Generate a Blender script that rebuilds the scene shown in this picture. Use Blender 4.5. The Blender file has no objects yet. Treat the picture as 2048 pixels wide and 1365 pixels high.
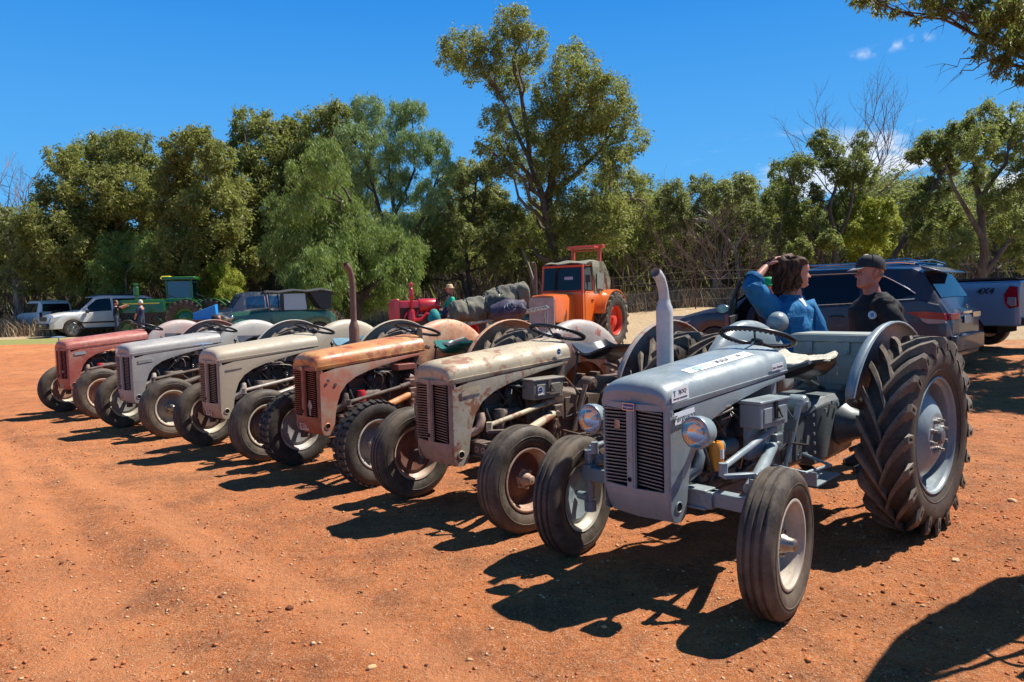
import bpy, bmesh, math, random
import numpy as np
from mathutils import Vector, Matrix, Euler
R = math.radians
scene = bpy.context.scene

# ------------------------------------------------------------------ camera
cam_d = bpy.data.cameras.new('camera'); cam = bpy.data.objects.new('camera', cam_d)
scene.collection.objects.link(cam); scene.camera = cam
cam_d.sensor_width = 36; cam_d.lens = 25.93; cam_d.clip_end = 3000; cam_d.clip_start = .05
cam.matrix_world = Matrix.Translation((0, 0, 1.531)) @ Matrix.Rotation(R(90-3.251), 4, 'X') @ Matrix.Rotation(-.02567, 4, 'Z')
scene.render.resolution_x = 1024; scene.render.resolution_y = 682
# ------------------------------------------------------------------ sky, sun
SUN_EL, SUN_AZ = R(57), R(23)          # azimuth measured from +X towards +Y
world = bpy.data.worlds.new('World'); scene.world = world; world.use_nodes = True
wn = world.node_tree; wn.nodes.clear()
def wnode(t, **k):
    n = wn.nodes.new(t)
    for a, v in k.items(): setattr(n, a, v)
    return n
sky = wnode('ShaderNodeTexSky', sky_type='NISHITA', sun_disc=False, sun_elevation=SUN_EL,
            sun_rotation=math.pi/2-SUN_AZ, altitude=300, air_density=1.0, dust_density=.15, ozone_density=3.0)
hsv = wnode('ShaderNodeHueSaturation'); hsv.inputs['Saturation'].default_value = 1.32; hsv.inputs['Value'].default_value = 1.0
wn.links.new(sky.outputs[0], hsv.inputs['Color'])
geo = wnode('ShaderNodeTexCoord')
sep = wnode('ShaderNodeSeparateXYZ'); wn.links.new(geo.outputs['Generated'], sep.inputs[0])
# thin fair-weather clouds low over the horizon and one faint wisp band
mp = wnode('ShaderNodeMapping'); mp.inputs['Scale'].default_value = (5, 5, 16); mp.inputs['Location'].default_value = (.6, .2, .0)
wn.links.new(geo.outputs['Generated'], mp.inputs[0])
nz = wnode('ShaderNodeTexNoise'); nz.inputs['Scale'].default_value = 1.4; nz.inputs['Detail'].default_value = 7; nz.inputs['Roughness'].default_value = .6
wn.links.new(mp.outputs[0], nz.inputs['Vector'])
cr = wnode('ShaderNodeValToRGB'); cr.color_ramp.elements[0].position = .50; cr.color_ramp.elements[1].position = .60
wn.links.new(nz.outputs['Fac'], cr.inputs[0])
def wramp(src, pts):
    n = wnode('ShaderNodeValToRGB'); e = n.color_ramp.elements
    while len(e) < len(pts): e.new(.5)
    for q, (p, v) in zip(e, pts): q.position = p; q.color = (v, v, v, 1)
    wn.links.new(src, n.inputs[0]); return n.outputs[0]
def wmath(op, a, b):
    n = wnode('ShaderNodeMath', operation=op)
    for i, v in enumerate((a, b)):
        if isinstance(v, (int, float)): n.inputs[i].default_value = v
        else: wn.links.new(v, n.inputs[i])
    return n.outputs[0]
low = wramp(sep.outputs['Z'], [(0, 1), (.12, 1), (.17, .9), (.20, 0)])
# the bank stands to the right (east) of the view: direction x/|xy|
east = wramp(sep.outputs['X'], [(.22, 0), (.34, .75), (.48, 1), (1, 1)])
bank = wmath('MULTIPLY', wmath('MULTIPLY', cr.outputs[0], low), east)
# wisp: small region round one direction
vm = wnode('ShaderNodeVectorMath', operation='DISTANCE'); vm.inputs[1].default_value = (.4384, .8557, .2749)
mp2 = wnode('ShaderNodeMapping'); mp2.inputs['Scale'].default_value = (1, 1, 1)
wn.links.new(geo.outputs['Generated'], vm.inputs[0])
wz = wmath('ABSOLUTE', wmath('SUBTRACT', wmath('SUBTRACT', sep.outputs['Z'], .2749), wmath('MULTIPLY', wmath('SUBTRACT', sep.outputs['X'], .4384), .12)), 0)
wz = wramp(wz, [(0, 1), (.002, .8), (.006, 0)])
wr = wramp(vm.outputs['Value'], [(0, 1), (.034, 1), (.046, 0)])
nz2 = wnode('ShaderNodeTexNoise'); nz2.inputs['Scale'].default_value = 55; nz2.inputs['Detail'].default_value = 4
wn.links.new(geo.outputs['Generated'], nz2.inputs['Vector'])
wisp = wmath('MULTIPLY', wmath('MULTIPLY', wz, wr), wramp(nz2.outputs['Fac'], [(.46, 0), (.66, .5)]))
cl = wmath('MAXIMUM', bank, wisp)
grad = wnode('ShaderNodeValToRGB'); ge = grad.color_ramp.elements; ge.new(.3); ge.new(.6); ge.new(.8)
for q, (p_, c_) in zip(ge, [(0, (2.1, 6.2, 10.6)), (.12, (1.3, 5.1, 10.3)), (.36, (.38, 3.1, 8.8)), (.62, (.22, 1.5, 4.4)), (1, (.12, .75, 2.3))]): q.position = p_; q.color = (*c_, 1)
wn.links.new(sep.outputs['Z'], grad.inputs[0])
blend = wnode('ShaderNodeMix', data_type='RGBA'); blend.inputs[0].default_value = .94
wn.links.new(hsv.outputs[0], blend.inputs[6]); wn.links.new(grad.outputs[0], blend.inputs[7])
mix = wnode('ShaderNodeMix', data_type='RGBA'); wn.links.new(cl, mix.inputs[0])
wn.links.new(blend.outputs[2], mix.inputs[6]); mix.inputs[7].default_value = (9.5, 10.2, 11.2, 1)
bg = wnode('ShaderNodeBackground'); bg.inputs['Strength'].default_value = .055
wn.links.new(mix.outputs[2], bg.inputs[0])
wo = wnode('ShaderNodeOutputWorld'); wn.links.new(bg.outputs[0], wo.inputs[0])
sun_d = bpy.data.lights.new('sun', 'SUN'); sun_d.energy = 5.0; sun_d.angle = R(.53); sun_d.color = (1, .955, .88)
sun = bpy.data.objects.new('sun', sun_d); scene.collection.objects.link(sun)
sdir = Vector((math.cos(SUN_EL)*math.cos(SUN_AZ), math.cos(SUN_EL)*math.sin(SUN_AZ), math.sin(SUN_EL)))
sun.rotation_euler = sdir.to_track_quat('Z', 'Y').to_euler(); sun.location = (20, 10, 30)
scene.view_settings.view_transform = 'Standard'; scene.view_settings.look = 'None'
scene.view_settings.exposure = .80; scene.view_settings.gamma = 1; scene.view_settings.use_curve_mapping = False

# ------------------------------------------------------------------ helpers
random.seed(7); rng = np.random.default_rng(7)
COL = scene.collection

class MB:
    """collects shapes, builds them as one mesh object"""
    def __init__(s): s.v = []; s.f = []; s.m = []; s.M = None; s.k = 0
    def add(s, vs, fs):
        o = len(s.v)
        if s.M is not None: vs = [tuple(s.M @ Vector(p)) for p in vs]
        s.v += [tuple(p) for p in vs]; s.f += [tuple(i+o for i in f) for f in fs]; s.m += [s.k]*len(fs)
        return s
    def box(s, c, d, rot=None, taper=1.0):
        x, y, z = d[0]/2, d[1]/2, d[2]/2
        vs = [Vector((sx*x*(taper if sz > 0 else 1), sy*y*(taper if sz > 0 else 1), sz*z)) for sz in (-1, 1) for sy in (-1, 1) for sx in (-1, 1)]
        if rot is not None:
            Rm = rot if isinstance(rot, Matrix) else Euler(rot).to_matrix()
            vs = [Rm @ q for q in vs]
        vs = [q+Vector(c) for q in vs]
        return s.add(vs, [(0, 2, 3, 1), (4, 5, 7, 6), (0, 1, 5, 4), (2, 6, 7, 3), (0, 4, 6, 2), (1, 3, 7, 5)])
    def tube(s, pts, r, n=8, caps=True):
        pts = [Vector(p) for p in pts]; k = len(pts)
        rs = r if isinstance(r, (list, tuple)) else [r]*k
        up = Vector((0, 0, 1)); prev = None; vs = []; fs = []
        for i, p in enumerate(pts):
            t = (pts[min(i+1, k-1)]-pts[max(i-1, 0)]).normalized()
            if prev is None:
                a = t.cross(up)
                if a.length < .05: a = t.cross(Vector((1, 0, 0)))
                a.normalize()
            else:
                a = prev - t*prev.dot(t)
                if a.length < 1e-4: a = t.orthogonal()
                a.normalize()
            prev = a; b = t.cross(a)
            for j in range(n):
                g = 2*math.pi*j/n; vs.append(p+(a*math.cos(g)+b*math.sin(g))*rs[i])
        for i in range(k-1):
            for j in range(n):
                fs.append((i*n+j, i*n+(j+1) % n, (i+1)*n+(j+1) % n, (i+1)*n+j))
        if caps: fs.append(tuple(range(n))[::-1]); fs.append(tuple((k-1)*n+j for j in range(n)))
        return s.add(vs, fs)
    def lathe(s, prof, c=(0, 0, 0), axis='Y', n=32, closed=False, caps=False):
        """prof: (radius, height along axis)"""
        vs = []; fs = []; k = len(prof)
        for r, h in prof:
            for j in range(n):
                g = 2*math.pi*j/n; a, b = r*math.cos(g), r*math.sin(g)
                q = {'Y': (a, h, b), 'Z': (a, b, h), 'X': (h, a, b)}[axis]
                vs.append((q[0]+c[0], q[1]+c[1], q[2]+c[2]))
        for i in range(k if closed else k-1):
            i2 = (i+1) % k
            for j in range(n): fs.append((i*n+j, i*n+(j+1) % n, i2*n+(j+1) % n, i2*n+j))
        if caps and not closed:
            if prof[0][0] > 1e-4: fs.append(tuple(range(n))[::-1])
            if prof[-1][0] > 1e-4: fs.append(tuple((k-1)*n+j for j in range(n)))
        return s.add(vs, fs)
    def loft(s, rings, closed=True, caps=True):
        n = len(rings[0]); vs = [p for r_ in rings for p in r_]; fs = []
        for i in range(len(rings)-1):
            for j in range(n if closed else n-1): fs.append((i*n+j, i*n+(j+1) % n, (i+1)*n+(j+1) % n, (i+1)*n+j))
        if caps and closed: fs.append(tuple(range(n))[::-1]); fs.append(tuple((len(rings)-1)*n+j for j in range(n)))
        return s.add(vs, fs)
    def prism(s, poly, y0, y1, plane='XZ'):
        f = {'XZ': lambda a, b, c: (a, c, b), 'YZ': lambda a, b, c: (c, a, b), 'XY': lambda a, b, c: (a, b, c)}[plane]
        n = len(poly); vs = [f(a, b, y0) for a, b in poly]+[f(a, b, y1) for a, b in poly]
        fs = [tuple(range(n)), tuple(range(n, 2*n))[::-1]]+[(i, i+n, (i+1) % n+n, (i+1) % n) for i in range(n)]
        return s.add(vs, fs)
    def torus(s, c, R_, r, rot=None, n=32, m=8, arc=2*math.pi):
        k = n if arc > 6.28 else n+1
        vs = []; fs = []; Rm = Euler(rot).to_matrix() if rot is not None else Matrix.Identity(3)
        for i in range(k):
            a = arc*i/n
            for j in range(m):
                b = 2*math.pi*j/m; q = Vector(((R_+r*math.cos(b))*math.cos(a), (R_+r*math.cos(b))*math.sin(a), r*math.sin(b)))
                vs.append(Rm @ q+Vector(c))
        for i in range(n):
            i2 = (i+1) % k
            for j in range(m): fs.append((i*m+j, i2*m+j, i2*m+(j+1) % m, i*m+(j+1) % m))
        return s.add(vs, fs)
    def mesh(s, name, mats, smooth=35):
        me = bpy.data.meshes.new(name); me.from_pydata(s.v, [], s.f); me.validate(clean_customdata=False)
        bm = bmesh.new(); bm.from_mesh(me); bmesh.ops.recalc_face_normals(bm, faces=bm.faces); bm.to_mesh(me); bm.free()
        mats = mats if isinstance(mats, (list, tuple)) else [mats]
        for m in mats: me.materials.append(m)
        if len(mats) > 1 and len(me.polygons) == len(s.m): me.polygons.foreach_set('material_index', s.m)
        if smooth:
            me.polygons.foreach_set('use_smooth', [True]*len(me.polygons)); me.set_sharp_from_angle(angle=R(smooth))
        me.update(); return me
    def build(s, name, mats, parent=None, smooth=35, bevel=0, **k):
        o = obj(name, s.mesh(name, mats, smooth), parent, **k)
        if bevel:
            b = o.modifiers.new('bevel', 'BEVEL'); b.width = bevel; b.segments = 2; b.limit_method = 'ANGLE'; b.angle_limit = R(40)
            b.harden_normals = False
        return o

def obj(name, me, parent=None, loc=(0, 0, 0), rot=(0, 0, 0), scale=(1, 1, 1), label=None):
    o = bpy.data.objects.new(name, me); COL.objects.link(o)
    o.location = loc; o.rotation_euler = rot; o.scale = scale
    if parent is not None: o.parent = parent
    if label: o['label'] = label
    return o
def thing(name, label, cat, loc=(0, 0, 0), rz=0, group=None):
    o = bpy.data.objects.new(name, None); COL.objects.link(o); o.location = loc; o.rotation_euler = (0, 0, rz)
    o.empty_display_size = .2; o['label'] = label; o['category'] = cat
    if group: o['group'] = group
    return o
def tag(o, label, cat, group=None, kind=None):
    if label: o['label'] = label
    if cat: o['category'] = cat
    if group: o['group'] = group
    if kind: o['kind'] = kind
    return o
CACHE = {}
def cached(key, fn):
    if key not in CACHE: CACHE[key] = fn()
    return CACHE[key]
def text_mesh(s, size, mat, extrude=.0006, shear=0, depth_key=''):
    """a word as a thin mesh lying in its local XY plane, centred"""
    def mk():
        c = bpy.data.curves.new('lettering', 'FONT'); c.body = s; c.size = size; c.extrude = extrude; c.shear = shear
        c.align_x = 'CENTER'; c.align_y = 'CENTER'; c.resolution_u = 3
        if 'B' in depth_key: c.offset = size*.02
        o = bpy.data.objects.new('lettering', c); COL.objects.link(o)
        dg = bpy.context.evaluated_depsgraph_get(); me = bpy.data.meshes.new_from_object(o.evaluated_get(dg))
        bpy.data.objects.remove(o); me.materials.clear(); me.materials.append(mat); return me
    return cached(('t', s, size, mat.name, shear, depth_key), mk)
def frame_mat(origin, xdir, ydir):
    x = Vector(xdir).normalized(); y = Vector(ydir); y = (y-x*y.dot(x)).normalized(); z = x.cross(y)
    m = Matrix((x, y, z)).transposed().to_4x4(); m.translation = Vector(origin); return m
def put(o, m): o.matrix_local = m; return o

# value noise for geometry
def vnoise(x, y, seed=0):
    xi = np.floor(x).astype(np.int64); yi = np.floor(y).astype(np.int64); xf = x-xi; yf = y-yi
    def h(a, b):
        n = (a*374761393+b*668265263+seed*974634777) & 0xffffffff
        n = ((n ^ (n >> 13))*1274126177) & 0xffffffff
        return ((n ^ (n >> 16)) & 0xffff)/65535.
    u = xf*xf*(3-2*xf); v = yf*yf*(3-2*yf)
    return (h(xi, yi)*(1-u)+h(xi+1, yi)*u)*(1-v)+(h(xi, yi+1)*(1-u)+h(xi+1, yi+1)*u)*v
def fbm(x, y, o=4, seed=0):
    s = 0; a = .5
    for i in range(o): s = s+a*(vnoise(x*2**i, y*2**i, seed+i*17)-.5); a *= .5
    return s
def sstep(a, b, x): t = np.clip((x-a)/(b-a), 0, 1); return t*t*(3-2*t)
def gz(x, y):
    x = np.asarray(x, float); y = np.asarray(y, float)
    k = .012+.020*sstep(-10, 3, x)
    z = k*np.clip(y-20, 0, 45)
    z = z+.25*sstep(5, 9.5, x)*sstep(9, 14, y)*(1-sstep(20, 30, y)*.0)
    return z
def GZ(x, y): return float(gz(x, y))

# ------------------------------------------------------------------ materials
def mat(name, col, rough=.5, metal=0, spec=.5, coat=0, emit=None):
    m = bpy.data.materials.new(name); m.use_nodes = True; b = m.node_tree.nodes['Principled BSDF']
    b.inputs['Base Color'].default_value = (*col, 1); b.inputs['Roughness'].default_value = rough
    b.inputs['Metallic'].default_value = metal; b.inputs['Specular IOR Level'].default_value = spec
    b.inputs['Coat Weight'].default_value = coat; b.inputs['Coat Roughness'].default_value = .05
    return m
class NT:
    def __init__(s, m): s.t = m.node_tree; s.b = s.t.nodes['Principled BSDF']; s.co = s.n('ShaderNodeTexCoord').outputs['Object']
    def n(s, t, **k):
        q = s.t.nodes.new(t)
        for a, v in k.items(): setattr(q, a, v)
        return q
    def l(s, a, b): s.t.links.new(a, b)
    def noise(s, scale, detail=5, rough=.6, vec=None, sc=(1, 1, 1), out='Fac', dist=0):
        q = s.n('ShaderNodeTexNoise'); q.inputs['Scale'].default_value = scale; q.inputs['Detail'].default_value = detail
        q.inputs['Roughness'].default_value = rough; q.inputs['Distortion'].default_value = dist
        v = vec or s.co
        if sc != (1, 1, 1):
            mp_ = s.n('ShaderNodeMapping'); mp_.inputs['Scale'].default_value = sc; s.l(v, mp_.inputs[0]); v = mp_.outputs[0]
        s.l(v, q.inputs['Vector']); return q.outputs[out]
    def ramp(s, src, pts):
        q = s.n('ShaderNodeValToRGB'); e = q.color_ramp.elements
        while len(e) < len(pts): e.new(.5)
        for a, (p, c) in zip(e, pts): a.position = p; a.color = (c, c, c, 1) if isinstance(c, (int, float)) else (*c, 1)
        s.l(src, q.inputs[0]); return q.outputs[0]
    def mix(s, f, a, b, mode='MIX'):
        q = s.n('ShaderNodeMix', data_type='RGBA', blend_type=mode)
        for i, v in ((0, f), (6, a), (7, b)):
            if isinstance(v, (int, float)): q.inputs[i].default_value = v
            elif isinstance(v, tuple): q.inputs[i].default_value = (*v, 1)
            else: s.l(v, q.inputs[i])
        return q.outputs[2]
    def math(s, op, a, b=0.):
        q = s.n('ShaderNodeMath', operation=op)
        for i, v in enumerate((a, b)):
            if isinstance(v, (int, float)): q.inputs[i].default_value = v
            else: s.l(v, q.inputs[i])
        return q.outputs[0]
    def bump(s, h, strength=.3, dist=.01):
        q = s.n('ShaderNodeBump'); q.inputs['Strength'].default_value = strength; q.inputs['Distance'].default_value = dist
        s.l(h, q.inputs['Height']); s.l(q.outputs[0], s.b.inputs['Normal'])
    def col(s, c): s.l(c, s.b.inputs['Base Color'])
    def rgh(s, c): s.l(c, s.b.inputs['Roughness'])
def worn(name, base, second=None, rust=(.16, .05, .02), amt=.5, rough=.5, dust=(.40, .24, .15), dusta=.15, scale=5, cover=.5, spec=.5, metal=0):
    """old paint: two tones of base, rust blotches, dust film"""
    m = mat(name, base, rough, metal, spec); t = NT(m); second = second or tuple(c*.75 for c in base)
    n1 = t.noise(scale, 6, .65); c = t.mix(t.ramp(n1, [(.5-.12*cover-.05, 0), (.5+.14-.1*cover, 1)]), base, second)
    n3 = t.noise(scale*9, 4, .7); c = t.mix(t.math('MULTIPLY', t.ramp(n3, [(.35, 0), (.75, 1)]), .35), c, tuple(q*.62 for q in base))
    if amt > 0:
        n2 = t.noise(scale*1.7, 9, .72, dist=.4); lo = .68-.22*amt
        rf = t.ramp(n2, [(lo, 0), (lo+.07, 1)]); c = t.mix(rf, c, t.mix(t.noise(scale*6, 3), rust, tuple(q*1.45 for q in rust)))
    if amt > .45:
        n5 = t.noise(scale*7, 8, .8, dist=.3); c = t.mix(t.math('MULTIPLY', t.ramp(n5, [(.56, 0), (.64, 1)]), .75), c, tuple(q*1.3 for q in rust))
    if dusta > 0:
        c = t.mix(t.math('MULTIPLY', t.ramp(t.noise(scale*.8, 5), [(.3, 0), (.7, 1)]), dusta), c, dust)
    t.col(c); t.rgh(t.ramp(t.noise(scale*2, 4), [(.3, max(rough-.12, .05)), (.7, min(rough+.2, 1))]))
    t.bump(t.noise(scale*14, 4), .12, .004)
    return m
def noisy(name, a, b, scale=8, rough=.7, bump=.3, bd=.01, spec=.4, lo=.35, hi=.65, metal=0, sc=(1, 1, 1), detail=6):
    m = mat(name, a, rough, metal, spec); t = NT(m); n = t.noise(scale, detail, .65, sc=sc)
    t.col(t.mix(t.ramp(n, [(lo, 0), (hi, 1)]), a, b))
    if bump: t.bump(t.noise(scale*3, 4, sc=sc), bump, bd)
    return m
# ------------------------------------------------------------------ ground
def ground_material():
    m = mat('red_earth', (.42, .16, .07), .95, 0, .1); t = NT(m)
    pos = t.n('ShaderNodeNewGeometry').outputs['Position']
    big = t.noise(.35, 4, .6, pos); mid = t.noise(2.2, 6, .65, pos); fine = t.noise(26, 6, .75, pos); grit = t.noise(120, 3, .8, pos)
    red = t.mix(t.ramp(big, [(.35, 0), (.65, 1)]), (.53, .152, .045), (.62, .220, .075))
    red = t.mix(t.math('MULTIPLY', t.ramp(mid, [(.45, 0), (.66, 1)]), .75), red, (.23, .080, .036))
    red = t.mix(t.math('MULTIPLY', t.ramp(t.noise(9, 7, .75, pos, dist=.6), [(.52, 0), (.66, 1)]), .6), red, (.30, .12, .055))
    red = t.mix(t.math('MULTIPLY', t.ramp(fine, [(.5, 0), (.72, 1)]), .6), red, (.66, .35, .19))
    red = t.mix(t.math('MULTIPLY', t.ramp(grit, [(.55, 0), (.62, 1)]), .6), red, (.80, .54, .33))
    red = t.mix(t.math('MULTIPLY', t.ramp(t.noise(55, 4, .8, pos), [(.36, 1), (.45, 0)]), .75), red, (.17, .050, .022))
    streak = t.noise(3.0, 6, .7, pos, sc=(.25, 3.2, 1)); red = t.mix(t.math('MULTIPLY', t.ramp(streak, [(.5, 0), (.64, 1)]), .28), red, (.28, .10, .045))
    # straw litter patches
    lit = t.math('MULTIPLY', t.ramp(t.noise(.8, 5, .7, pos), [(.56, 0), (.70, 1)]), t.ramp(t.noise(60, 3, .8, pos), [(.45, 0), (.62, 1)]))
    red = t.mix(t.math('MULTIPLY', lit, .55), red, (.40, .30, .19))
    tan = t.mix(t.ramp(t.noise(6, 6, .7, pos), [(.35, 0), (.65, 1)]), (.50, .37, .23), (.34, .23, .13))
    tan = t.mix(t.math('MULTIPLY', t.ramp(t.noise(60, 3, .7, pos), [(.5, 0), (.7, 1)]), .5), tan, (.62, .50, .33))
    grn = t.mix(t.ramp(t.noise(9, 5, .7, pos), [(.35, 0), (.65, 1)]), (.20, .24, .06), (.34, .28, .12))
    a = t.n('ShaderNodeVertexColor', layer_name='zone'); sp = t.n('ShaderNodeSeparateColor'); t.l(a.outputs[0], sp.inputs[0])
    e = t.math('ADD', sp.outputs[0], t.math('MULTIPLY', t.math('SUBTRACT', t.noise(1.6, 6, .7, pos), .5), .7))
    c = t.mix(t.ramp(e, [(.45, 0), (.60, 1)]), red, tan)
    e2 = t.math('ADD', sp.outputs[1], t.math('MULTIPLY', t.math('SUBTRACT', t.noise(2.5, 5, .7, pos), .5), .8))
    c = t.mix(t.ramp(e2, [(.45, 0), (.65, 1)]), c, grn)
    trk = t.math('MULTIPLY', sp.outputs[2], t.ramp(t.noise(1.7, 5, .7, pos), [(.3, .3), (.6, 1)]))
    c = t.mix(t.math('MULTIPLY', trk, .75), c, (.68, .27, .115))
    t.col(c)
    h = t.math('ADD', t.math('MULTIPLY', fine, .5), t.math('ADD', t.math('MULTIPLY', grit, .25), t.math('MULTIPLY', mid, 1.2)))
    t.bump(h, 1.0, .07)
    return m
MG = ground_material()
def grid_obj(name, xs, ys, zf, m):
    X, Y = np.meshgrid(xs, ys); Z = zf(X, Y); nx, ny = len(xs), len(ys)
    v = np.stack([X.ravel(), Y.ravel(), Z.ravel()], 1)
    i = np.arange((nx-1)*(ny-1)); r = i//(nx-1); c = i % (nx-1); a = r*nx+c
    f = np.stack([a, a+1, a+1+nx, a+nx], 1)
    me = bpy.data.meshes.new(name); me.vertices.add(len(v)); me.vertices.foreach_set('co', v.ravel())
    me.loops.add(f.size); me.loops.foreach_set('vertex_index', f.ravel())
    me.polygons.add(len(f)); me.polygons.foreach_set('loop_start', np.arange(len(f))*4); me.polygons.foreach_set('loop_total', np.full(len(f), 4))
    me.update(calc_edges=True); me.polygons.foreach_set('use_smooth', [True]*len(f)); me.materials.append(m)
    return obj(name, me), v
def zone(x, y):
    # tan grass begins beyond a line that recedes to the left
    line = 17.5+np.clip(-(x-4), 0, 30)*.62
    tan = sstep(-1.2, 1.2, y-line)*.9
    tan = np.maximum(tan, sstep(7.5, 10, x)*sstep(6, 11, y)*.52)
    g = sstep(-16, -18.5, x)*sstep(30.5, 32, y)*(1-sstep(35.2, 36.5, y))
    return tan, g
def track_(x, y):
    v = 0*x
    for x0, s_, w_ in ((-1.95, -.83, .22), (-3.2, -.83, .24), (-.55, -1.05, .15)):
        q = (x-(x0+(y-3.3)*s_)+.12*np.sin(y*.7))*.77; v = np.maximum(v, np.exp(-(q/w_)**4))
    return v*(1-sstep(8, 14, y))
def near_z(x, y):
    z = gz(x, y)
    d = 1/(1+((y-5)/9)**2)
    z = z+.030*fbm(x*.9, y*.9, 3, 5)+.030*fbm(x*5, y*5, 4, 11)*d+.018*fbm(x*15, y*15, 3, 23)*d*1.4
    # shallow wheel ruts crossing the open dirt on the left
    for x0, s_ in ((-1.55, -.83), (-2.95, -.83)):
        q = (x-(x0+(y-3.3)*s_))*.77; z = z-.022*np.exp(-(q/.12)**2)*sstep(1.5, 2.5, y)+.010*np.exp(-((np.abs(q)-.2)/.06)**2)
    return z
xs = np.unique(np.concatenate([np.linspace(-260, -30, 30), np.linspace(-30, -9, 50), np.linspace(-9, -5, 80), np.linspace(-5, 5, 310), np.linspace(5, 9, 80), np.linspace(9, 30, 60), np.linspace(30, 260, 30)]))
ys = np.unique(np.concatenate([np.linspace(-30, .5, 14), np.linspace(.5, 2, 40), np.linspace(2, 8, 230), np.linspace(8, 16, 160), np.linspace(16, 45, 110), np.linspace(45, 700, 40)]))
def all_z(x, y):
    return near_z(x, y)
ground, gv = grid_obj('ground', xs, ys, all_z, MG); tag(ground, 'red earth ground with dry grass beyond', None, kind='structure')
ta, gr_ = zone(gv[:, 0], gv[:, 1])
ca = ground.data.color_attributes.new('zone', 'FLOAT_COLOR', 'POINT')
ca.data.foreach_set('color', np.stack([ta, gr_, track_(gv[:, 0], gv[:, 1]), np.ones_like(ta)], 1).astype(np.float32).ravel())
def ZG(x, y): return float(near_z(np.array(float(x)), np.array(float(y))))

def soup(name, verts, faces, mats, mi=None, smooth=False):
    """numpy mesh from arrays (N,3), (M,k)"""
    k = faces.shape[1]; me = bpy.data.meshes.new(name); me.vertices.add(len(verts)); me.vertices.foreach_set('co', verts.astype(np.float32).ravel())
    me.loops.add(faces.size); me.loops.foreach_set('vertex_index', faces.astype(np.int32).ravel())
    me.polygons.add(len(faces)); me.polygons.foreach_set('loop_start', np.arange(len(faces), dtype=np.int32)*k); me.polygons.foreach_set('loop_total', np.full(len(faces), k, np.int32))
    for m in (mats if isinstance(mats, (list, tuple)) else [mats]): me.materials.append(m)
    if mi is not None: me.polygons.foreach_set('material_index', mi.astype(np.int32))
    if smooth: me.polygons.foreach_set('use_smooth', np.ones(len(faces), bool))
    me.update(calc_edges=True); return me

# pebbles and grit: tiny low-poly stones
def stones(n, x0, x1, y0, y1, smin, smax, colm, name, label, pw=3):
    x = rng.uniform(x0, x1, n); y = y0+(y1-y0)*rng.uniform(0, 1, n)**1.5
    keep = (fbm(x*.9, y*.9, 3, 77)+rng.uniform(-.12, .25, n)) > -.02; x = x[keep]; y = y[keep]; n = len(x)
    s = smin+(smax-smin)*rng.uniform(0, 1, n)**pw
    base = np.array([[1, 0, 0], [-1, 0, 0], [0, 1, 0], [0, -1, 0], [0, 0, 1], [0, 0, -1]], float)
    tri = np.array([[0, 2, 4], [2, 1, 4], [1, 3, 4], [3, 0, 4], [2, 0, 5], [1, 2, 5], [3, 1, 5], [0, 3, 5]])
    v = base[None]*(1+rng.uniform(-.3, .3, (n, 6, 1)))*s[:, None, None]*np.stack([rng.uniform(.7, 1.4, n), rng.uniform(.6, 1, n), rng.uniform(.4, .7, n)], 1)[:, None]
    a = rng.uniform(0, 6.28, n); c, sn = np.cos(a)[:, None], np.sin(a)[:, None]
    vx = v[..., 0]*c-v[..., 1]*sn; vy = v[..., 0]*sn+v[..., 1]*c; v = np.stack([vx, vy, v[..., 2]], -1)
    v += np.stack([x, y, near_z(x, y)+s*.25], 1)[:, None]
    f = (tri[None]+(np.arange(n)*6)[:, None, None]).reshape(-1, 3)
    mi = np.repeat(rng.integers(0, len(colm), n), 8)
    o = obj(name, soup(name, v.reshape(-1, 3), f, colm, mi)); return tag(o, label, None, kind='stuff')
st_m = [mat('pale_stone', (.56, .36, .20), .9, 0, .2), mat('red_clod', (.46, .15, .06), .95, 0, .1), mat('ochre_stone', (.55, .32, .16), .9, 0, .2), mat('dark_clod', (.15, .055, .03), .95, 0, .1)]
stones(34000, -7, 7, 1.6, 13, .003, .016, [st_m[1], st_m[2], st_m[1], st_m[3], st_m[1], st_m[1], st_m[0]], 'grit', 'scattered grit and clods over the red earth')
for i, (x, y, s_, k, lab) in enumerate([(1.13, 2.76, .022, 0, 'tan stone with a dark lee side lying before the grey tractor front wheel'), (1.16, 2.66, .012, 1, 'small red clod just below the tan stone'), (.93, 2.55, .016, 0, 'pale stone nearest the bottom edge of the picture'),
        (2.45, 4.05, .020, 0, 'pale stone beside the shadow edge at far right'), (-.62, 3.0, .016, 2, 'flat ochre stone in the middle of the open dirt'), (-1.15, 3.62, .018, 3, 'dark clod in the open dirt left of centre'), (3.55, 5.2, .025, 0, 'pale curled chip on the dirt behind the big rear wheel')]):
    bm = bmesh.new(); bmesh.ops.create_icosphere(bm, subdivisions=2, radius=s_)
    rnd = random.Random(i)
    for v in bm.verts: v.co *= 1+rnd.uniform(-.16, .16); v.co.z *= .6; v.co.x *= 1.35
    me = bpy.data.meshes.new('stone'); bm.to_mesh(me); bm.free(); me.materials.append(st_m[k])
    tag(obj('stone', me, loc=(x, y, ZG(x, y)+s_*.25), rot=(0, 0, rnd.uniform(0, 6))), lab, 'stone')

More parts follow.
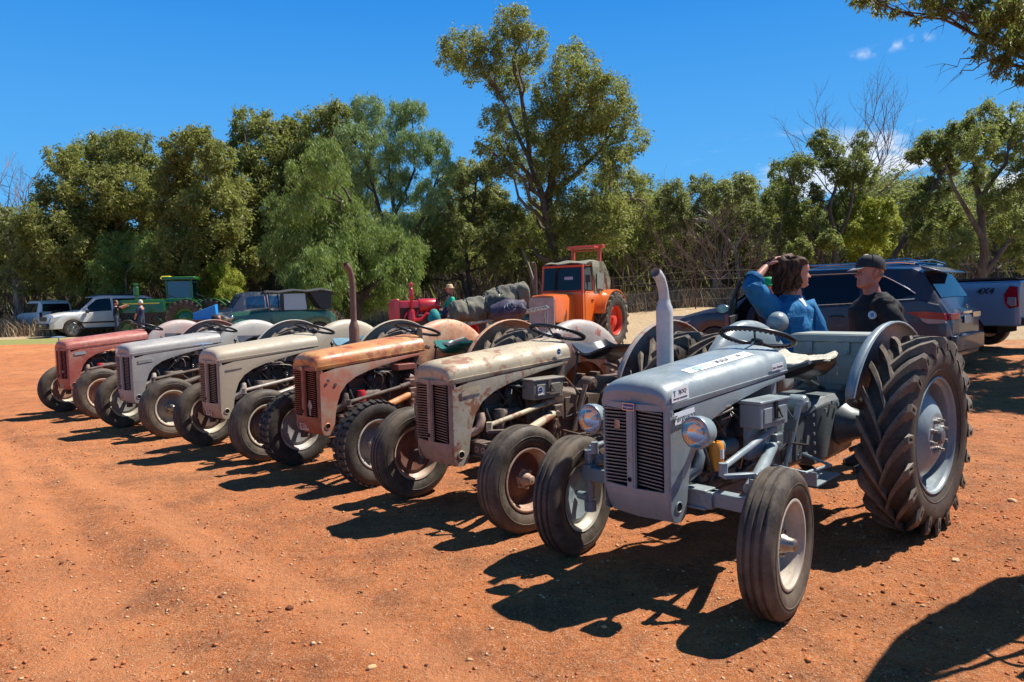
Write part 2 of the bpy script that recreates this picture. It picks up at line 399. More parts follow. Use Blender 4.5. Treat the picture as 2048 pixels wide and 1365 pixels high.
# straw: thin dry stalks lying on the dirt, and standing dry grass further away
def blades(name, x, y, h, w, lean, mats, label, lying=False, zf=near_z):
    n = len(x); a = rng.uniform(0, 6.28, n); b = rng.uniform(0, 6.28, n); z = zf(x, y)
    dx, dy = np.cos(a), np.sin(a)
    if lying:
        p0 = np.stack([x, y, z+.003], 1); p1 = p0+np.stack([dx*h, dy*h, rng.uniform(.0, .35, n)*h], 1)
    else:
        p0 = np.stack([x, y, z-.01], 1); p1 = p0+np.stack([dx*h*lean, dy*h*lean, h], 1)
    side = np.stack([np.cos(b)*w, np.sin(b)*w, np.zeros(n)], 1)
    v = np.stack([p0-side, p0+side, p1+side*.25], 1).reshape(-1, 3); f = np.arange(n*3).reshape(-1, 3)
    o = obj(name, soup(name, v, f, mats, rng.integers(0, len(mats), n))); return tag(o, label, None, kind='stuff')
straw = [mat('straw', (.62, .48, .28), .8, 0, .2), mat('straw_brown', (.38, .24, .12), .8, 0, .2), mat('straw_grey', (.44, .38, .28), .8, 0, .2)]
n = 16000; x = rng.uniform(-6, 7, n); y = rng.uniform(2, 13, n); k = (fbm(x*.7+9, y*.7, 4, 31) > .08) | (rng.uniform(0, 1, n) < .06); x = x[k]; y = y[k]
blades('straw_litter', x, y, rng.uniform(.015, .05, len(x)), np.full(len(x), .0013), 0, straw, 'short broken straw lying on the dirt', lying=True)
def tuft(cx, cy, r, n, hh):
    a = rng.uniform(0, 6.28, n); q = r*np.sqrt(rng.uniform(0, 1, n)); return cx+q*np.cos(a), cy+q*np.sin(a)*.8, rng.uniform(.4, 1, n)*hh
tx, ty, th = zip(*[tuft(*p) for p in [(2.35, 4.55, .30, 420, .035), (2.75, 4.7, .35, 420, .04), (2.1, 4.2, .16, 200, .03), (2.65, 4.15, .2, 220, .03), (3.1, 4.4, .35, 380, .035), (1.05, 4.1, .12, 90, .03), (2.3, 3.65, .25, 220, .03), (3.3, 5.3, .5, 500, .04)]])
tx, ty, th = map(np.concatenate, (tx, ty, th)); blades('dry_tufts', tx, ty, th, np.full(len(tx), .0016), .9, straw, 'sparse dry grass tufts on the dirt beside the grey tractor')

n = 9000; x = rng.uniform(-6.5, 6.5, n); y = rng.uniform(1.7, 9, n); k = fbm(x*1.3+3, y*1.3, 4, 91) > .02; x = x[k]; y = y[k]
blades('leaf_chips', x, y, rng.uniform(.006, .018, len(x)), rng.uniform(.002, .004, len(x)), 0, [straw[0], st_m[0], straw[2], st_m[2], st_m[3]], 'chips of dry leaf and bark on the dirt', lying=True)

stones(24000, -6, 6, 1.6, 10, .002, .007, [st_m[2], straw[1], st_m[0], straw[0], st_m[1], st_m[1]], 'fine_gravel', 'fine pale gravel flecks on the red earth', pw=2)

x = rng.uniform(-6.5, 6.5, 60000); y = rng.uniform(1.7, 12, 60000); k = fbm(x*.8+1, y*.8, 4, 191)+fbm(x*4, y*4, 3, 55)*.6 > .10; x = x[k]; y = y[k]
blades('bark_litter', x, y, rng.uniform(.004, .016, len(x)), rng.uniform(.001, .0028, len(x)), 0, [straw[0], straw[1], straw[2], st_m[3], st_m[0]], 'patches of fine bark and grass litter on the dirt', lying=True)
# ------------------------------------------------------------------ shared materials
M = {}
M['rubber'] = None
def rubber(name, dust=.45, base=(.018, .017, .017), dcol=(.22, .165, .115)):
    m = mat(name, base, .8, 0, .25); t = NT(m); n = t.noise(5, 5, .7); g = t.noise(60, 4, .7)
    c = t.mix(t.math('MULTIPLY', t.ramp(n, [(.35, .15), (.68, 1)]), dust), base, dcol)
    c = t.mix(t.math('MULTIPLY', t.ramp(g, [(.5, 0), (.8, 1)]), .35), c, dcol); t.col(c); t.rgh(t.ramp(n, [(.3, .45), (.7, .85)])); t.bump(g, .25, .003); return m
M['tyre_front'] = rubber('dusty_front_tyre', .60); M['tyre_big'] = rubber('rear_tyre_rubber', .42); M['tyre_old'] = rubber('old_tyre_rubber', .7); M['tyre_black'] = rubber('black_chunky_tyre', .25)
M['lug'] = rubber('tread_lug_rubber', .6, base=(.035, .032, .030), dcol=(.34, .26, .185))
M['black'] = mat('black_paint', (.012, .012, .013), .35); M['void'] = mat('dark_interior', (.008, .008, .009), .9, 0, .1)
M['seat_black'] = noisy('black_vinyl', (.014, .014, .015), (.03, .03, .032), 14, .32, .15, .003, .6)
M['chrome'] = mat('chrome', (.7, .7, .7), .15, 1); M['steel'] = noisy('bare_steel', (.32, .30, .28), (.22, .18, .15), 20, .38, .15, .002, metal=.9)
M['grease'] = noisy('greasy_iron', (.018, .014, .012), (.055, .04, .03), 14, .6, .4, .004, .5)
M['grease2'] = noisy('dusty_iron', (.05, .036, .028), (.14, .10, .075), 18, .7, .4, .004, .4)
M['white'] = mat('white_sticker', (.78, .78, .77), .35); M['ink'] = mat('black_ink', (.015, .015, .02), .4); M['navy'] = mat('navy_ink', (.012, .03, .16), .35)
M['teal'] = mat('teal_ink', (.02, .38, .38), .4); M['green_ink'] = mat('pale_green_ink', (.30, .62, .45), .4)
M['orange_part'] = mat('orange_filter', (.75, .26, .02), .4); M['red_part'] = mat('red_filter', (.45, .02, .02), .35)
M['wire'] = mat('cream_cable', (.42, .36, .28), .6); M['rope'] = mat('black_hose', (.02, .02, .022), .5)
M['glass_lamp'] = None
def lens():
    m = mat('old_lens', (.50, .52, .52), .12, .55, .8); t = NT(m); w = t.n('ShaderNodeTexWave', wave_type='BANDS', bands_direction='Y'); w.inputs['Scale'].default_value = 26
    t.l(t.co, w.inputs[0]); t.bump(w.outputs[0], .35, .003); return m
def lens2():
    m = mat('lamp_lens', (.9, .9, .9), .1); t = m.node_tree; t.nodes.clear(); o_ = t.nodes.new('ShaderNodeOutputMaterial'); mx = t.nodes.new('ShaderNodeMixShader'); tr = t.nodes.new('ShaderNodeBsdfTransparent'); gl = t.nodes.new('ShaderNodeBsdfGlossy')
    tr.inputs[0].default_value = (.88, .88, .86, 1); gl.inputs['Roughness'].default_value = .06; mx.inputs[0].default_value = .14
    w = t.nodes.new('ShaderNodeTexWave'); w.bands_direction = 'Y'; w.inputs['Scale'].default_value = 22; tc = t.nodes.new('ShaderNodeTexCoord'); t.links.new(tc.outputs['Object'], w.inputs[0]); bp_ = t.nodes.new('ShaderNodeBump'); bp_.inputs['Strength'].default_value = .15; bp_.inputs['Distance'].default_value = .004
    t.links.new(w.outputs[1], bp_.inputs['Height']); t.links.new(bp_.outputs[0], gl.inputs['Normal']); t.links.new(tr.outputs[0], mx.inputs[1]); t.links.new(gl.outputs[0], mx.inputs[2]); t.links.new(mx.outputs[0], o_.inputs[0]); return m
M['lens'] = lens2(); M['reflector'] = mat('lamp_reflector', (.75, .74, .70), .16, 1)
M['fleece'] = noisy('sheepskin', (.80, .77, .64), (.66, .60, .46), 60, .95, .9, .02, .1)
M['greygreen'] = worn('ammo_crate_green', (.30, .34, .30), (.26, .30, .27), amt=.1, rough=.55, dusta=.1)
M['plate_pink'] = noisy('faded_number_plate', (.58, .42, .33), (.42, .28, .22), 30, .6, .1, .002)
M['plate_ink'] = mat('plate_ink', (.09, .04, .035), .6)
rustc = (.17, .055, .022)
PAINT = {
 1: dict(body=worn('fresh_grey_blue_paint', (.19, .25, .272), (.22, .28, .30), amt=0, rough=.34, dusta=.14, scale=3, spec=.6), disc=worn('grey_blue_wheel_paint', (.20, .26, .28), (.24, .30, .32), amt=0, rough=.4, dusta=.12), rim=worn('cream_dusty_rim', (.46, .44, .36), (.36, .32, .25), amt=.12, rough=.5, dusta=.3),
         mech=worn('grey_blue_casting_paint', (.11, .14, .155), (.07, .09, .10), amt=0, rough=.4, dusta=.08), fend=None, hub=M['steel']),
 2: dict(body=worn('rusty_beige_bonnet_paint', (.50, .42, .27), (.38, .33, .23), amt=.72, rust=(.20, .09, .05), rough=.55, dusta=.2, scale=4), disc=worn('rusty_red_wheel', (.16, .045, .028), (.12, .05, .035), amt=.6, rough=.6, dusta=.15), rim=worn('rusty_cream_rim', (.50, .38, .28), (.30, .15, .09), amt=.4, rough=.55), mech=worn('oily_brown_casting', (.07, .05, .04), (.13, .09, .065), amt=.4, rough=.6), hub=worn('pinkish_hub', (.42, .27, .19), amt=.3)),
 3: dict(body=worn('orange_rust_bonnet_paint', (.55, .15, .035), (.52, .27, .09), amt=.8, rust=(.26, .07, .03), rough=.42, dusta=.15, scale=3.2), disc=worn('grey_front_wheel', (.20, .20, .20), (.27, .26, .25), amt=.2), rim=worn('white_flaking_rim', (.55, .52, .46), (.25, .20, .16), amt=.4), mech=worn('rusty_oily_casting', (.09, .04, .03), (.13, .075, .055), amt=.5, rough=.6), hub=worn('pale_hub', (.45, .40, .35), amt=.2)),
 4: dict(body=worn('beige_grey_bonnet_paint', (.47, .40, .28), (.41, .36, .27), amt=.12, rust=(.26, .12, .06), rough=.5, dusta=.2, scale=3), disc=worn('brown_wheel', (.10, .055, .045), amt=.5), rim=worn('cream_rim_dull', (.55, .49, .37), (.36, .27, .18), amt=.25), mech=worn('black_oily_casting', (.035, .03, .028), (.07, .055, .045), amt=.2, rough=.6), hub=worn('beige_hub', (.38, .33, .27), amt=.2)),
 5: dict(body=worn('dull_silver_grey_paint', (.27, .275, .27), (.34, .335, .31), amt=.15, rust=(.20, .12, .08), rough=.48, dusta=.15, scale=3), disc=worn('silver_green_wheel', (.17, .18, .16), (.24, .24, .21), amt=.2), rim=worn('pale_rim', (.50, .47, .38), (.34, .28, .2), amt=.25), mech=worn('dark_oily_casting', (.04, .035, .03), (.09, .07, .06), amt=.2, rough=.6), hub=M['steel']),
 6: dict(body=worn('faded_red_bonnet_paint', (.35, .062, .052), (.40, .13, .10), amt=.5, rust=(.26, .20, .13), rough=.46, dusta=.15, scale=3), disc=worn('brown_red_wheel', (.22, .09, .055), (.3, .16, .1), amt=.4), rim=worn('cream_old_rim', (.55, .48, .36), (.4, .28, .2), amt=.3), mech=worn('dark_red_casting', (.05, .03, .028), (.1, .06, .05), amt=.3, rough=.6), hub=worn('rust_hub', (.35, .22, .15), amt=.4)),
}
PAINT[2]['shell'] = worn('brown_grey_nose_paint', (.30, .22, .165), (.22, .17, .14), amt=.6, rust=(.15, .07, .045), rough=.5, scale=6); PAINT[2]['side'] = worn('grey_beige_side_paint', (.42, .39, .31), (.34, .29, .20), rust=(.20, .08, .04), amt=.75, rough=.45, scale=6)
PAINT[3]['shell'] = worn('red_rust_nose_paint', (.30, .085, .04), (.22, .065, .035), amt=.5, rust=(.36, .16, .08), rough=.5, scale=6); PAINT[3]['side'] = worn('patchy_pink_beige_paint', (.48, .36, .26), (.50, .13, .07), amt=.35, rust=(.25, .09, .04), rough=.45, scale=3.4, cover=.25)
PAINT[4]['shell'] = worn('shaded_beige_nose', (.36, .29, .22), (.32, .26, .20), amt=.2, rust=(.24, .12, .06), rough=.45, scale=4)  # bonnet beige darkened: the shade on the nose is put into the colour
PAINT[1]['fend'] = PAINT[1]['body']; PAINT[2]['fend'] = worn('rusty_grey_fender', (.42, .38, .34), (.34, .30, .27), rust=(.26, .085, .05), amt=.7, scale=5)
PAINT[3]['fend'] = worn('flaking_orange_fender', (.56, .22, .10), (.62, .40, .24), rust=(.28, .09, .05), amt=.55, scale=6); PAINT[4]['fend'] = PAINT[4]['body']
PAINT[5]['fend'] = worn('silver_beige_fender', (.38, .37, .33), (.42, .40, .35), amt=.2); PAINT[6]['fend'] = worn('pink_grey_fender', (.40, .37, .34), (.42, .22, .19), amt=.1, scale=1.6)

# ------------------------------------------------------------------ little grey tractor: shape functions (X forward, Y left, Z up, rear axle over the origin)
def seam(x): return .995+(2.05-x)/(2.05-.93)*.080
def gapz(x): return .960+(2.05-x)/(2.05-.93)*.098
def topz(x): return 1.112+(2.0-x)/(2.0-.93)*.100
def halfw(x): return .212+(2.05-x)/(2.05-.93)*.040
def vee(y, w=.212): return -.030*min(abs(y)/w, 1.)

def hood_mesh(m):
    b = MB(); rings = []; n = 22
    for x, k, s in [(.90, 1, 1), (.93, 1, 1), (1.2, 1, 1), (1.5, 1, 1), (1.8, 1, 1), (1.93, 1, 1), (1.98, .985, .995), (2.015, .93, .985), (2.04, .82, .97), (2.055, .66, .955), (2.062, .45, .94)]:
        zs, zt, w = seam(x), topz(min(x, 1.99)), halfw(x)*s; zt = zs+(zt-zs)*k; zg = gapz(x)
        rg = []
        for i in range(n+1):
            a = math.pi*i/n; c, sn = math.cos(a), math.sin(a); e = 2/2.7
            y = w*math.copysign(abs(c)**e, c); z = zs+(zt-zs)*abs(sn)**e
            ridge = .004*math.exp(-(y/.02)**2)
            rg.append((x+(vee(y)*(max(0, (x-1.93)/.13))), y, z+ridge))
        w2 = halfw(x)*s+.006
        rg = [(x+vee(w)*max(0, (x-1.93)/.13), w2-.004, zg), (x+vee(w)*max(0, (x-1.93)/.13), w2, zs-.006), (x+vee(w)*max(0, (x-1.93)/.13), w2, zs-.001)]+rg+[(x+vee(w)*max(0, (x-1.93)/.13), -w2, zs-.001), (x+vee(w)*max(0, (x-1.93)/.13), -w2, zs-.006), (x+vee(w)*max(0, (x-1.93)/.13), -w2+.004, zg)]
        rings.append(rg)
    b.loft(rings, closed=False)
    last = rings[-1]; b.add(last, [tuple(range(len(last)))])
    f = rings[0]; b.add(f, [tuple(range(len(f)))[::-1]])
    return b.mesh('bonnet', m, 28)
ARCH = [(.93, 1.025), (1.15, .998), (1.35, .962), (1.52, .925), (1.66, .88), (1.76, .822), (1.82, .75), (1.855, .66), (1.875, .57), (1.885, .50), (1.89, .45), (1.905, .415), (1.935, .395), (1.975, .395), (2.0, .41)]
def side_mesh(m):
    b = MB()
    for sd in (1, -1):
        for k in range(len(ARCH)-1):
            (x0, z0), (x1, z1) = ARCH[k], ARCH[k+1]
            # column strips between the arch edge and the top/front edge
        top = [(x, gapz(x)-.006) for x, z in ARCH if x < 1.89]
        pts_in = ARCH; pts_out = [(x, gapz(x)-.006) for x, z in ARCH[:8]]+[(2.012, .93), (2.012, .85), (2.012, .72), (2.012, .58), (2.012, .50), (2.012, .47), (2.008, .44)]
        rings = []
        for (xi, zi), (xo, zo) in zip(pts_in, pts_out):
            wi, wo = halfw(xi)+.0, halfw(xo)+.0
            rings.append([(xi, sd*(wi-.012), zi), (xi, sd*(wi+.002), zi+.001), (xi*.5+xo*.5, sd*((wi+wo)/2+.004), (zi+zo)/2), (xo, sd*wo, zo), (xo, sd*(wo-.006), zo)])
        b.loft(rings, closed=False)
    return b.mesh('side_panel', m, 30)
def face_x(y, z):
    """front surface of the grille shell at (y, z)"""
    w = .212; a = abs(y); x = 2.058+vee(y)
    if a > w-.03: t = (a-(w-.03))/.03; x -= .030*(1-math.sqrt(max(0, 1-min(t, 1)**2)))
    if z < .56: t = (.56-z)/.17; x -= .055*t*t+.012*t
    return x
def shell_mesh(m):
    b = MB()
    def patch(ys, zs_):
        rings = [[(face_x(y, z), y, z) for y in ys] for z in zs_]; b.loft(rings, closed=False)
        back = [[(face_x(y, z)-.016, y, z) for y in ys] for z in zs_]
        for e in (0, -1): b.loft([rings[e], back[e]], closed=False)
        b.loft([[r_[0] for r_ in rings], [r_[0] for r_ in back]], closed=False); b.loft([[r_[-1] for r_ in rings], [r_[-1] for r_ in back]], closed=False)
    zz = [.555, .65, .75, .85, .957]
    for s in (1, -1):
        patch([s*q for q in (.186, .192, .198, .203, .207, .210, .212)], zz)
    patch([-.026, -.014, 0, .014, .026], zz)
    full = [-.212, -.210, -.207, -.203, -.195, -.18, -.12, -.06, -.026, 0, .026, .06, .12, .18, .195, .203, .207, .210, .212]
    patch(full, [.957, .975, .988]); patch(full, [.395, .41, .43, .46, .50, .53, .555])
    # proud centre strip
    c = MB()
    b.loft([[(face_x(y, z)+h, y, z) for y, h in ((-.017, 0), (-.016, .006), (0, .009), (.016, .006), (.017, 0))] for z in (.56, .7, .85, .985)], closed=False)
    # bottom closing web and the returns to the side panels
    for s in (1, -1):
        b.loft([[(face_x(.212, z), s*.212, z), (2.0, s*.2145, z)] for z in (.44, .555, .75, .957)], closed=False)
    return b.mesh('grille_shell', m, 32)

def wheel_front(P, parent, side, x=1.78, steer=0, tyre='rib', z=.352, y=.645, flat=None):
    Rt = .356 if tyre == 'rib' else .362
    def tyre_m():
        b = MB(); w = .078
        if tyre == 'rib':
            prof = [(.215, -.062), (.235, -.076), (.27, -.084), (.305, -.084), (.330, -.074), (.342, -.062), (.350, -.054), (.350, -.046), (.340, -.040), (.340, -.034), (.353, -.028), (.3545, -.010), (.342, -.006), (.342, .006), (.3545, .010), (.353, .028), (.340, .034), (.340, .040), (.350, .046), (.350, .054), (.342, .062), (.330, .074), (.305, .084), (.27, .084), (.235, .076), (.215, .062), (.203, .066), (.200, .05), (.2, -.05), (.203, -.066)]
            b.lathe(prof, n=56, closed=True)
            for s in (1, -1): b.lathe([(.282, s*.0845), (.286, s*.087), (.290, s*.0845)], n=56)
        else:
            prof = [(.215, -.062), (.24, -.080), (.28, -.09), (.315, -.088), (.340, -.074), (.347, -.05), (.350, 0), (.347, .05), (.340, .074), (.315, .088), (.28, .09), (.24, .080), (.215, .062), (.203, .066), (.2, .05), (.2, -.05), (.203, -.066)]
            b.lathe(prof, n=48, closed=True)
            for k in range(36):
                a = 2*math.pi*k/36
                for s in (1, -1):
                    Rm = Matrix.Rotation(-a, 3, 'Y') @ Matrix.Rotation(s*.25, 3, 'X')
                    c = Matrix.Rotation(-(a+(.085 if s > 0 else 0)), 3, 'Y') @ Vector((.352, s*.050, 0))
                    b.box(c, (.022, .056, .036), Matrix.Rotation(-(a+(.085 if s > 0 else 0)), 3, 'Y') @ Matrix.Rotation(s*.22, 3, 'Z'))
                c = Matrix.Rotation(-a, 3, 'Y') @ Vector((.352, 0, 0)); b.box(c, (.016, .028, .05), Matrix.Rotation(-a, 3, 'Y'))
        return b.mesh('tyre', M['tyre_front'] if tyre == 'rib' else M['tyre_black'], 40)
    def rim_m():
        b = MB()
        b.lathe([(.215, .070), (.209, .073), (.200, .071), (.196, .064), (.192, .05), (.178, .035), (.172, .0), (.172, -.03), (.192, -.05), (.198, -.066), (.212, -.072)], n=48)
        b.lathe([(.213, .066), (.186, .05), (.176, .03), (.176, -.03), (.19, -.05), (.21, -.07)], n=48)
        return b.mesh('rim', P['rim'], 40)
    def disc_m():
        b = MB(); b.lathe([(.174, -.012), (.168, -.020), (.14, -.026), (.11, -.018), (.085, .0), (.07, .004), (0, .004)], n=40); b.lathe([(.174, -.018), (.14, -.034), (.1, -.024), (0, -.01)], n=40)
        for k in range(4):
            a = k*math.pi/2+.4; b.lathe([(.012, -.022), (.012, -.019), (0, -.019)], c=(.145*math.cos(a), 0, .145*math.sin(a)), n=8)
        return b.mesh('disc', P['disc'], 30)
    def hub_m():
        b = MB(); b.lathe([(.062, -.02), (.062, .012), (.048, .018), (.040, .045), (.034, .052), (.030, .082), (.022, .090), (.010, .090), (0, .094)], n=20)
        return b.mesh('hub', P['hub'], 35)
    def nut_m():
        b = MB(); b.lathe([(.012, 0), (.012, .014), (.008, .016), (.008, .026), (0, .026)], n=6); return b.mesh('wheel_nut', P['hub'], 30)
    w = obj('front_wheel', cached(('fr', tyre, P['rim'].name), rim_m), parent, (x, side*y, z), (0, 0, steer+(math.pi if side < 0 else 0)))
    w.rotation_euler = Euler((0, 0, steer + (math.pi if side < 0 else 0)))
    obj('tyre', cached(('ft', tyre), tyre_m), w)
    obj('disc', cached(('fd', P['disc'].name), disc_m), w); obj('hub', cached(('fh', P['hub'].name), hub_m), w)
    for k in range(6):
        a = k*math.pi/3+.3; obj('wheel_nut', cached(('fn', P['hub'].name), nut_m), w, (.062*math.cos(a), .006, .062*math.sin(a)))
    v = MB(); v.tube([(.13, .0, -.115), (.137, .035, -.12), (.14, .055, -.122)], [.006, .006, .004], 6)
    obj('valve', cached('valve', lambda: v.mesh('valve', M['rope'])), w)
    return w

def rear_tyre_mesh(Rc=.578, Rl=.620, wd=.145, nl=20, rimr=.362, mats=None, lugw=.054, name='tyre'):
    b = MB()
    k = wd/.15
    prof = [(rimr, -.105*k), (rimr+.03, -.125*k), (rimr+.085, -.143*k), (rimr+.14, -.146*k), (Rc-.045, -.138*k), (Rc-.014, -.118*k), (Rc-.002, -.06*k), (Rc, 0), (Rc-.002, .06*k), (Rc-.014, .118*k), (Rc-.045, .138*k), (rimr+.14, .146*k), (rimr+.085, .143*k), (rimr+.03, .125*k), (rimr, .105*k), (rimr-.012, .10*k), (rimr-.012, -.10*k)]
    b.lathe(prof, n=72, closed=True)
    for s in (1, -1): b.lathe([(rimr+.045, s*.131*k), (rimr+.05, s*.136*k), (rimr+.056, s*.135*k)], n=72)
    b.k = 1
    for s in (1, -1):
        for i in range(nl):
            a0 = 2*math.pi*(i+(0 if s > 0 else .5))/nl; segs = []
            # bar runs from the centre line out to the shoulder, swept back, and down the sidewall
            for t in (0, .33, .66, 1.0):
                y = s*(-.012+(wd*.93+.012)*t); ang = a0+.46*(t**.85)*(1.15-.15*t)
                rt = Rl-(.006*t*t); rb = Rc-.03
                hw = lugw*(.5+.12*t)
                segs.append((y, ang, rt, rb, hw))
            rings = []
            for y, ang, rt, rb, hw in segs:
                def P_(r, da): return (r*math.cos(ang+da), y, r*math.sin(ang+da))
                rings.append([P_(rb, -hw*1.35/rb), P_(rt, -hw*.72/rt), P_(rt, hw*.72/rt), P_(rb, hw*1.35/rb)])
            # shoulder end face sloping down on the sidewall
            y, ang, rt, rb, hw = segs[-1]; ye = s*(wd+.004); ang += .02
            e = [(Rc-.075, -hw*.75), (Rl-.030, -hw*.62), (Rl-.030, hw*.62), (Rc-.075, hw*.75)]
            rings.append([(r*math.cos(ang+d/r), ye, r*math.sin(ang+d/r)) for r, d in e])
            b.loft(rings, caps=False)
            # recessed window in the end face
            inn = [(Rc-.052, -hw*.22), (Rl-.046, -hw*.42), (Rl-.046, hw*.42), (Rc-.052, hw*.22)]
            q = rings[-1]; r2 = [(r*math.cos(ang+d/r), ye+s*.001, r*math.sin(ang+d/r)) for r, d in inn]; r3 = [(r*math.cos(ang+d/r), ye-s*.012, r*math.sin(ang+d/r)) for r, d in inn]
            b.loft([q, r2, r3], caps=False); b.add(r3, [(0, 1, 2, 3)]); b.add(rings[0], [(0, 1, 2, 3)])
    b.k = 0
    return b.mesh(name, mats or [M['tyre_big'], M['lug']], 28)

def wheel_rear(P, parent, side, y=.66, Rz=.618, lugs=True, phase=0):
    def rim_m():
        b = MB(); b.lathe([(.368, .112), (.360, .118), (.350, .112), (.345, .095), (.325, .08), (.318, .0), (.318, -.08), (.345, -.095), (.352, -.112), (.366, -.114)], n=56)
        b.lathe([(.366, .108), (.33, .07), (.324, 0), (.324, -.07), (.36, -.105)], n=56)
        for k in range(8):
            a = k*math.pi/4+.2; b.box((.308*math.cos(a), -.01, .308*math.sin(a)), (.03, .04, .05), (0, -a, 0))
        return b.mesh('rim', P['disc'], 35)
    def disc_m():
        b = MB(); b.lathe([(.305, -.02), (.300, -.006), (.285, .018), (.25, .050), (.20, .084), (.165, .102), (.15, .109), (.142, .112), (.128, .112), (.05, .110), (0, .112)], n=56)
        b.lathe([(.305, -.024), (.25, .03), (.16, .09), (0, .1)], n=40)
        return b.mesh('disc', P['disc'], 24)
    def hub_m():
        b = MB(); b.lathe([(.058, .11), (.056, .135), (.04, .15), (.02, .152), (0, .152)], n=24); return b.mesh('hub', P['mech'], 30)
    def nut_m():
        b = MB(); b.lathe([(.015, 0), (.015, .016), (.009, .018), (.009, .036), (0, .036)], n=6); return b.mesh('wheel_nut', P['hub'], 30)
    w = obj('rear_wheel', cached(('rr', P['disc'].name), rim_m), parent, (0, side*y, Rz), (0, phase, 0) if side > 0 else (0, -phase, math.pi))
    t = obj('tyre', cached('rt', rear_tyre_mesh), w)
    obj('disc', cached(('rd', P['disc'].name), disc_m), w); obj('hub', cached(('rh', P['mech'].name), hub_m), w)
    for k in range(8):
        a = k*math.pi/4; obj('wheel_nut', cached(('rn', P['hub'].name), nut_m), w, (.098*math.cos(a), .110, .098*math.sin(a)))
    return w

def fender_mesh(m, side):
    b = MB(); n = 22; rings = []
    for i in range(n+1):
        th = R(24+140*i/n); low = .34+.10*math.cos(th-R(94))**2*0
        prof = [(.33, .435), (.50, .437), (.60, .442), (.655, .452), (.690, .470), (.707, .490), (.713, .505), (.714, .520), (.706, .532)]
        if i == 0: prof = [(.52, .445), (.56, .447), (.60, .45), (.64, .46), (.672, .475), (.69, .49), (.70, .503), (.703, .517), (.70, .525)]
        rings.append([(r*math.cos(th), side*y, .612+r*math.sin(th)) for r, y in prof])
    b.loft(rings, closed=False)
    me = b.mesh('fender', m, 50); return me

def lamp(parent, name, m_body, r=.085, loc=(0, 0, 0), rz=0, label=None, bracket=None):
    b = MB(); b.lathe([(r*.90, .004), (r, .0), (r*1.03, -.012), (r*.99, -.02), (r*.97, -.05), (r*.82, -.085), (r*.5, -.108), (r*.2, -.115), (0, -.116)], axis='X', n=32)
    o = b.build(name, m_body, parent, 35, loc=loc, rot=(0, 0, rz), label=label)
    l = MB(); l.lathe([(r*.90, .001), (r*.80, -.022), (r*.6, -.040), (r*.3, -.052), (0, -.056)], axis='X', n=36); l.build('reflector', M['reflector'], o, 60)
    l = MB(); l.lathe([(.012, -.05), (.014, -.03), (.008, -.02), (0, -.018)], axis='X', n=10); l.build('bulb', M['white'], o, 60)
    l = MB(); l.lathe([(r*.90, .003), (r*.75, .010), (r*.5, .016), (r*.25, .019), (0, .020)], axis='X', n=28); l.build('lens', M['lens'], o, 60)
    return o

def seat_mesh(m, th=.03):
    b = MB(); nu, nv = 18, 14; top = []; 
    def S(u, v):
        # u: -1..1 across (y), v: 0 front ..1 back
        w = .235*(1-.10*(1-v)**2)*(1-.18*max(0, v-.7)/.3); y = u*w; x = .20-.42*v+(.05*(1-u*u))*(1 if v < .3 else 0)*(1-v/.3)
        rim = max(abs(u)**4, ((v-.5)*2)**6 if v > .5 else 0); z = .0+.055*rim*(.35+.65*v)+.05*abs(u)**2.2+.03*max(0, v-.72)**1.2*3-.012*math.cos(u*math.pi*1.5)*(1-v)
        z += .006*math.cos(u*15)*math.sin(max(0, v-.3)/.7*math.pi)*1.2
        return x, y, z
    T_ = [[S(-1+2*i/nu, j/nv) for i in range(nu+1)] for j in range(nv+1)]
    B_ = [[(x, y, z-th-(.02 if 0 < i < nu and 0 < j < nv else -.01)) for i, (x, y, z) in enumerate(r_)] for j, r_ in enumerate(T_)]
    b.loft(T_, closed=False); b.loft(B_, closed=False)
    for A, B in ((T_[0], B_[0]), (T_[-1], B_[-1]), ([r_[0] for r_ in T_], [r_[0] for r_ in B_]), ([r_[-1] for r_ in T_], [r_[-1] for r_ in B_])):
        mid = [tuple(np.array(p)*.5+np.array(q)*.5+np.array([0, 0, 0])) for p, q in zip(A, B)]; b.loft([A, mid, B], closed=False)
    return b.mesh('seat', m, 70)

def badge(parent, name, w, h, m, frame, th=.002, label=None):
    b = MB(); b.box((0, 0, 0), (w, h, th)); o = b.build(name, m, parent, 0, label=label); return put(o, frame)

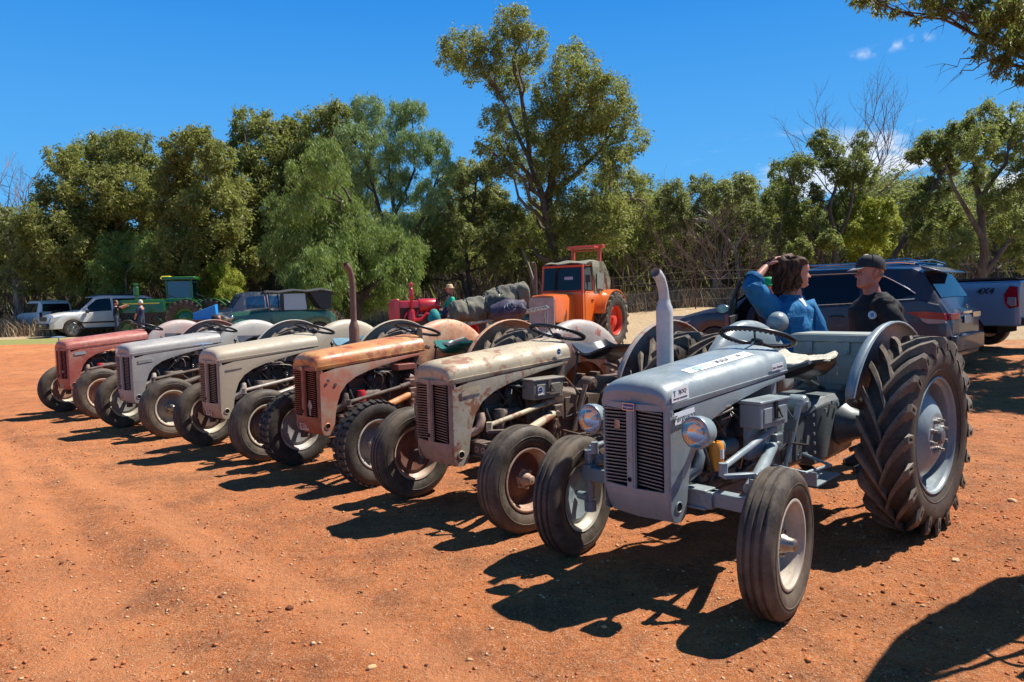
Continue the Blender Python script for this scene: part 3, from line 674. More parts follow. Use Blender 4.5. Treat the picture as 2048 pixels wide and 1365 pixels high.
def tractor(idx, x, y, rz, label, P, opts):
    t = thing('vintage_tractor', label, 'tractor', (x, y, GZ(x, y)+.0), R(rz), 'small vintage tractors parked in a row')
    body, mech = P['body'], P['mech']
    obj('bonnet', hood_mesh(body), t); obj('side_panel', side_mesh(P.get('side', body)), t); obj('grille_shell', shell_mesh(P.get('shell', body)), t); slatm = P.get('shell', body)
    # louvres
    ns = 22
    def slat_m():
        b = MB(); b.box((0, 0, 0), (.014, .162, .0022), (0, -.62, 0)); b.box((.0060, 0, .0044), (.003, .162, .0025)); return b.mesh('slat', slatm, 0)
    for s in (1, -1):
        for k in range(ns):
            z = .562+(k+.5)*(.957-.562)/ns
            obj('slat', cached(('slat', body.name), slat_m), t, (2.048-.015, s*.106, z), (0, 0, -s*math.atan(.030/.212)))
    b = MB(); b.box((1.96, 0, .76), (.06, .40, .42)); b.box((1.97, 0, .50), (.03, .34, .12)); b.build('radiator', M['void'], t, 0)
    # lobe holes in the side panels
    for s in (1, -1):
        b = MB(); b.lathe([(.030, 0), (.026, .004), (.024, .004), (.020, -.003)], n=20); b.build('crank_ring', body, t, loc=(1.955, s*.219, .475))
        b = MB(); b.lathe([(.023, 0), (0, 0)], n=18); b.build('hole', M['void'], t, loc=(1.955, s*.2203, .475))
    b = MB(); b.lathe([(.013, 0), (0, .001)], axis='X', n=12); b.build('crank_hole', M['void'], t, loc=(face_x(0, .60)+.010, 0, .60))
    for z in (.70, .705, .80): 
        b = MB(); b.lathe([(.004, 0), (.003, .003), (0, .003)], axis='X', n=6); b.build('rivet', P['hub'], t, loc=(face_x(0, z)+.0085, 0, z))
    # engine
    b = MB(); b.box((1.36, 0, .60), (.62, .24, .34)); b.box((1.36, 0, .80), (.60, .20, .10)); b.box((1.36, 0, .875), (.56, .17, .05)); b.box((1.36, 0, .42), (.54, .20, .10), taper=1)
    b.box((1.70, 0, .66), (.05, .20, .30)); b.box((1.62, .10, .60), (.08, .10, .16))
    b.build('engine_block', mech, t, 30, bevel=.012)
    b = MB(); b.box((1.30, 0, 1.02), (.76, .36, .10)); b.build('fuel_tank', M['grease'], t, 30, bevel=.02)
    b = MB(); b.lathe([(.0, -.02), (.10, -.02), (.10, .0), (.085, .002), (.04, .0)], axis='X', n=24, c=(1.80, 0, .66))
    for k in range(4):
        a = k*math.pi/2+.5; b.box((1.80, .10*math.cos(a), .70+.10*math.sin(a)), (.012, .05, .16), (a-math.pi/2+.0, 0, .2))
    b.build('fan', M['grease'], t, 30)
    b = MB(); b.lathe([(0, 0), (.045, 0), (.048, .01), (.048, .19), (.04, .20), (.02, .21), (0, .21)], axis='X', n=18, c=(1.40, .185, .70)); b.lathe([(.03, 0), (.035, .02), (.0, .02)], axis='X', n=14, c=(1.62, .185, .70)); b.build('generator', M['grease2'] if idx > 1 else mech, t, 35)
    b = MB(); b.lathe([(.042, 0), (.044, .02), (.044, .13), (.036, .15), (0, .15)], axis='Z', n=18, c=(1.60, .205, .60)); b.build('oil_filter', opts.get('filter', M['grease2']), t, 35)
    if idx == 1:
        b = MB(); b.lathe([(.0225, 0), (.0225, .05)], axis='Z', n=12, c=(1.60, .231, .665)); b.build('label_band', M['white'], t)
    b = MB(); b.lathe([(.035, 0), (.035, .05), (.045, .06), (.045, .09), (.028, .12), (.012, .16), (0, .16)], axis='Z', n=14, c=(1.46, .15, .76)); b.build('distributor', M['grease'], t, 35)
    b = MB(); b.lathe([(.055, 0), (.06, .02), (.06, .16), (.05, .18), (.02, .2), (0, .2)], axis='Z', n=18, c=(1.20, .13, .72)); b.build('air_cleaner', M['grease'] if idx > 1 else mech, t, 35)
    rr = random.Random(idx*13)
    for k in range(8):
        x0 = 1.46+rr.uniform(-.02, .02); x1 = rr.uniform(1.12, 1.66); z1 = rr.uniform(.74, .9)
        b = MB(); p0, p3 = Vector((x0, .165, .90)), Vector((x1, .125+rr.uniform(0, .06), z1)); up = Vector((0, .06+rr.uniform(0, .04), rr.uniform(.0, .05)))
        q = [p0.lerp(p3, f)+up*math.sin(f*math.pi) for f in (0, .15, .3, .5, .7, .85, 1)]; b.tube(q, .0045, 6); b.build('cable', M['wire'] if k % 3 == 0 else M['rope'], t)
    for k in range(7):   # pipes, brackets and studs on the engine side
        b = MB(); x0 = rr.uniform(1.1, 1.6); z0 = rr.uniform(.5, .62)
        b.tube([(x0, .14, z0), (x0+rr.uniform(-.1, .1), .17, z0+.08), (x0+rr.uniform(-.15, .15), .16, z0+.2)], .009, 6); b.build('pipe', [M['grease2'], mech, M['steel']][k % 3], t)
    b = MB(); b.tube([(1.05, .13, .50), (1.7, .15, .52)], .012, 8); b.tube([(1.2, .15, .47), (1.55, .16, .47)], .008, 8); b.build('oil_pipe', M['grease2'], t)
    # lower radiator hose curving out of the front
    b = MB(); b.tube([(1.90, .15, .60), (1.84, .19, .605), (1.79, .215, .64), (1.765, .215, .70), (1.76, .20, .735)], [.026, .030, .032, .030, .026], 12); b.build('radiator_hose', M['wire'] if idx == 5 else (mech if idx == 1 else M['grease2'] if idx == 3 else P['hub']), t, 60)
    b = MB(); b.box((1.32, .165, .515), (.16, .05, .05)); b.box((1.40, .17, .55), (.06, .04, .05)); b.tube([(1.25, .17, .53), (1.15, .18, .56)], .012, 6); b.build('injector_cover', P['hub'] if idx != 1 else mech, t, 30, bevel=.006)
    # clutch housing, gearbox, rear axle
    b = MB()
    def sec(x, w, z0, z1, c=.04): return [(x, -w, z0+c), (x, -w+c, z0), (x, w-c, z0), (x, w, z0+c), (x, w, z1-c), (x, w-c, z1), (x, -w+c, z1), (x, -w, z1-c)]
    b.loft([sec(1.06, .21, .36, .86), sec(1.00, .21, .36, .86), sec(.97, .17, .40, .86), sec(.72, .15, .42, .80), sec(.45, .145, .42, .78), sec(.38, .19, .40, .82), sec(.25, .20, .40, .84), sec(-.15, .19, .42, .84), sec(-.24, .14, .46, .80)])
    b.build('gearbox', mech, t, 30, bevel=.008)
    b = MB(); 
    for s in (1, -1): b.lathe([(.15, s*.19), (.14, s*.23), (.10, s*.28), (.075, s*.40), (.07, s*.52), (.10, s*.54), (.10, s*.56)], n=24, c=(0, 0, .635))
    b.build('rear_axle', mech, t, 35)
    # dash and steering
    b = MB(); b.loft([sec(.99, .20, .80, 1.11, .03), sec(.93, .20, .80, 1.13, .03), sec(.88, .14, .80, 1.10, .03)]); b.build('dash', mech if idx != 1 else body, t, 30)
    b = MB(); b.tube([(1.06, 0, 1.03), (.95, 0, 1.10), (.80, 0, 1.235)], [.03, .024, .018], 12); b.build('steering_column', mech, t)
    sc = Vector(opts.get('wheel_c', (.78, 0, 1.255))); tilt = R(18)
    b = MB(); b.torus((0, 0, 0), .222, .0135, n=48, m=10)
    if idx in (1, 2):
        for k in range(44):
            a = 2*math.pi*k/44; b.box((.215*math.cos(a), .215*math.sin(a), -.010), (.02, .012, .012), (0, 0, a))
    sw = b.build('steering_wheel', M['black'], t, 60, loc=sc, rot=(0, -tilt, 0)); sw.rotation_euler = (0, tilt*-1, 0)
    for k in range(3):
        a = 2*math.pi*k/3+.4; b = MB(); b.tube([(.02*math.cos(a), .02*math.sin(a), -.03), (.10*math.cos(a), .10*math.sin(a), -.036), (.19*math.cos(a), .19*math.sin(a), -.012), (.22*math.cos(a), .22*math.sin(a), 0)], [.009, .007, .007, .007], 8); b.build('spoke', M['black'], sw)
    b = MB(); b.lathe([(.035, -.05), (.04, -.03), (.035, -.015), (.015, -.008), (0, -.006)], axis='Z', n=18); b.build('hub', M['black'], sw)
    # levers
    b = MB(); b.tube([(.62, .02, .80), (.60, .03, .95), (.58, .03, 1.06)], .010, 8); b.lathe([(0, -.02), (.02, -.01), (.022, .005), (.012, .02), (0, .022)], axis='Z', n=12, c=(.58, .03, 1.07)); b.build('gear_lever', M['black'], t)
    b = MB(); b.tube([(.93, .0, 1.13), (.97, -.11, 1.16), (.98, -.15, 1.165)], .006, 6); b.build('throttle_lever', M['black'], t)
    # seat
    b = MB(); b.tube([(-.02, 0, .84), (.02, 0, .95), (.16, 0, .985)], [.03, .024, .02], 8); b.box((.05, 0, .90), (.30, .07, .014), (0, -.35, 0)); b.build('seat_spring', mech, t)
    sm = opts.get('seat', M['seat_black'])
    se = obj('seat', cached(('seat', sm.name), lambda: seat_mesh(sm)), t, opts.get('seat_loc', (.22, 0, 1.03)), (0, opts.get('seat_tilt', -.10), 0), label=opts.get('seat_label'))
    if opts.get('seat_top'):
        b = MB(); nb = 12; c0 = []
        for j in range(nb+1):
            c0.append([(.13-.30*j/nb, (-1+2*i/nb)*(.18-.05*abs(j/nb-.5)), .022+.085*max(0, j/nb-.35)*1.2+.03*abs(-1+2*i/nb)**3+.010*math.cos(i*2.6)) for i in range(nb+1)])
        b.loft(c0, closed=False); b.build('cushion', opts['seat_top'], se, 70)
    # fenders
    for s in (1, -1):
        fo = obj('fender', fender_mesh(P['fend'], s), t); md = fo.modifiers.new('thick', 'SOLIDIFY'); md.thickness = .006; md.offset = 0
        b = MB(); ths = [R(24+140*i/22) for i in range(23)]; b.tube([(.710*math.cos(a), s*.532, .612+.710*math.sin(a)) for a in ths], .008, 6); b.build('fender_bead', P['fend'], t)
        b = MB(); b.box((.10, s*.40, .72), (.05, .10, .24)); b.box((-.10, s*.40, .72), (.05, .10, .24)); b.build('fender_bracket', mech, t, 30, bevel=.004)
    # wheels
    wheel_rear(P, t, 1, phase=rr.uniform(0, 1)); wheel_rear(P, t, -1, phase=rr.uniform(0, 1))
    st = opts.get('steer', .0)
    for s in (1, -1): wheel_front(P, t, s, steer=st, tyre=opts.get('tyre', 'rib'))
    # front axle
    b = MB(); b.box((1.80, 0, .50), (.075, .66, .085)); b.box((1.80, 0, .545), (.10, .60, .012)); b.box((1.80, 0, .455), (.10, .60, .012)); b.lathe([(.04, -.07), (.04, .07)], axis='X', n=16, c=(1.80, 0, .50)); b.build('axle_beam', mech if idx != 1 else body, t, 30, bevel=.004)
    for s in (1, -1):
        b = MB(); b.box((1.785, s*.42, .505), (.07, .26, .075)); b.box((1.775, s*.52, .505), (.085, .07, .10)); b.build('axle_arm', mech if idx != 1 else body, t, 30, bevel=.006)
        b = MB(); b.tube([(1.765, s*.535, .27), (1.77, s*.53, .60)], [.026, .024], 14); b.tube([(1.765, s*.535, .27), (1.765, s*.535, .33)], [.036, .036], 14); b.tube([(1.77, s*.53, .58), (1.77, s*.53, .635)], [.034, .030], 14); b.tube([(1.77, s*.535, .352), (1.77, s*.62, .352)], [.03, .024], 12); b.build('kingpin', mech if idx != 1 else P['body'], t)
        for k, (xx, yy) in enumerate(((1.853, .07), (1.853, .15), (1.853, .24), (1.853, .31))):
            b = MB(); b.lathe([(.022, 0), (.022, .005), (.012, .005), (.012, -.002), (0, -.002)], axis='X', n=12); b.build('bolt_hole', P['hub'] if idx != 1 else P['body'], t, loc=(xx-.018, s*yy, .50))
        # steering arm and drag link (upper), radius rod (lower, thick)
        b = MB(); b.tube([(1.77, s*.53, .64), (1.68, s*.50, .655), (1.90, s*.40, .685)][:2], [.022, .016], 8); b.box((1.82, s*.47, .65), (.16, .035, .022), (0, .0, s*-.6)); b.build('steering_arm', mech if idx != 1 else P['body'], t, 30, bevel=.004)
        rodm = P['body'] if idx in (1, 2) else (M['grease2'] if idx != 4 else P['hub'])
        b = MB(); b.tube([(1.86, s*.41, .675), (1.84, s*.405, .69), (1.28, s*.31, .745), (1.14, s*.285, .76)], [.018, .017, .017, .016], 12); b.tube([(1.24, s*.30, .75), (1.12, s*.28, .765)], [.024, .024], 12); b.tube([(1.86, s*.41, .645), (1.86, s*.41, .71)], .022, 10); b.build('drag_link', rodm, t)
        b = MB(); b.tube([(1.76, s*.49, .575), (1.60, s*.44, .585), (1.10, s*.27, .665)], [.030, .034, .030], 14); b.build('radius_rod', rodm if idx != 3 else P['body'], t)
        b = MB(); b.box((1.08, s*.25, .68), (.09, .10, .10)); b.box((1.06, s*.22, .77), (.10, .12, .07)); b.tube([(1.10, s*.24, .66), (1.10, s*.31, .66)], .03, 12); b.build('steering_box', mech, t, 30, bevel=.01)
        # foot rest, pedal, step
        b = MB(); b.tube([(1.00, s*.22, .52), (.98, s*.40, .50), (.70, s*.42, .50), (.68, s*.24, .54)], .010, 8); b.build('step_rail', mech if idx != 1 else P['body'], t)
        b = MB(); b.prism([(.98, .50), (.99, .42), (.66, .40), (.62, .46), (.66, .405)], s*.28, s*.285) if False else b.box((.80, s*.37, .435), (.30, .17, .008), (0, .06, 0)); b.box((.955, s*.37, .465), (.008, .17, .08)); b.build('footplate', mech if idx != 1 else P['body'], t, 30)
        b = MB(); b.tube([(.78, s*.17, .50), (.84, s*.24, .66), (.86, s*.25, .74)], .011, 8); b.box((.875, s*.26, .745), (.014, .07, .07), (0, -.4, 0)); b.build('pedal', mech, t)
        b = MB(); b.tube([(-.18, s*.17, .42), (-.55, s*.28, .48), (-.82, s*.33, .46)], .018, 8); b.build('lower_link', mech, t)
        b = MB(); b.tube([(-.05, s*.16, .86), (-.30, s*.20, .90), (-.42, s*.21, .80), (-.5, s*.27, .50)], .014, 8); b.build('lift_arm', mech, t)
    # side control levers and casting details visible behind the engine
    b = MB(); b.tube([(.86, .20, .42), (.80, .22, .60), (.70, .225, .84)], [.010, .014, .020], 8); b.build('brake_lever', P['hub'] if idx != 1 else P['body'], t)
    b = MB(); b.lathe([(.04, .14), (.04, .19), (0, .19)], n=18, c=(.33, 0, .66)); b.build('side_cap', mech, t, 35)
    b = MB(); b.lathe([(.055, .14), (.055, .22), (.045, .235), (.02, .24), (.02, .255), (0, .255)], n=20, c=(.62, 0, .84)); b.build('hydraulic_plug', mech if idx != 1 else P['body'], t, 35)
    for (bx, bz) in ((.94, .62), (.94, .52), (.60, .50), (.50, .50), (.30, .76), (.2, .80), (.12, .78)):
        b = MB(); b.lathe([(.014, 0), (.014, .012), (0, .012)], n=6); b.build('bolt', mech if idx != 1 else P['body'], t, loc=(bx, .205 if bx < .4 else .17, bz))
    # flange bolts, ribs, cover plates, dipstick and loose hoses on the castings
    def fb():
        b = MB(); b.lathe([(.010, 0), (.010, .009), (0, .009)], n=6); return b.mesh('bolt', P['hub'] if idx != 1 else P['body'], 30)
    fbm_ = cached(('fb', idx), fb)
    for k in range(7): obj('bolt', fbm_, t, (1.03, .208, .42+.062*k))
    for k in range(6): obj('bolt', fbm_, t, (.42, .192-.002*k, .44+.06*k))
    for k in range(5): obj('bolt', fbm_, t, (1.13+.12*k, .118, .46))
    for k in range(4):
        b = MB(); b.box((.60+.09*k, .152, .60), (.016, .018, .26)); b.build('rib', mech, t, 30, bevel=.003)
    b = MB(); b.box((.80, .16, .66), (.16, .02, .18)); b.build('cover_plate', mech if idx != 1 else P['body'], t, 30, bevel=.005)
    b = MB(); b.lathe([(.05, 0), (.052, .02), (.04, .035), (0, .036)], n=18); b.build('starter_cap', M['grease2'], t, loc=(1.14, .13, .55))
    b = MB(); b.tube([(1.28, .16, .52), (1.27, .19, .70), (1.26, .195, .78)], .005, 5); b.torus((1.26, .195, .79), .012, .004, (1.57, 0, 0), 12, 4); b.build('dipstick', M['steel'], t)
    for k, (p0, p1) in enumerate((((1.62, .16, .92), (1.38, .17, .62)), ((1.50, .15, .96), (1.08, .16, .90)), ((1.70, .14, .84), (1.66, .20, .52)), ((.98, .18, .96), (.70, .17, .74)), ((.90, .19, .60), (.52, .20, .62)))):
        b = MB(); p0, p1 = Vector(p0), Vector(p1); b.tube([p0, p0.lerp(p1, .3)+Vector((.02, .035, .02)), p0.lerp(p1, .7)+Vector((-.02, .04, -.03)), p1], .007+.002*(k % 3), 6); b.build('hose', [M['rope'], M['grease2'], M['rope'], mech, M['rope']][k], t)
    b = MB(); b.tube([(1.66, .165, .58), (1.50, .18, .60), (1.34, .17, .60)], .016, 8); b.tube([(1.45, .17, .60), (1.45, .14, .66)], .02, 8); b.build('manifold', M['grease2'], t)
    b = MB(); b.lathe([(.012, 0), (.012, .03), (.022, .035), (.022, .05), (0, .052)], axis='Z', n=12); b.build('filler_cap', M['grease2'] if idx != 1 else P['body'], t, loc=(.75, .05, .80))
    # battery / tool box with clip
    if opts.get('box'):
        bm_ = opts['box']; b = MB(); b.box((1.235, .285, .865), (.30, .13, .135)); bo = b.build('tool_box', bm_, t, 30, bevel=.008)
        b = MB(); b.box((1.235, .285, .940), (.325, .145, .018)); b.build('lid', bm_, bo, 30, bevel=.006)
        b = MB(); b.box((1.235, .352, .865), (.24, .008, .085)); b.build('pressed_panel', bm_, bo, 30, bevel=.004)
        b = MB(); b.box((1.235, .360, .89), (.030, .010, .10)); b.tube([(1.225, .368, .90), (1.20, .37, .86), (1.175, .365, .845)], .005, 6); b.tube([(1.27, .362, .84), (1.20, .366, .845)], .004, 6); b.build('clip', M['black'] if idx == 1 else M['grease2'], bo)
        b = MB(); b.box((1.235, .25, .72), (.26, .03, .20)); b.tube([(1.24, .30, .80), (1.25, .30, .70)], .008, 6); b.build('bracket', bm_ if idx == 1 else M['grease2'], bo)
    elif idx == 3:
        b = MB(); b.box((1.16, .25, .93), (.20, .12, .055)); b.build('tray', PAINT[3]['disc'] if 0 else worn('red_brown_tray', (.25, .06, .04), amt=.4), t, 30, bevel=.006)
    return t

def side_badge(t, idx, x, z, w, h, m, word=None, wm=None, size=.05, shear=0, tilt=0., label=None, name='badge', y=None):
    hw = (halfw(x) if y is None else y)+.0075
    fr = frame_mat((x, hw, z), (-math.cos(tilt), .035, math.sin(tilt)), (0, 0, 1))
    o = badge(t, name, w, h, m, fr, label=label)
    if word: 
        q = obj('lettering', text_mesh(word, size, wm or M['ink'], shear=shear), o, (0, -.002, .0014))
    return o

row = [(2.099, 5.105, 222.7), (.95, 6.46, 221.66), (-.379, 7.856, 225.0), (-1.708, 8.972, 226.5), (-3.396, 10.451, 229.5), (-5.213, 12.163, 231.2)]
T1 = tractor(1, *row[0], 'freshly painted grey blue tractor nearest the camera with two headlamps and white stickers', PAINT[1], dict(filter=M['orange_part'], box=PAINT[1]['body'], steer=R(10), seat_loc=(.29, 0, 1.01)))
T2 = tractor(2, *row[1], 'rusty beige tractor with red front wheels, second from the right in the row', PAINT[2], dict(box=worn('dusty_tool_box', (.24, .22, .18), amt=.2), steer=R(1), seat_loc=(.20, 0, 1.05)))
T3 = tractor(3, *row[2], 'orange rusted tractor with number plate 187-V and a tall brown exhaust stack', PAINT[3], dict(tyre='bar', filter=M['red_part'], seat=mat('green_vinyl', (.01, .12, .09), .3), seat_top=M['seat_black'], steer=R(2), seat_label='green and black seat'))
T4 = tractor(4, *row[3], 'clean beige grey tractor with plate 57J between the orange and silver grey ones', PAINT[4], dict(seat=mat('blue_grey_seat', (.10, .19, .24), .4)))
T5 = tractor(5, *row[4], 'dull silver grey tractor beside the faded red one', PAINT[5], dict())
T6 = tractor(6, *row[5], 'faded red tractor at the far left end of the row', PAINT[6], dict(filter=M['red_part']))

# exhaust stacks
def stack(t, x, y, z0, z1, tip, r, rp, m, lab=None, mat2=None):
    b = MB(); b.lathe([(r*.7, z0-.06), (r*.72, z0-.01), (r, z0), (r*1.02, z0+.02), (r, z0+.03), (r, z1-.05), (r*.98, z1-.02), (r*.75, z1+.01), (rp*1.1, z1+.03)], axis='Z', n=24, c=(x, y, 0))
    o = b.build('exhaust_muffler', m, t, 40, label=lab)
    b = MB(); b.tube([(x, y, z1)]+tip, rp, 16, caps=False); b.tube([(x, y, z1)]+tip, rp*.86, 16, caps=False); b.build('exhaust_pipe', m, o, 60)
    b = MB(); b.tube([(x, y, z0-.05), (x, y, z0-.25), (x+.10, y*.8, z0-.33)], rp, 12); b.build('down_pipe', m, o)
stack(T1, 1.33, -.30, 1.10, 1.475, [(1.332, -.30, 1.52), (1.342, -.298, 1.56), (1.358, -.295, 1.595), (1.382, -.29, 1.628), (1.415, -.285, 1.655), (1.445, -.28, 1.668)], .050, .031, worn('silver_heat_paint', (.50, .50, .49), amt=0, rough=.38, dusta=.1))
stack(T3, 1.32, -.30, 1.12, 1.325, [(1.32, -.30, 1.70), (1.33, -.30, 1.80), (1.355, -.295, 1.86), (1.40, -.29, 1.905)], .050, .030, worn('rusted_brown_pipe', (.12, .06, .045), (.16, .09, .065), amt=.3, rough=.6))
# headlamps
for s in (1, -1):
    lamp(T1, 'headlamp', PAINT[1]['body'], .080, (1.985, s*.335, .866), -s*.05)
    b = MB(); b.tube([(1.93, s*.30, .80), (1.90, s*.25, .72), (1.93, s*.22, .62)], .014, 8); b.tube([(1.92, s*.335, .87), (1.92, s*.30, .79)], .012, 8); b.build('lamp_bracket', PAINT[1]['body'], T1)
lamp(T2, 'headlamp', M['grease2'], .085, (1.90, -.335, .72), 0, label='tarnished headlamp')
b = MB(); b.tube([(1.84, -.33, .72), (1.84, -.22, .70)], .012, 8); b.build('lamp_bracket', M['grease2'], T2)
lamp(T1, 'work_lamp', PAINT[1]['body'], .078, (-.45, -.50, 1.30), math.pi+.3, label='round work lamp on the far fender')
b = MB(); b.tube([(-.42, -.50, 1.30), (-.38, -.50, 1.17)], .012, 8); b.build('lamp_bracket', PAINT[1]['body'], T1)
# T1 lettering and stickers
b = MB(); b.box((0, 0, 0), (.003, .066, .030)); o = b.build('nose_badge', M['navy'], T1, 0, loc=(face_x(0, .965)+.012, 0, .972)); 
put(obj('lettering', text_mesh('Ferguson', .017, M['white']), o), frame_mat((.002, 0, 0), (0, 1, 0), (0, 0, 1)))
b = MB(); b.box((0, 0, 0), (.002, .072, .036)); b.build('badge_frame', M['chrome'], o, 0, loc=(-.001, 0, 0))
side_badge(T1, 1, 1.905, .926, .165, .060, M['white'], 'Ferguson.', M['ink'], .046, .35, tilt=.08, name='name_plate')
o = side_badge(T1, 1, 1.02, 1.105, .125, .036, M['white'], 'Euro d\u2019unssey'.replace('\u2019', "'"), M['ink'], .020, 0, tilt=.08, name='sticker')
def hood_pt(x, a):
    zs, zt, w = seam(x), topz(x), halfw(x); e = 2/2.7; c, s = math.cos(a), math.sin(a); return Vector((x, w*c**e, zs+(zt-zs)*s**e+.0015))
def hood_sticker(name, x0, x1, a0, a1, m, parent=T1, n=6, k=8, lift=.0012):
    b = MB(); rings = [[tuple(hood_pt(x0+(x1-x0)*i/k, a0+(a1-a0)*j/n)+Vector((0, 0, lift))) for j in range(n+1)] for i in range(k+1)]
    b.loft(rings, closed=False); return b.build(name, m, parent, 80)
def hood_word(word, size, x, a, m, parent, spread=None, shear=0, flip=False):
    p = hood_pt(x, a); q = hood_pt(x, a+.06); up = (q-p); p = p+Vector((0, .0025, .0035))
    return put(obj('lettering', text_mesh(word, size, m, shear=shear), parent), frame_mat(p, (-1, .035, .092), up))
s1 = hood_sticker('banner_sticker', 1.74, 1.12, .95, 1.28, M['white'])
hood_word('VULV.', .052, 1.40, 1.115, M['ink'], s1); hood_word('FTG', .030, 1.585, 1.10, M['green_ink'], s1)
p = hood_pt(1.645, 1.115); u = hood_pt(1.645, 1.18)-p; b = MB(); b.lathe([(.026, 0), (.018, .001), (.014, .001)], axis='Z', n=20); put(b.build('round_logo', M['green_ink'], s1), frame_mat(p+Vector((0, .003, .004)), (-1, .035, .092), u))
hood_word('3k.', .042, 1.235, 1.14, M['ink'], s1, shear=.4)
s2 = side_badge(T1, 1, 1.935, 1.040, .14, .066, M['white'], None, name='number_plaque', tilt=.09, y=.212)
obj('lettering', text_mesh('3JOQ', .028, M['ink']), s2, (.018, .012, .0015)); obj('lettering', text_mesh('VINTAGE MACHINERY', .0115, M['ink']), s2, (0, -.018, .0015))
b = MB(); b.box((0, 0, 0), (.006, .022, .001)); b.box((0, .012, 0), (.020, .006, .001)); b.box((0, -.010, 0), (.010, .005, .001)); b.build('emblem', M['teal'], s2, loc=(-.045, .010, .0018))
b = MB(); b.box((0, 0, 0), (.003, .035, .045)); b.build('grille_tag', M['steel'], T1, loc=(2.036, -.10, .87)); 
# T2 round stickers
def round_sticker(parent, x, y, z, r, nrm=(0, 1, .0)):
    b = MB(); b.lathe([(r, 0), (r, .001), (0, .001)], axis='Z', n=28); n_ = Vector(nrm).normalized(); xd = Vector((-1, 0, .08))
    o = put(b.build('sticker', M['white'], parent, 0), frame_mat((x, y, z), xd, n_.cross(xd)))
    b = MB(); b.lathe([(r*.8, .0012), (r*.8, .002), (0, .002)], axis='Z', n=24); b.k = 0; b.build('round_logo', M['navy'], o, 0)
    obj('lettering', text_mesh('Ferguson', r*.34, M['white']), o, (0, 0, .0022)); b = MB(); b.box((0, -r*1.15, .0006), (r*2.2, r*.42, .0012)); b.build('sticker_tab', M['white'], o, 0); return o
round_sticker(T2, 1.03, halfw(1.03)+.0105, 1.125, .024); round_sticker(T2, 1.325, .3585, .868, .026)
side_badge(T2, 2, 1.86, .905, .16, .05, PAINT[2]['body'], None, tilt=.08, name='blank_name_plate')
side_badge(T4, 4, 1.86, .905, .17, .022, PAINT[4]['body'], None, tilt=.08, name='blank_name_plate')
side_badge(T5, 5, 1.86, .905, .17, .045, worn('dull_plate', (.40, .39, .35), amt=.1), 'FERGUSON', worn('dull_letters', (.28, .27, .24), amt=0), .030, 0, tilt=.08, name='name_plate')
side_badge(T6, 6, 1.86, .915, .15, .042, mat('tin_plate', (.55, .56, .54), .35, .6), None, tilt=.08, name='name_plate')
for s_, zz in ((0, .87), (.07, .83)):
    b = MB(); b.lathe([(.016, 0), (.010, .003), (0, .001)], n=12); b.build('side_plug', M['grease2'], T3, loc=(1.94-s_, .226, zz))
# number plates under the grilles
def nplate(t, word, m=M['plate_pink'], dy=-.05, z=.455, w=.135, h=.062):
    o = MB().box((0, 0, 0), (.003, w, h)).build('number_plate', m, t, 0, loc=(face_x(abs(dy)*.6, z)+.008, dy, z)); o.rotation_euler = (0, .18, .10)
    put(obj('lettering', text_mesh(word, h*.95, M['plate_ink'], depth_key='B'), o), frame_mat((.002, 0, 0), (0, 1, 0), (0, 0, 1)))
nplate(T3, '187-V'); nplate(T4, '57J', dy=-.02, w=.11, h=.07); nplate(T5, '03', dy=-.06, w=.09, h=.065); nplate(T6, '33', dy=-.03, w=.085, h=.065)
b = MB(); b.box((0, 0, 0), (.003, .05, .03)); b.build('nose_badge', M['steel'], T3, loc=(face_x(0, .97)+.012, 0, .975))
b = MB(); b.box((0, 0, 0), (.003, .04, .05)); b.build('nose_sticker', M['white'], T5, loc=(2.065, -.08, 1.03), rot=(0, 0, .1))
b = MB(); b.lathe([(.034, 0), (.034, .004), (.026, .004), (.026, .001), (0, .001)], axis='X', n=20, c=(0, 0, 0)); b.box((.002, 0, -.055), (.005, .022, .06)); b.box((.002, 0, .04), (.005, .03, .012)); b.build('club_badge', worn('alloy_badge', (.34, .28, .22), amt=.2), T3, loc=(2.050, .10, .655))
b = MB(); b.lathe([(.016, 0), (.012, .004), (0, .005)], axis='X', n=14); b.build('grille_boss', M['wire'], T6, loc=(2.05, .09, .66))
# white enamel bonnet flap seen edge-on in front of T4 and T6: small mirror-like deflector trays
for t, xx, yy in ((T4, 2.0, -.16), (T6, 2.0, -.14)):
    b = MB(); b.loft([[(xx+.10*math.cos(a)*q, yy+.10*math.sin(a)*q, 1.150+.012*(1-q*q)) for a in [2*math.pi*k/18 for k in range(18)]] for q in (1, .7, .3)], caps=True); b.tube([(xx, yy, 1.15), (xx, yy+.01, 1.08)], .01, 6); b.build('rain_cap', mat('pale_metal', (.5, .55, .6), .3, .7), t, 60)
# upright lever between the orange and beige tractors
b = MB(); b.loft([[(.84+dx, .10+dy, z) for dx, dy in ((-w, -.008), (w, -.008), (w, .008), (-w, .008))] for z, w in ((1.06, .012), (1.12, .03), (1.22, .034), (1.27, .022))]); b.build('flap_lever', M['grease2'], T3, 40)
b = MB(); b.tube([(.95, .02, 1.17), (.90, .10, 1.12), (.85, .12, 1.10), (.80, .20, 1.08)], .018, 8); b.build('choke_bracket', M['steel'], T3)
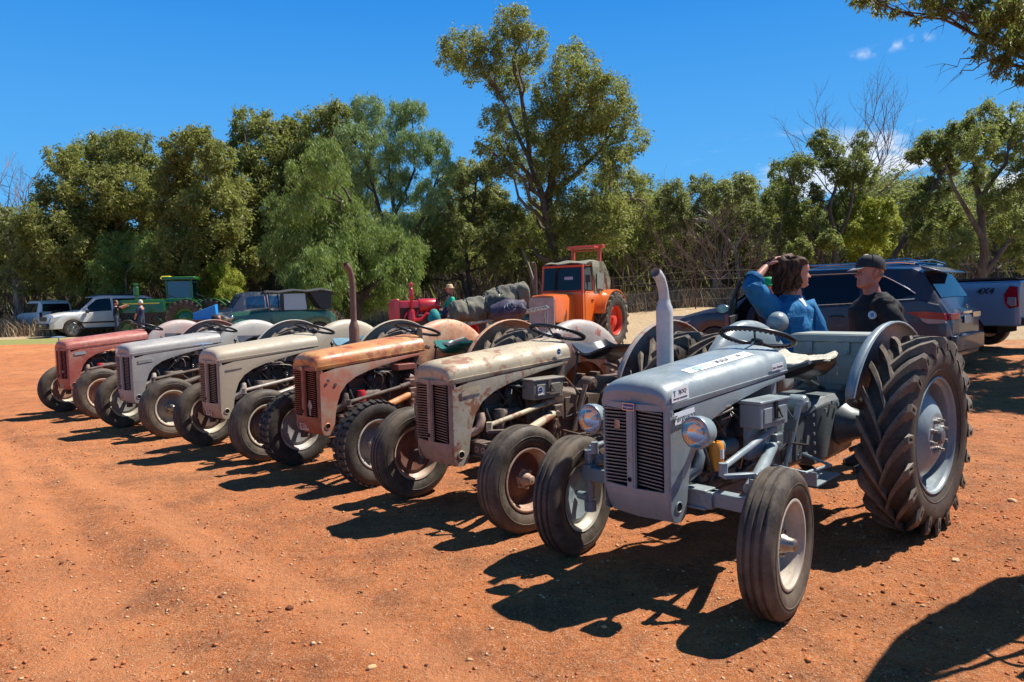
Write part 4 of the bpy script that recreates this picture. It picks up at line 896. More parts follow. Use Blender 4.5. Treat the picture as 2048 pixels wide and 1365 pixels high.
# ------------------------------------------------------------------ picture point -> place, at a chosen distance (used only to lay the woodland out)
_f, _p, _r, _h = 1474.85, .056738, -.025667, 1.5311
def at(px, py, y):
    a, b = px-1024, py-682.5; X = a*math.cos(_r)+b*math.sin(_r); Y = -a*math.sin(_r)+b*math.cos(_r)
    c, s = math.cos(_p), math.sin(_p); u, v = X/_f, -Y/_f; d = Vector((u, c+s*v, -s+c*v)); return Vector((0, 0, _h))+d*(y/d.y)
def leaf_mat(name, a, b, c, trans=.45):
    m = mat(name, a, .5, 0, .25); t = NT(m); g = t.n('ShaderNodeNewGeometry')
    a, b, c = [(q[0]*1.16, q[1]*1.17, q[2]*1.08) for q in (a, b, c)]; col = t.ramp(g.outputs['Random Per Island'], [(0, a), (.45, b), (.9, c), (1, c)])
    big = t.noise(.55, 3, .6); col = t.mix(t.math('MULTIPLY', t.ramp(big, [(.4, 0), (.65, 1)]), .5), col, tuple(q*.6 for q in b)); t.col(col)
    tr = t.n('ShaderNodeBsdfTranslucent'); t.l(t.mix(.5, col, (.42, .50, .10), 'MIX'), tr.inputs[0])
    mx = t.n('ShaderNodeMixShader'); mx.inputs[0].default_value = trans; t.l(t.b.outputs[0], mx.inputs[1]); t.l(tr.outputs[0], mx.inputs[2])
    out = [n for n in t.t.nodes if n.type == 'OUTPUT_MATERIAL'][0]; t.l(mx.outputs[0], out.inputs[0]); return m
LF = {
 'olive': leaf_mat('olive_gum_leaf', (0.083, 0.092, 0.023), (0.173, 0.173, 0.046), (0.314, 0.289, 0.107)),
 'grey': leaf_mat('grey_gum_leaf', (0.083, 0.089, 0.040), (0.157, 0.162, 0.066), (0.297, 0.289, 0.148)),
 'dark': leaf_mat('dark_gum_leaf', (0.053, 0.069, 0.021), (0.112, 0.132, 0.040), (0.231, 0.231, 0.083)),
 'bright': leaf_mat('pepper_tree_leaf', (.075, .125, .028), (.135, .205, .048), (.24, .32, .10), .35),
 'blue': leaf_mat('feathery_blue_leaf', (0.091, 0.157, 0.058), (0.165, 0.256, 0.107), (0.281, 0.380, 0.181), .3),
 'yellow': leaf_mat('yellow_green_leaf', (0.148, 0.173, 0.017), (0.281, 0.297, 0.030), (0.429, 0.429, 0.066), .35),
}
BK = {
 'dark': noisy('dark_bark', (.045, .036, .030), (.10, .08, .065), 6, .9, .8, .03, .15, sc=(1, 1, .3)),
 'pale': noisy('pale_gum_bark', (.42, .36, .29), (.20, .16, .125), 3, .8, .3, .02, .2, sc=(1, 1, .4)),
 'brown': noisy('brown_grey_bark', (.15, .115, .09), (.075, .055, .045), 5, .9, .7, .03, .15, sc=(1, 1, .3)),
 'twig': mat('dead_twig', (.22, .15, .12), .9, 0, .1),
}
def leaves(clumps, n, size, droop=.5, aspect=.32, shell=.55, seed=0, squash=.98):
    """leaf quads on branchlets inside ellipsoid clumps: clumps = [(x,y,z,r)]"""
    g = np.random.default_rng(seed); cl = np.array(clumps, float); w = cl[:, 3]**2; w /= w.sum()
    # sub-clumps give lumps and gaps
    subs = []; 
    for (x, y, z, r) in cl:
        k = int(22+r*24); d = g.normal(size=(k, 3)); d /= np.linalg.norm(d, axis=1)[:, None]; q = r*(shell+(1-shell)*g.uniform(0, 1, k))[:, None]*d*np.array([1, 1, squash])
        subs.append(np.concatenate([np.array([x, y, z])+q, (r*g.uniform(.12, .30, k))[:, None]], 1))
    S = np.concatenate(subs); ws = S[:, 3]**2; ws /= ws.sum(); idx = g.choice(len(S), n, p=ws)
    d = g.normal(size=(n, 3)); d /= np.linalg.norm(d, axis=1)[:, None]; rr = g.uniform(0, 1, n)**.45
    rr = rr*np.where(g.uniform(0, 1, n) < .22, 1.8, 1); c = S[idx, :3]+d*rr[:, None]*S[idx, 3][:, None]*np.array([.95, .95, 1.2])
    # hanging leaf axis
    ax = g.normal(size=(n, 3)); ax /= np.linalg.norm(ax, axis=1)[:, None]; ax[:, 2] = ax[:, 2]*(1-droop)-droop*1.3; ax /= np.linalg.norm(ax, axis=1)[:, None]
    sd = np.cross(ax, g.normal(size=(n, 3))); sd /= np.linalg.norm(sd, axis=1)[:, None]
    L = size*g.uniform(.5, 1.5, n)[:, None]; W = L*aspect
    v = np.stack([c-sd*W*.35, c+ax*L*.55+sd*W*.65, c+ax*L], 1).reshape(-1, 3); f = np.arange(n*3).reshape(-1, 3)
    return v, f
def branch_path(p0, p1, wig, rnd, n=5):
    pts = [p0.copy()]; d = p1-p0; L = d.length
    for i in range(1, n):
        t = i/n; pts.append(p0+d*t+Vector((rnd.uniform(-1, 1), rnd.uniform(-1, 1), rnd.uniform(-.4, .9)))*wig*L*math.sin(t*math.pi))
    pts.append(p1); return pts
def tree(name, label, y, trunk, clumps, leaf, n, size, bark='brown', r0=.28, seed=1, droop=.5, aspect=.32, depth=1.0, twigs=0, group=None, cat='tree', squash=.98, extra=()):
    """trunk: picture points of the stem from the ground up; clumps: (px,py,r px); everything gets its own place in depth"""
    rnd = random.Random(seed); sc = y/_f
    base = at(trunk[0][0], trunk[0][1], y); gzv = GZ(base.x, y); t = thing(name, label, cat, (base.x, y, gzv), 0, group); o3 = Vector((base.x, y, gzv))
    st = [Vector((base.x, y, gzv-.1))-o3]+[at(px, py, y+rnd.uniform(-.3, .3))-o3 for px, py in trunk[1:]]
    b = MB(); k = len(st)
    # resample the stem with slight bends
    path = []
    for i in range(k-1):
        for j in range(4):
            q = st[i].lerp(st[i+1], j/4); path.append(q+Vector((rnd.uniform(-1, 1), rnd.uniform(-1, 1), 0))*r0*.18*(0 if i == j == 0 else 1))
    path.append(st[-1]); m_ = len(path); rad = [r0*(1.25-.35*min(1, i/2))*(1-.72*i/(m_-1)) for i in range(m_)]
    b.tube(path, rad, 10)
    for ex in extra:
        e3 = [at(px, py, y+rnd.uniform(-.5, .5))-o3 for px, py in ex]; i0 = min(range(len(path)), key=lambda i: (path[i]-e3[0]).length); e3[0] = path[i0].copy(); ep = []
        for i in range(len(e3)-1):
            for j in range(3): ep.append(e3[i].lerp(e3[i+1], j/3)+Vector((rnd.uniform(-1, 1), rnd.uniform(-1, 1), 0))*r0*.15*(i+j > 0))
        ep.append(e3[-1]); er = [rad[i0]*.75*(1-.8*i/(len(ep)-1))+.01 for i in range(len(ep))]; b.tube(ep, er, 8); path = path+ep; rad = rad+er
    b.build('trunk', BK[bark], t, 70)
    cl = []; bb = MB(); nb = 0
    for px, py, r_ in clumps:
        rr = r_*sc; dy = rnd.uniform(-1, 1)*depth*1.6; p = at(px, py, y+dy)-o3; cl.append((p.x, p.y, p.z, rr*1.10))
    for (px_, py_, pz_, rr) in cl:
        tgt = Vector((px_, py_, pz_)); best = min(range(min(len(path)//3, 5), len(path)), key=lambda i: (path[i]-tgt).length+max(0, path[i].z-tgt.z+.75*math.hypot(path[i].x-tgt.x, path[i].y-tgt.y))*2.2)
        pr = rad[best]*.55; pp = branch_path(path[best], tgt, .12, rnd); rs = [pr*(1-.8*i/(len(pp)-1))+.008 for i in range(len(pp))]
        bb.tube(pp, rs, 6); nb += 1
        for q in range(3):
            e = tgt+Vector((rnd.uniform(-1, 1), rnd.uniform(-1, 1), rnd.uniform(-.6, 1)))*rr*.9; bb.tube(branch_path(pp[-2], e, .15, rnd, 3), [.022, .016, .010, .005], 4)
    if nb: bo = bb.build('limbs', BK[bark], t, 70); bo['kind'] = 'stuff'
    if n:
        if leaf:
            v, f = leaves(cl, int(n*2.15), size*.78, droop, aspect*1.35, seed=seed, squash=squash); co = obj('crown', soup('crown', v, f, LF[leaf]), t); co['kind'] = 'stuff'
    return t
def dead_twigs(name, label, y, root, tips, seed, r0=.06, parent=None, depth=3, m='twig', cat='tree'):
    rnd = random.Random(seed); base = at(root[0], root[1], y); g0 = GZ(base.x, y)
    o3 = Vector((base.x, y, g0)); t = thing(name, label, cat, tuple(o3)) if parent is None else parent
    b = MB(); b2 = MB()
    r_ = at(root[0], root[1], y)-o3 
    if parent is None: b.tube([Vector((0, 0, -.1)), r_*.5+Vector((.05, 0, 0)), r_], [r0*1.6, r0*1.3, r0], 8)
    def rec(p, d, L, r, lev):
        q = p.copy(); pts = [q.copy()]
        for i in range(4):
            d = (d+Vector((rnd.uniform(-1, 1), rnd.uniform(-1, 1), rnd.uniform(-.5, .8)))*.22).normalized(); q = q+d*L/4; pts.append(q.copy())
            if lev < depth and i >= 1:
                for s in range(rnd.choice((1, 1, 2))):
                    dd = (d+Vector((rnd.uniform(-1, 1), rnd.uniform(-1, 1), rnd.uniform(-.4, .9)))*.9).normalized(); rec(q.copy(), dd, L*rnd.uniform(.4, .65), r*.5, lev+1)
        b2.tube(pts, [r, r*.85, r*.7, r*.5, r*.25], 5 if lev < 2 else 3, caps=False)
    for px, py in tips:
        e = at(px, py, y+rnd.uniform(-1, 1))-o3; rec(r_.copy(), (e-r_).normalized(), (e-r_).length, r0*.8, 0)
    if parent is None: b.build('trunk', BK[m], t, 70)
    o = b2.build('dead_branches', BK[m], t, 70); o['kind'] = 'stuff'; return t

# ---- the wood behind, back to front
def wood_band():
    rnd = random.Random(5); protos = []
    for k in range(6):
        cl = []; H = rnd.uniform(6.5, 9.5)
        for j in range(16): cl.append((rnd.uniform(-2.5, 2.5), rnd.uniform(-2, 2), H*rnd.uniform(.33, 1), rnd.uniform(.8, 1.5)))
        v, f = leaves(cl, 11000, .27, .4, .38, seed=50+k); cm = soup('crown', v, f, [LF['grey'], LF['olive'], LF['dark']][k % 3])
        b = MB(); path = [Vector((0, 0, -.2))]
        for j in range(6): path.append(Vector((rnd.uniform(-.35, .35), rnd.uniform(-.3, .3), H*.85*(j+1)/6)))
        b.tube(path, [.24, .2, .17, .14, .1, .07, .03], 7)
        for c in cl:
            p0 = path[rnd.randint(1, 4)]; b.tube([p0, (p0+Vector(c[:3]))/2+Vector((rnd.uniform(-.3, .3), 0, .2)), Vector(c[:3])], [.09, .05, .02], 5)
        protos.append((b.mesh('trunk', BK[['pale', 'brown', 'dark'][k % 3]], 70), cm, H))
    n = 0; labs = ['grey green scrub tree in the wood behind the fence', 'olive scrub tree in the wood behind the fence', 'dark leaved scrub tree in the wood behind the fence']
    for row_, (yy, step) in enumerate(((66, 3.9), (57, 3.5), (50, 4.2))):
        x = -46-row_*1.3+0.
        while x < 56:
            xx = x+rnd.uniform(-1.2, 1.2); y2 = yy+rnd.uniform(-2.5, 2.5); k = rnd.randrange(6); tm, cm, H = protos[k]; s = rnd.uniform(.75, 1.1)*(1.0 if x < 15 else .95)
            t = thing('scrub_tree', labs[k % 3], 'tree', (xx, y2, GZ(xx, y2)), rnd.uniform(0, 6.3), labs[k % 3].replace('tree', 'trees')); t.scale = (s, s, s*rnd.uniform(.85, 1.1))
            obj('trunk', tm, t); obj('crown', cm, t)['kind'] = 'stuff'; n += 1; x += step
wood_band()
# leafless stems and brush that fill the space under the canopy
def brush(name, label, x0, x1, y0, y1, n, h0, h1, w, mats, lean=.25, seed=3):
    g = np.random.default_rng(seed); x = g.uniform(x0, x1, n); y = g.uniform(y0, y1, n); z = gz(x, y); h = g.uniform(h0, h1, n)
    dx, dy = g.normal(0, lean, n)*h, g.normal(0, lean, n)*h; mx, my = dx*.3+g.normal(0, .08, n)*h, dy*.3
    a = g.uniform(0, 3.14, n); sx, sy = np.cos(a)*w, np.sin(a)*w; ww = g.uniform(.5, 1.4, n)
    P0 = np.stack([x, y, z-.05], 1); P1 = np.stack([x+mx, y+my, z+h*.5], 1); P2 = np.stack([x+dx, y+dy, z+h], 1); S = np.stack([sx*ww, sy*ww, 0*sx], 1)
    v = np.stack([P0-S, P0+S, P1+S*.7, P1-S*.7, P2+S*.2, P2-S*.2], 1).reshape(-1, 3); o6 = (np.arange(n)*6)[:, None]
    f = np.concatenate([o6+np.array([[0, 1, 2, 3]]), o6+np.array([[3, 2, 4, 5]])]); mi = np.tile(g.integers(0, len(mats), n), 2)
    tag(obj(name, soup(name, v, f, mats, mi)), label, None, kind='stuff')
brush('dead_brush', 'thicket of thin dead stems under the trees', -46, 50, 44, 66, 26000, .8, 4.2, .020, [BK['twig'], BK['brown'], BK['dark']], .28, 3)
dg = [mat('dry_grass_tan', (.48, .36, .22), .9, 0, .1), mat('dry_grass_brown', (.30, .20, .12), .9, 0, .1), mat('dry_grass_pale', (.60, .50, .34), .9, 0, .1), mat('dry_grass_grey', (.26, .22, .16), .9, 0, .1)]
brush('tall_dry_grass', 'belt of tall dry grass along the fence', -42, 48, 38.5, 50, 80000, .25, 1.05, .020, [dg[1], dg[3], dg[0], dg[1]], .40, 4)
brush('dark_undergrowth', 'dark low undergrowth between the trunks', -46, 50, 46, 64, 16000, .8, 2.8, .06, [BK['dark'], BK['brown'], LF['dark']], .4, 9)

brush('distant_wood', 'far dark mass of stems and scrub deeper in the wood', -62, 66, 66, 80, 26000, 2.0, 7.5, .10, [BK['dark'], BK['brown'], LF['dark'], BK['twig'], BK['brown']], .22, 12)
A = at
tree('gum_tree', 'grey green gum with pale twin trunk behind the white wagon at the far left', 46, [(40, 628), (32, 560), (22, 500), (10, 440)], [(18, 480, 40), (42, 555, 34), (5, 545, 40), (75, 480, 28), (-20, 470, 50), (10, 430, 22), (80, 560, 26)], 'grey', 9000, .26, 'pale', .28, 11)
dead_twigs('dead_tree', 'bare dead tree rising behind the left hand gum', 49, (40, 500), [(60, 385), (15, 405), (85, 400), (-10, 400), (45, 430)], 12, .09)
tree('box_tree', 'broad olive tree with a rounded crown, leftmost of the big trees', 44, [(200, 630), (205, 560), (215, 480), (205, 400), (230, 330)],
     [(130, 322, 34), (165, 325, 42), (215, 300, 38), (262, 302, 42), (303, 340, 34), (118, 400, 46), (178, 395, 56), (240, 385, 56), (300, 400, 46), (88, 465, 42), (135, 490, 55), (195, 478, 52), (255, 450, 52), (322, 440, 30), (110, 540, 40), (62, 440, 28), (170, 545, 45), (70, 520, 35), (230, 540, 40)], 'olive', 52000, .25, 'brown', .34, 21, depth=1.5, extra=[[(205, 560), (170, 480), (140, 400), (130, 330)], [(215, 480), (260, 420), (290, 350)], [(205, 560), (120, 500), (80, 460)]])
tree('box_tree', 'dense olive brown tree with a flat top standing behind the green tractors', 42, [(385, 625), (390, 560), (400, 480), (420, 400), (410, 330)],
     [(360, 300, 34), (402, 292, 36), (442, 318, 30), (350, 355, 42), (410, 362, 55), (372, 435, 52), (430, 430, 58), (478, 395, 38), (350, 512, 44), (402, 525, 50), (462, 505, 45), (500, 465, 40), (520, 525, 30), (390, 590, 34), (450, 560, 34), (350, 400, 34)], 'olive', 46000, .25, 'dark', .34, 22, depth=1.5, extra=[[(390, 560), (360, 480), (350, 380), (360, 310)], [(400, 480), (460, 420), (480, 390)]])
tree('box_tree', 'tall olive tree with a notched top behind the feathery pepper tree', 46, [(552, 628), (552, 560), (548, 480), (560, 400), (575, 320)],
     [(498, 248, 34), (545, 268, 38), (482, 292, 28), (592, 250, 24), (530, 318, 46), (582, 308, 42), (640, 255, 36), (672, 238, 30), (700, 250, 30), (622, 325, 40), (558, 378, 46), (600, 400, 40), (500, 350, 34), (520, 420, 40), (680, 290, 34), (540, 480, 40)], 'olive', 36000, .25, 'dark', .32, 23, depth=1.4, extra=[[(552, 560), (520, 420), (500, 320), (490, 260)], [(548, 480), (610, 380), (640, 290)]])
tree('box_tree', 'dark leaved tree filling the gap behind the yellow shrub', 48, [(600, 620), (605, 540), (620, 440), (650, 350)], [(640, 400, 44), (600, 470, 44), (660, 330, 36), (690, 400, 40), (640, 520, 40), (560, 560, 34), (720, 330, 30)], 'dark', 16000, .27, 'dark', .3, 28)
tree('feathery_tree', 'tall feathery blue green tree with fine drooping foliage in the middle', 40, [(800, 622), (798, 520), (790, 430), (778, 340), (765, 250)],
     [(740, 222, 30), (722, 205, 18), (782, 240, 34), (822, 228, 28), (842, 215, 16), (702, 280, 32), (760, 300, 38), (822, 300, 40), (872, 300, 30), (892, 345, 26), (802, 375, 40), (742, 385, 40), (860, 390, 32), (700, 345, 34), (850, 450, 34), (790, 460, 36), (870, 275, 18)], 'blue', 30000, .24, 'dark', .20, 24, droop=.72, aspect=.15, depth=1.3, extra=[[(798, 520), (760, 420), (730, 320), (735, 230)], [(790, 430), (830, 340), (825, 240)], [(798, 520), (850, 430), (880, 340)]])
tree('pepper_tree', 'bright green weeping pepper tree with a leaning dark trunk beside the red tractor', 33, [(708, 650), (716, 610), (728, 560), (720, 480), (700, 400)],
     [(648, 325, 40), (600, 355, 32), (660, 380, 46), (610, 410, 38), (560, 425, 34), (690, 440, 52), (622, 480, 56), (700, 510, 64), (780, 500, 50), (558, 500, 40), (642, 552, 52), (735, 570, 55), (800, 550, 42), (602, 565, 36), (830, 500, 24), (700, 600, 34), (640, 290, 22), (668, 415, 30), (775, 590, 26)], 'bright', 42000, .23, 'dark', .34, 25, droop=.78, aspect=.15, depth=1.5)
tree('pepper_bush', 'low rounded green bush behind the silver wagon', 41, [(250, 640), (252, 590), (250, 540)], [(240, 498, 36), (288, 505, 34), (202, 530, 30), (250, 545, 34), (305, 545, 26), (185, 575, 26), (220, 590, 26)], 'bright', 13000, .22, 'pale', .12, 26, droop=.6, aspect=.2, cat='bush')
tree('yellow_shrub', 'yellow green shrub between the green tractors and the grey car', 40, [(450, 640), (448, 600), (446, 560)], [(440, 545, 24), (462, 560, 24), (430, 575, 26), (458, 590, 22), (478, 580, 14)], 'yellow', 6500, .2, 'brown', .08, 27, droop=.6, aspect=.2, cat='shrub')
tree('twisted_tree', 'thin twisted dark tree with an open crown left of the tallest gum', 43, [(945, 622), (938, 560), (930, 500), (945, 430), (955, 350)],
     [(930, 345, 26), (968, 345, 26), (905, 370, 26), (990, 395, 28), (950, 415, 34), (892, 430, 26), (1012, 435, 26), (915, 470, 30), (985, 480, 30), (880, 500, 24), (1005, 520, 26)], 'grey', 15000, .22, 'dark', .20, 31, depth=1.2)
tree('twisted_tree', 'leaning dark tree crossing behind the man in the straw hat', 42, [(948, 626), (925, 560), (905, 505), (880, 470)], [(880, 470, 24), (860, 520, 24), (905, 520, 24), (840, 560, 20)], 'dark', 5000, .2, 'dark', .20, 32)
tree('tall_gum_tree', 'tallest gum tree with two leafy heads above the orange tractor', 40, [(1112, 640), (1110, 560), (1104, 480), (1098, 390), (1112, 320), (1130, 220), (1145, 130)],
     [(1028, 48, 34), (1005, 78, 30), (1058, 92, 36), (932, 98, 40), (902, 122, 24), (972, 118, 34), (1040, 140, 38), (1008, 165, 34), (940, 150, 18), (1145, 105, 28), (1135, 150, 42), (1185, 150, 34), (1212, 195, 42), (1105, 195, 38), (1158, 228, 52), (1240, 228, 32), (1092, 248, 44), (1022, 240, 36), (985, 235, 26), (1198, 285, 50), (1258, 275, 36), (1132, 298, 48), (1062, 305, 44), (1002, 305, 38), (965, 290, 18), (1230, 328, 30), (1052, 350, 36), (1108, 355, 38), (1002, 345, 22),
      (1200, 375, 44), (1258, 385, 40), (1290, 428, 38), (1142, 425, 44), (1062, 425, 34), (1222, 440, 48), (1172, 488, 42), (1250, 495, 34), (1102, 488, 34), (1300, 485, 24), (1030, 470, 26), (1190, 540, 28)], 'olive', 56000, .20, 'brown', .40, 33, depth=1.8, extra=[[(1104, 480), (1085, 400), (1060, 320), (1050, 230), (1030, 130), (1030, 60)], [(1098, 390), (1150, 350), (1200, 300), (1240, 240)], [(1060, 320), (1010, 210), (960, 130), (910, 110)], [(1104, 480), (1160, 430), (1220, 395), (1280, 400)]])
b = MB(); y_ = 41
for pts, r_ in (([(1060, 560), (1062, 520), (1040, 500), (1030, 480)], .10), ([(1075, 545), (1058, 505), (1040, 480), (1052, 470)], .08)):
    pass
tree('pale_gum_tree', 'slender pale trunked gum leaning behind the orange cab', 43, [(1078, 630), (1066, 560), (1045, 500), (1030, 450)], [(1030, 440, 24), (1060, 470, 22), (1010, 420, 20)], 'olive', 3500, .2, 'pale', .15, 34)
tree('grey_gum_tree', 'bushy grey green gum right of the tallest tree', 43, [(1425, 628), (1430, 560), (1440, 490), (1420, 430)],
     [(1352, 388, 26), (1398, 380, 30), (1438, 388, 32), (1488, 375, 28), (1348, 435, 32), (1400, 438, 36), (1458, 435, 38), (1505, 425, 26), (1498, 480, 32), (1425, 485, 34), (1360, 480, 26), (1330, 400, 18), (1520, 460, 22)], 'grey', 20000, .21, 'pale', .2, 35, depth=1.3)
b = MB(); t = thing('fallen_limb_tree', 'pale bare limb sweeping across the grey green gum', 'tree', tuple(at(1480, 560, 41.5)))
o3 = at(1480, 560, 41.5)
for pts, rs in (([(1480, 620), (1478, 560), (1470, 500), (1440, 460), (1410, 442), (1380, 438), (1350, 422)], .13), ([(1410, 442), (1370, 448), (1330, 455)], .06), ([(1470, 500), (1485, 470), (1480, 450)], .07), ([(1440, 460), (1420, 430), (1395, 418)], .05)):
    b.tube([at(px, py, 41.5)-o3 for px, py in pts], [rs*(1-.7*i/(len(pts)-1)) for i in range(len(pts))], 8)
b.build('limb', BK['pale'], t, 70)
dead_twigs('dead_thicket', 'tangle of bare pinkish brown branches behind the blue car bonnet', 40.5, (1440, 560), [(1340, 470), (1370, 520), (1400, 480), (1460, 470), (1500, 490), (1520, 530), (1420, 500), (1330, 540), (1480, 450), (1380, 450)], 36, .07, depth=3, cat='brush')
dead_twigs('dead_thicket', 'wider tangle of brown branches left of the pinkish one', 41.5, (1350, 590), [(1280, 520), (1310, 490), (1340, 480), (1380, 500), (1410, 540), (1300, 560), (1260, 560)], 37, .06, depth=3, cat='brush')
dead_twigs('dead_thicket', 'low brown tangle just left of the woman', 40, (1490, 590), [(1440, 520), (1470, 500), (1510, 500), (1540, 520), (1560, 560), (1420, 560), (1500, 540)], 38, .06, depth=3, cat='brush')
tree('forked_gum_tree', 'dark headed gum with a fluted grey trunk right of the woman', 41, [(1662, 620), (1662, 560), (1672, 500), (1660, 420), (1680, 340)],
     [(1570, 345, 32), (1600, 335, 26), (1556, 395, 30), (1612, 390, 30), (1652, 305, 32), (1640, 278, 20), (1682, 345, 26), (1722, 288, 24), (1712, 330, 30), (1735, 350, 20), (1700, 378, 28), (1602, 435, 34), (1652, 428, 32), (1570, 470, 26), (1620, 480, 28)], 'dark', 18000, .20, 'brown', .26, 41, depth=1.2, extra=[[(1662, 560), (1620, 470), (1590, 390), (1575, 340)], [(1672, 500), (1700, 420), (1712, 330)]])
dead_twigs('dead_tree', 'bare twiggy crown showing above the forked gum', 43, (1700, 430), [(1735, 285), (1770, 300), (1640, 295), (1700, 290), (1610, 325), (1795, 325), (1760, 350), (1665, 290), (1810, 355)], 42, .07, depth=3)
tree('dark_trunk_tree', 'thin dark trunk with a few branches left of the forked gum', 39, [(1640, 620), (1630, 560), (1645, 500), (1630, 440)], [(1600, 500, 20), (1660, 480, 20)], 'dark', 2500, .2, 'dark', .13, 43)
tree('yellow_bush', 'yellow green bush between the forked gum and the leaning trunk', 42, [(1742, 620), (1742, 560), (1740, 500)], [(1720, 415, 24), (1762, 418, 24), (1742, 455, 32), (1702, 465, 22), (1782, 450, 20), (1655, 478, 18), (1730, 500, 28), (1770, 490, 22)], 'yellow', 14000, .2, 'brown', .12, 44, cat='bush')
tree('leaning_gum_tree', 'gum with a long leaning trunk behind the silver pickup', 34, [(1775, 610), (1790, 510), (1830, 440), (1870, 370), (1900, 320)],
     [(1860, 285, 28), (1832, 308, 18), (1905, 300, 34), (1925, 270, 28), (1892, 330, 26), (1872, 380, 30), (1835, 415, 28), (1902, 430, 28), (1850, 470, 30)], 'dark', 12000, .19, 'dark', .17, 45)
tree('right_gum_tree', 'grey trunked gum with a spreading dark crown at the right edge', 31, [(1965, 620), (1962, 560), (1968, 480), (1958, 400), (1945, 310), (1975, 250)],
     [(1968, 235, 34), (2022, 238, 34), (2010, 295, 36), (1960, 290, 34), (2042, 350, 32), (1962, 350, 24), (1992, 398, 28), (2032, 440, 36), (1922, 485, 28), (1982, 468, 28), (2070, 260, 40), (2080, 400, 50), (2035, 510, 34), (1900, 520, 22)], 'dark', 18000, .17, 'brown', .24, 46, depth=1.1, extra=[[(1968, 480), (1920, 400), (1890, 330)], [(1958, 400), (2010, 330), (2030, 250)], [(1962, 560), (2020, 480), (2040, 420)]])
# big gum whose branches hang into the top right corner, trunk outside the frame
def overhang():
    rnd = random.Random(61); bx, by = 13.6, 15.5; g0 = GZ(bx, by); o3 = Vector((bx, by, g0))
    t = thing('overhanging_gum_tree', 'near gum tree whose leafy branches hang into the top right corner', 'tree', tuple(o3))
    b = MB(); b.tube([(0, 0, -.1), (-.1, .1, 1.5), (-.3, 0, 3), (-.2, .1, 5), (-.6, 0, 7), (-.9, .1, 9)], [.42, .34, .28, .23, .15, .06], 12); b.build('trunk', BK['pale'], t, 70)
    cl = []
    for px, py, r_, dy in [(1722, -5, 26, 0), (1762, 5, 24, .3), (1790, 22, 12, .2), (1850, -8, 30, -.3), (1882, 18, 24, 0), (1832, 38, 12, .1), (1950, 18, 36, .4), (2012, 15, 46, -.4), (1972, 62, 34, .3), (2032, 78, 46, 0), (1962, 98, 22, -.2), (2002, 128, 28, .2), (2045, 150, 22, 0), (2090, 60, 60, .4), (2110, 140, 40, 0), (1900, -40, 50, 0), (2000, -50, 60, .5), (1800, -45, 34, 0)]:
        p = at(px, py, 14.5+dy)-o3; cl.append((p.x, p.y, p.z, r_*14.5/_f))
    vis = list(cl)
    # the part of the crown outside the picture that shades the ground by the pickup
    for (x, y, z, r) in [(10.2, 11.2, 6.4, .8), (11.3, 12.6, 6.8, .9), (12.0, 14.8, 7.2, 1.0), (13.0, 12.0, 7.0, 1.0), (10.8, 9.9, 6.0, .7), (12.2, 10.6, 6.4, .8), (14.5, 13.5, 7.6, 1.1), (13.5, 16.8, 7.4, 1.0), (15.2, 16.0, 7.0, 1.1), (11.4, 8.8, 5.8, .6)]: cl.append((x-bx, y-by, z-g0, r))
    bb = MB(); path = [Vector((-.1, .1, 1.5)), Vector((-.3, 0, 3)), Vector((-.2, .1, 5)), Vector((-.6, 0, 7))]
    for c in cl:
        tg = Vector(c[:3]); p0 = path[2 if rnd.random() < .6 else 3] if tg.z > 5 else path[1]; pp = branch_path(p0, tg, .08, rnd, 6); bb.tube(pp, [.045*(1-.8*i/6)+.005 for i in range(7)], 6)
        for q in range(4): e = tg+Vector((rnd.uniform(-1, 1), rnd.uniform(-1, 1), rnd.uniform(-1, .6)))*c[3]; bb.tube(branch_path(pp[-2], e, .15, rnd, 3), [.012, .009, .006, .003], 4)
    for px, py, ex, ey in [(1960, 110, 1882, 140), (1985, 120, 1900, 165), (2000, 140, 1972, 165), (2048, 160, 1995, 190), (1960, 112, 1920, 150), (2020, 150, 1960, 150), (1905, 30, 1870, 60)]:
        a_, e_ = at(px, py, 14.5)-o3, at(ex, ey, 14.3)-o3; pp = branch_path(a_, e_, .12, rnd, 5); bb.tube(pp, [.014, .012, .010, .008, .005, .003], 4)
        for q in range(3): i = rnd.randint(1, 4); bb.tube(branch_path(pp[i], pp[i]+Vector((rnd.uniform(-.5, .1), 0, rnd.uniform(-.4, .05))), .15, rnd, 3), [.006, .004, .003, .002], 3)
    bb.build('limbs', BK['brown'], t, 70)['kind'] = 'stuff'
    v, f = leaves(vis, 15000, .115, .75, .34, seed=62, shell=.3, squash=.98); v2, f2 = leaves(cl[len(vis):], 24000, .22, .7, .5, seed=63, shell=.3); f = np.concatenate([f, f2+len(v)]); v = np.concatenate([v, v2]); obj('crown', soup('crown', v, f, LF['dark']), t)['kind'] = 'stuff'
overhang()

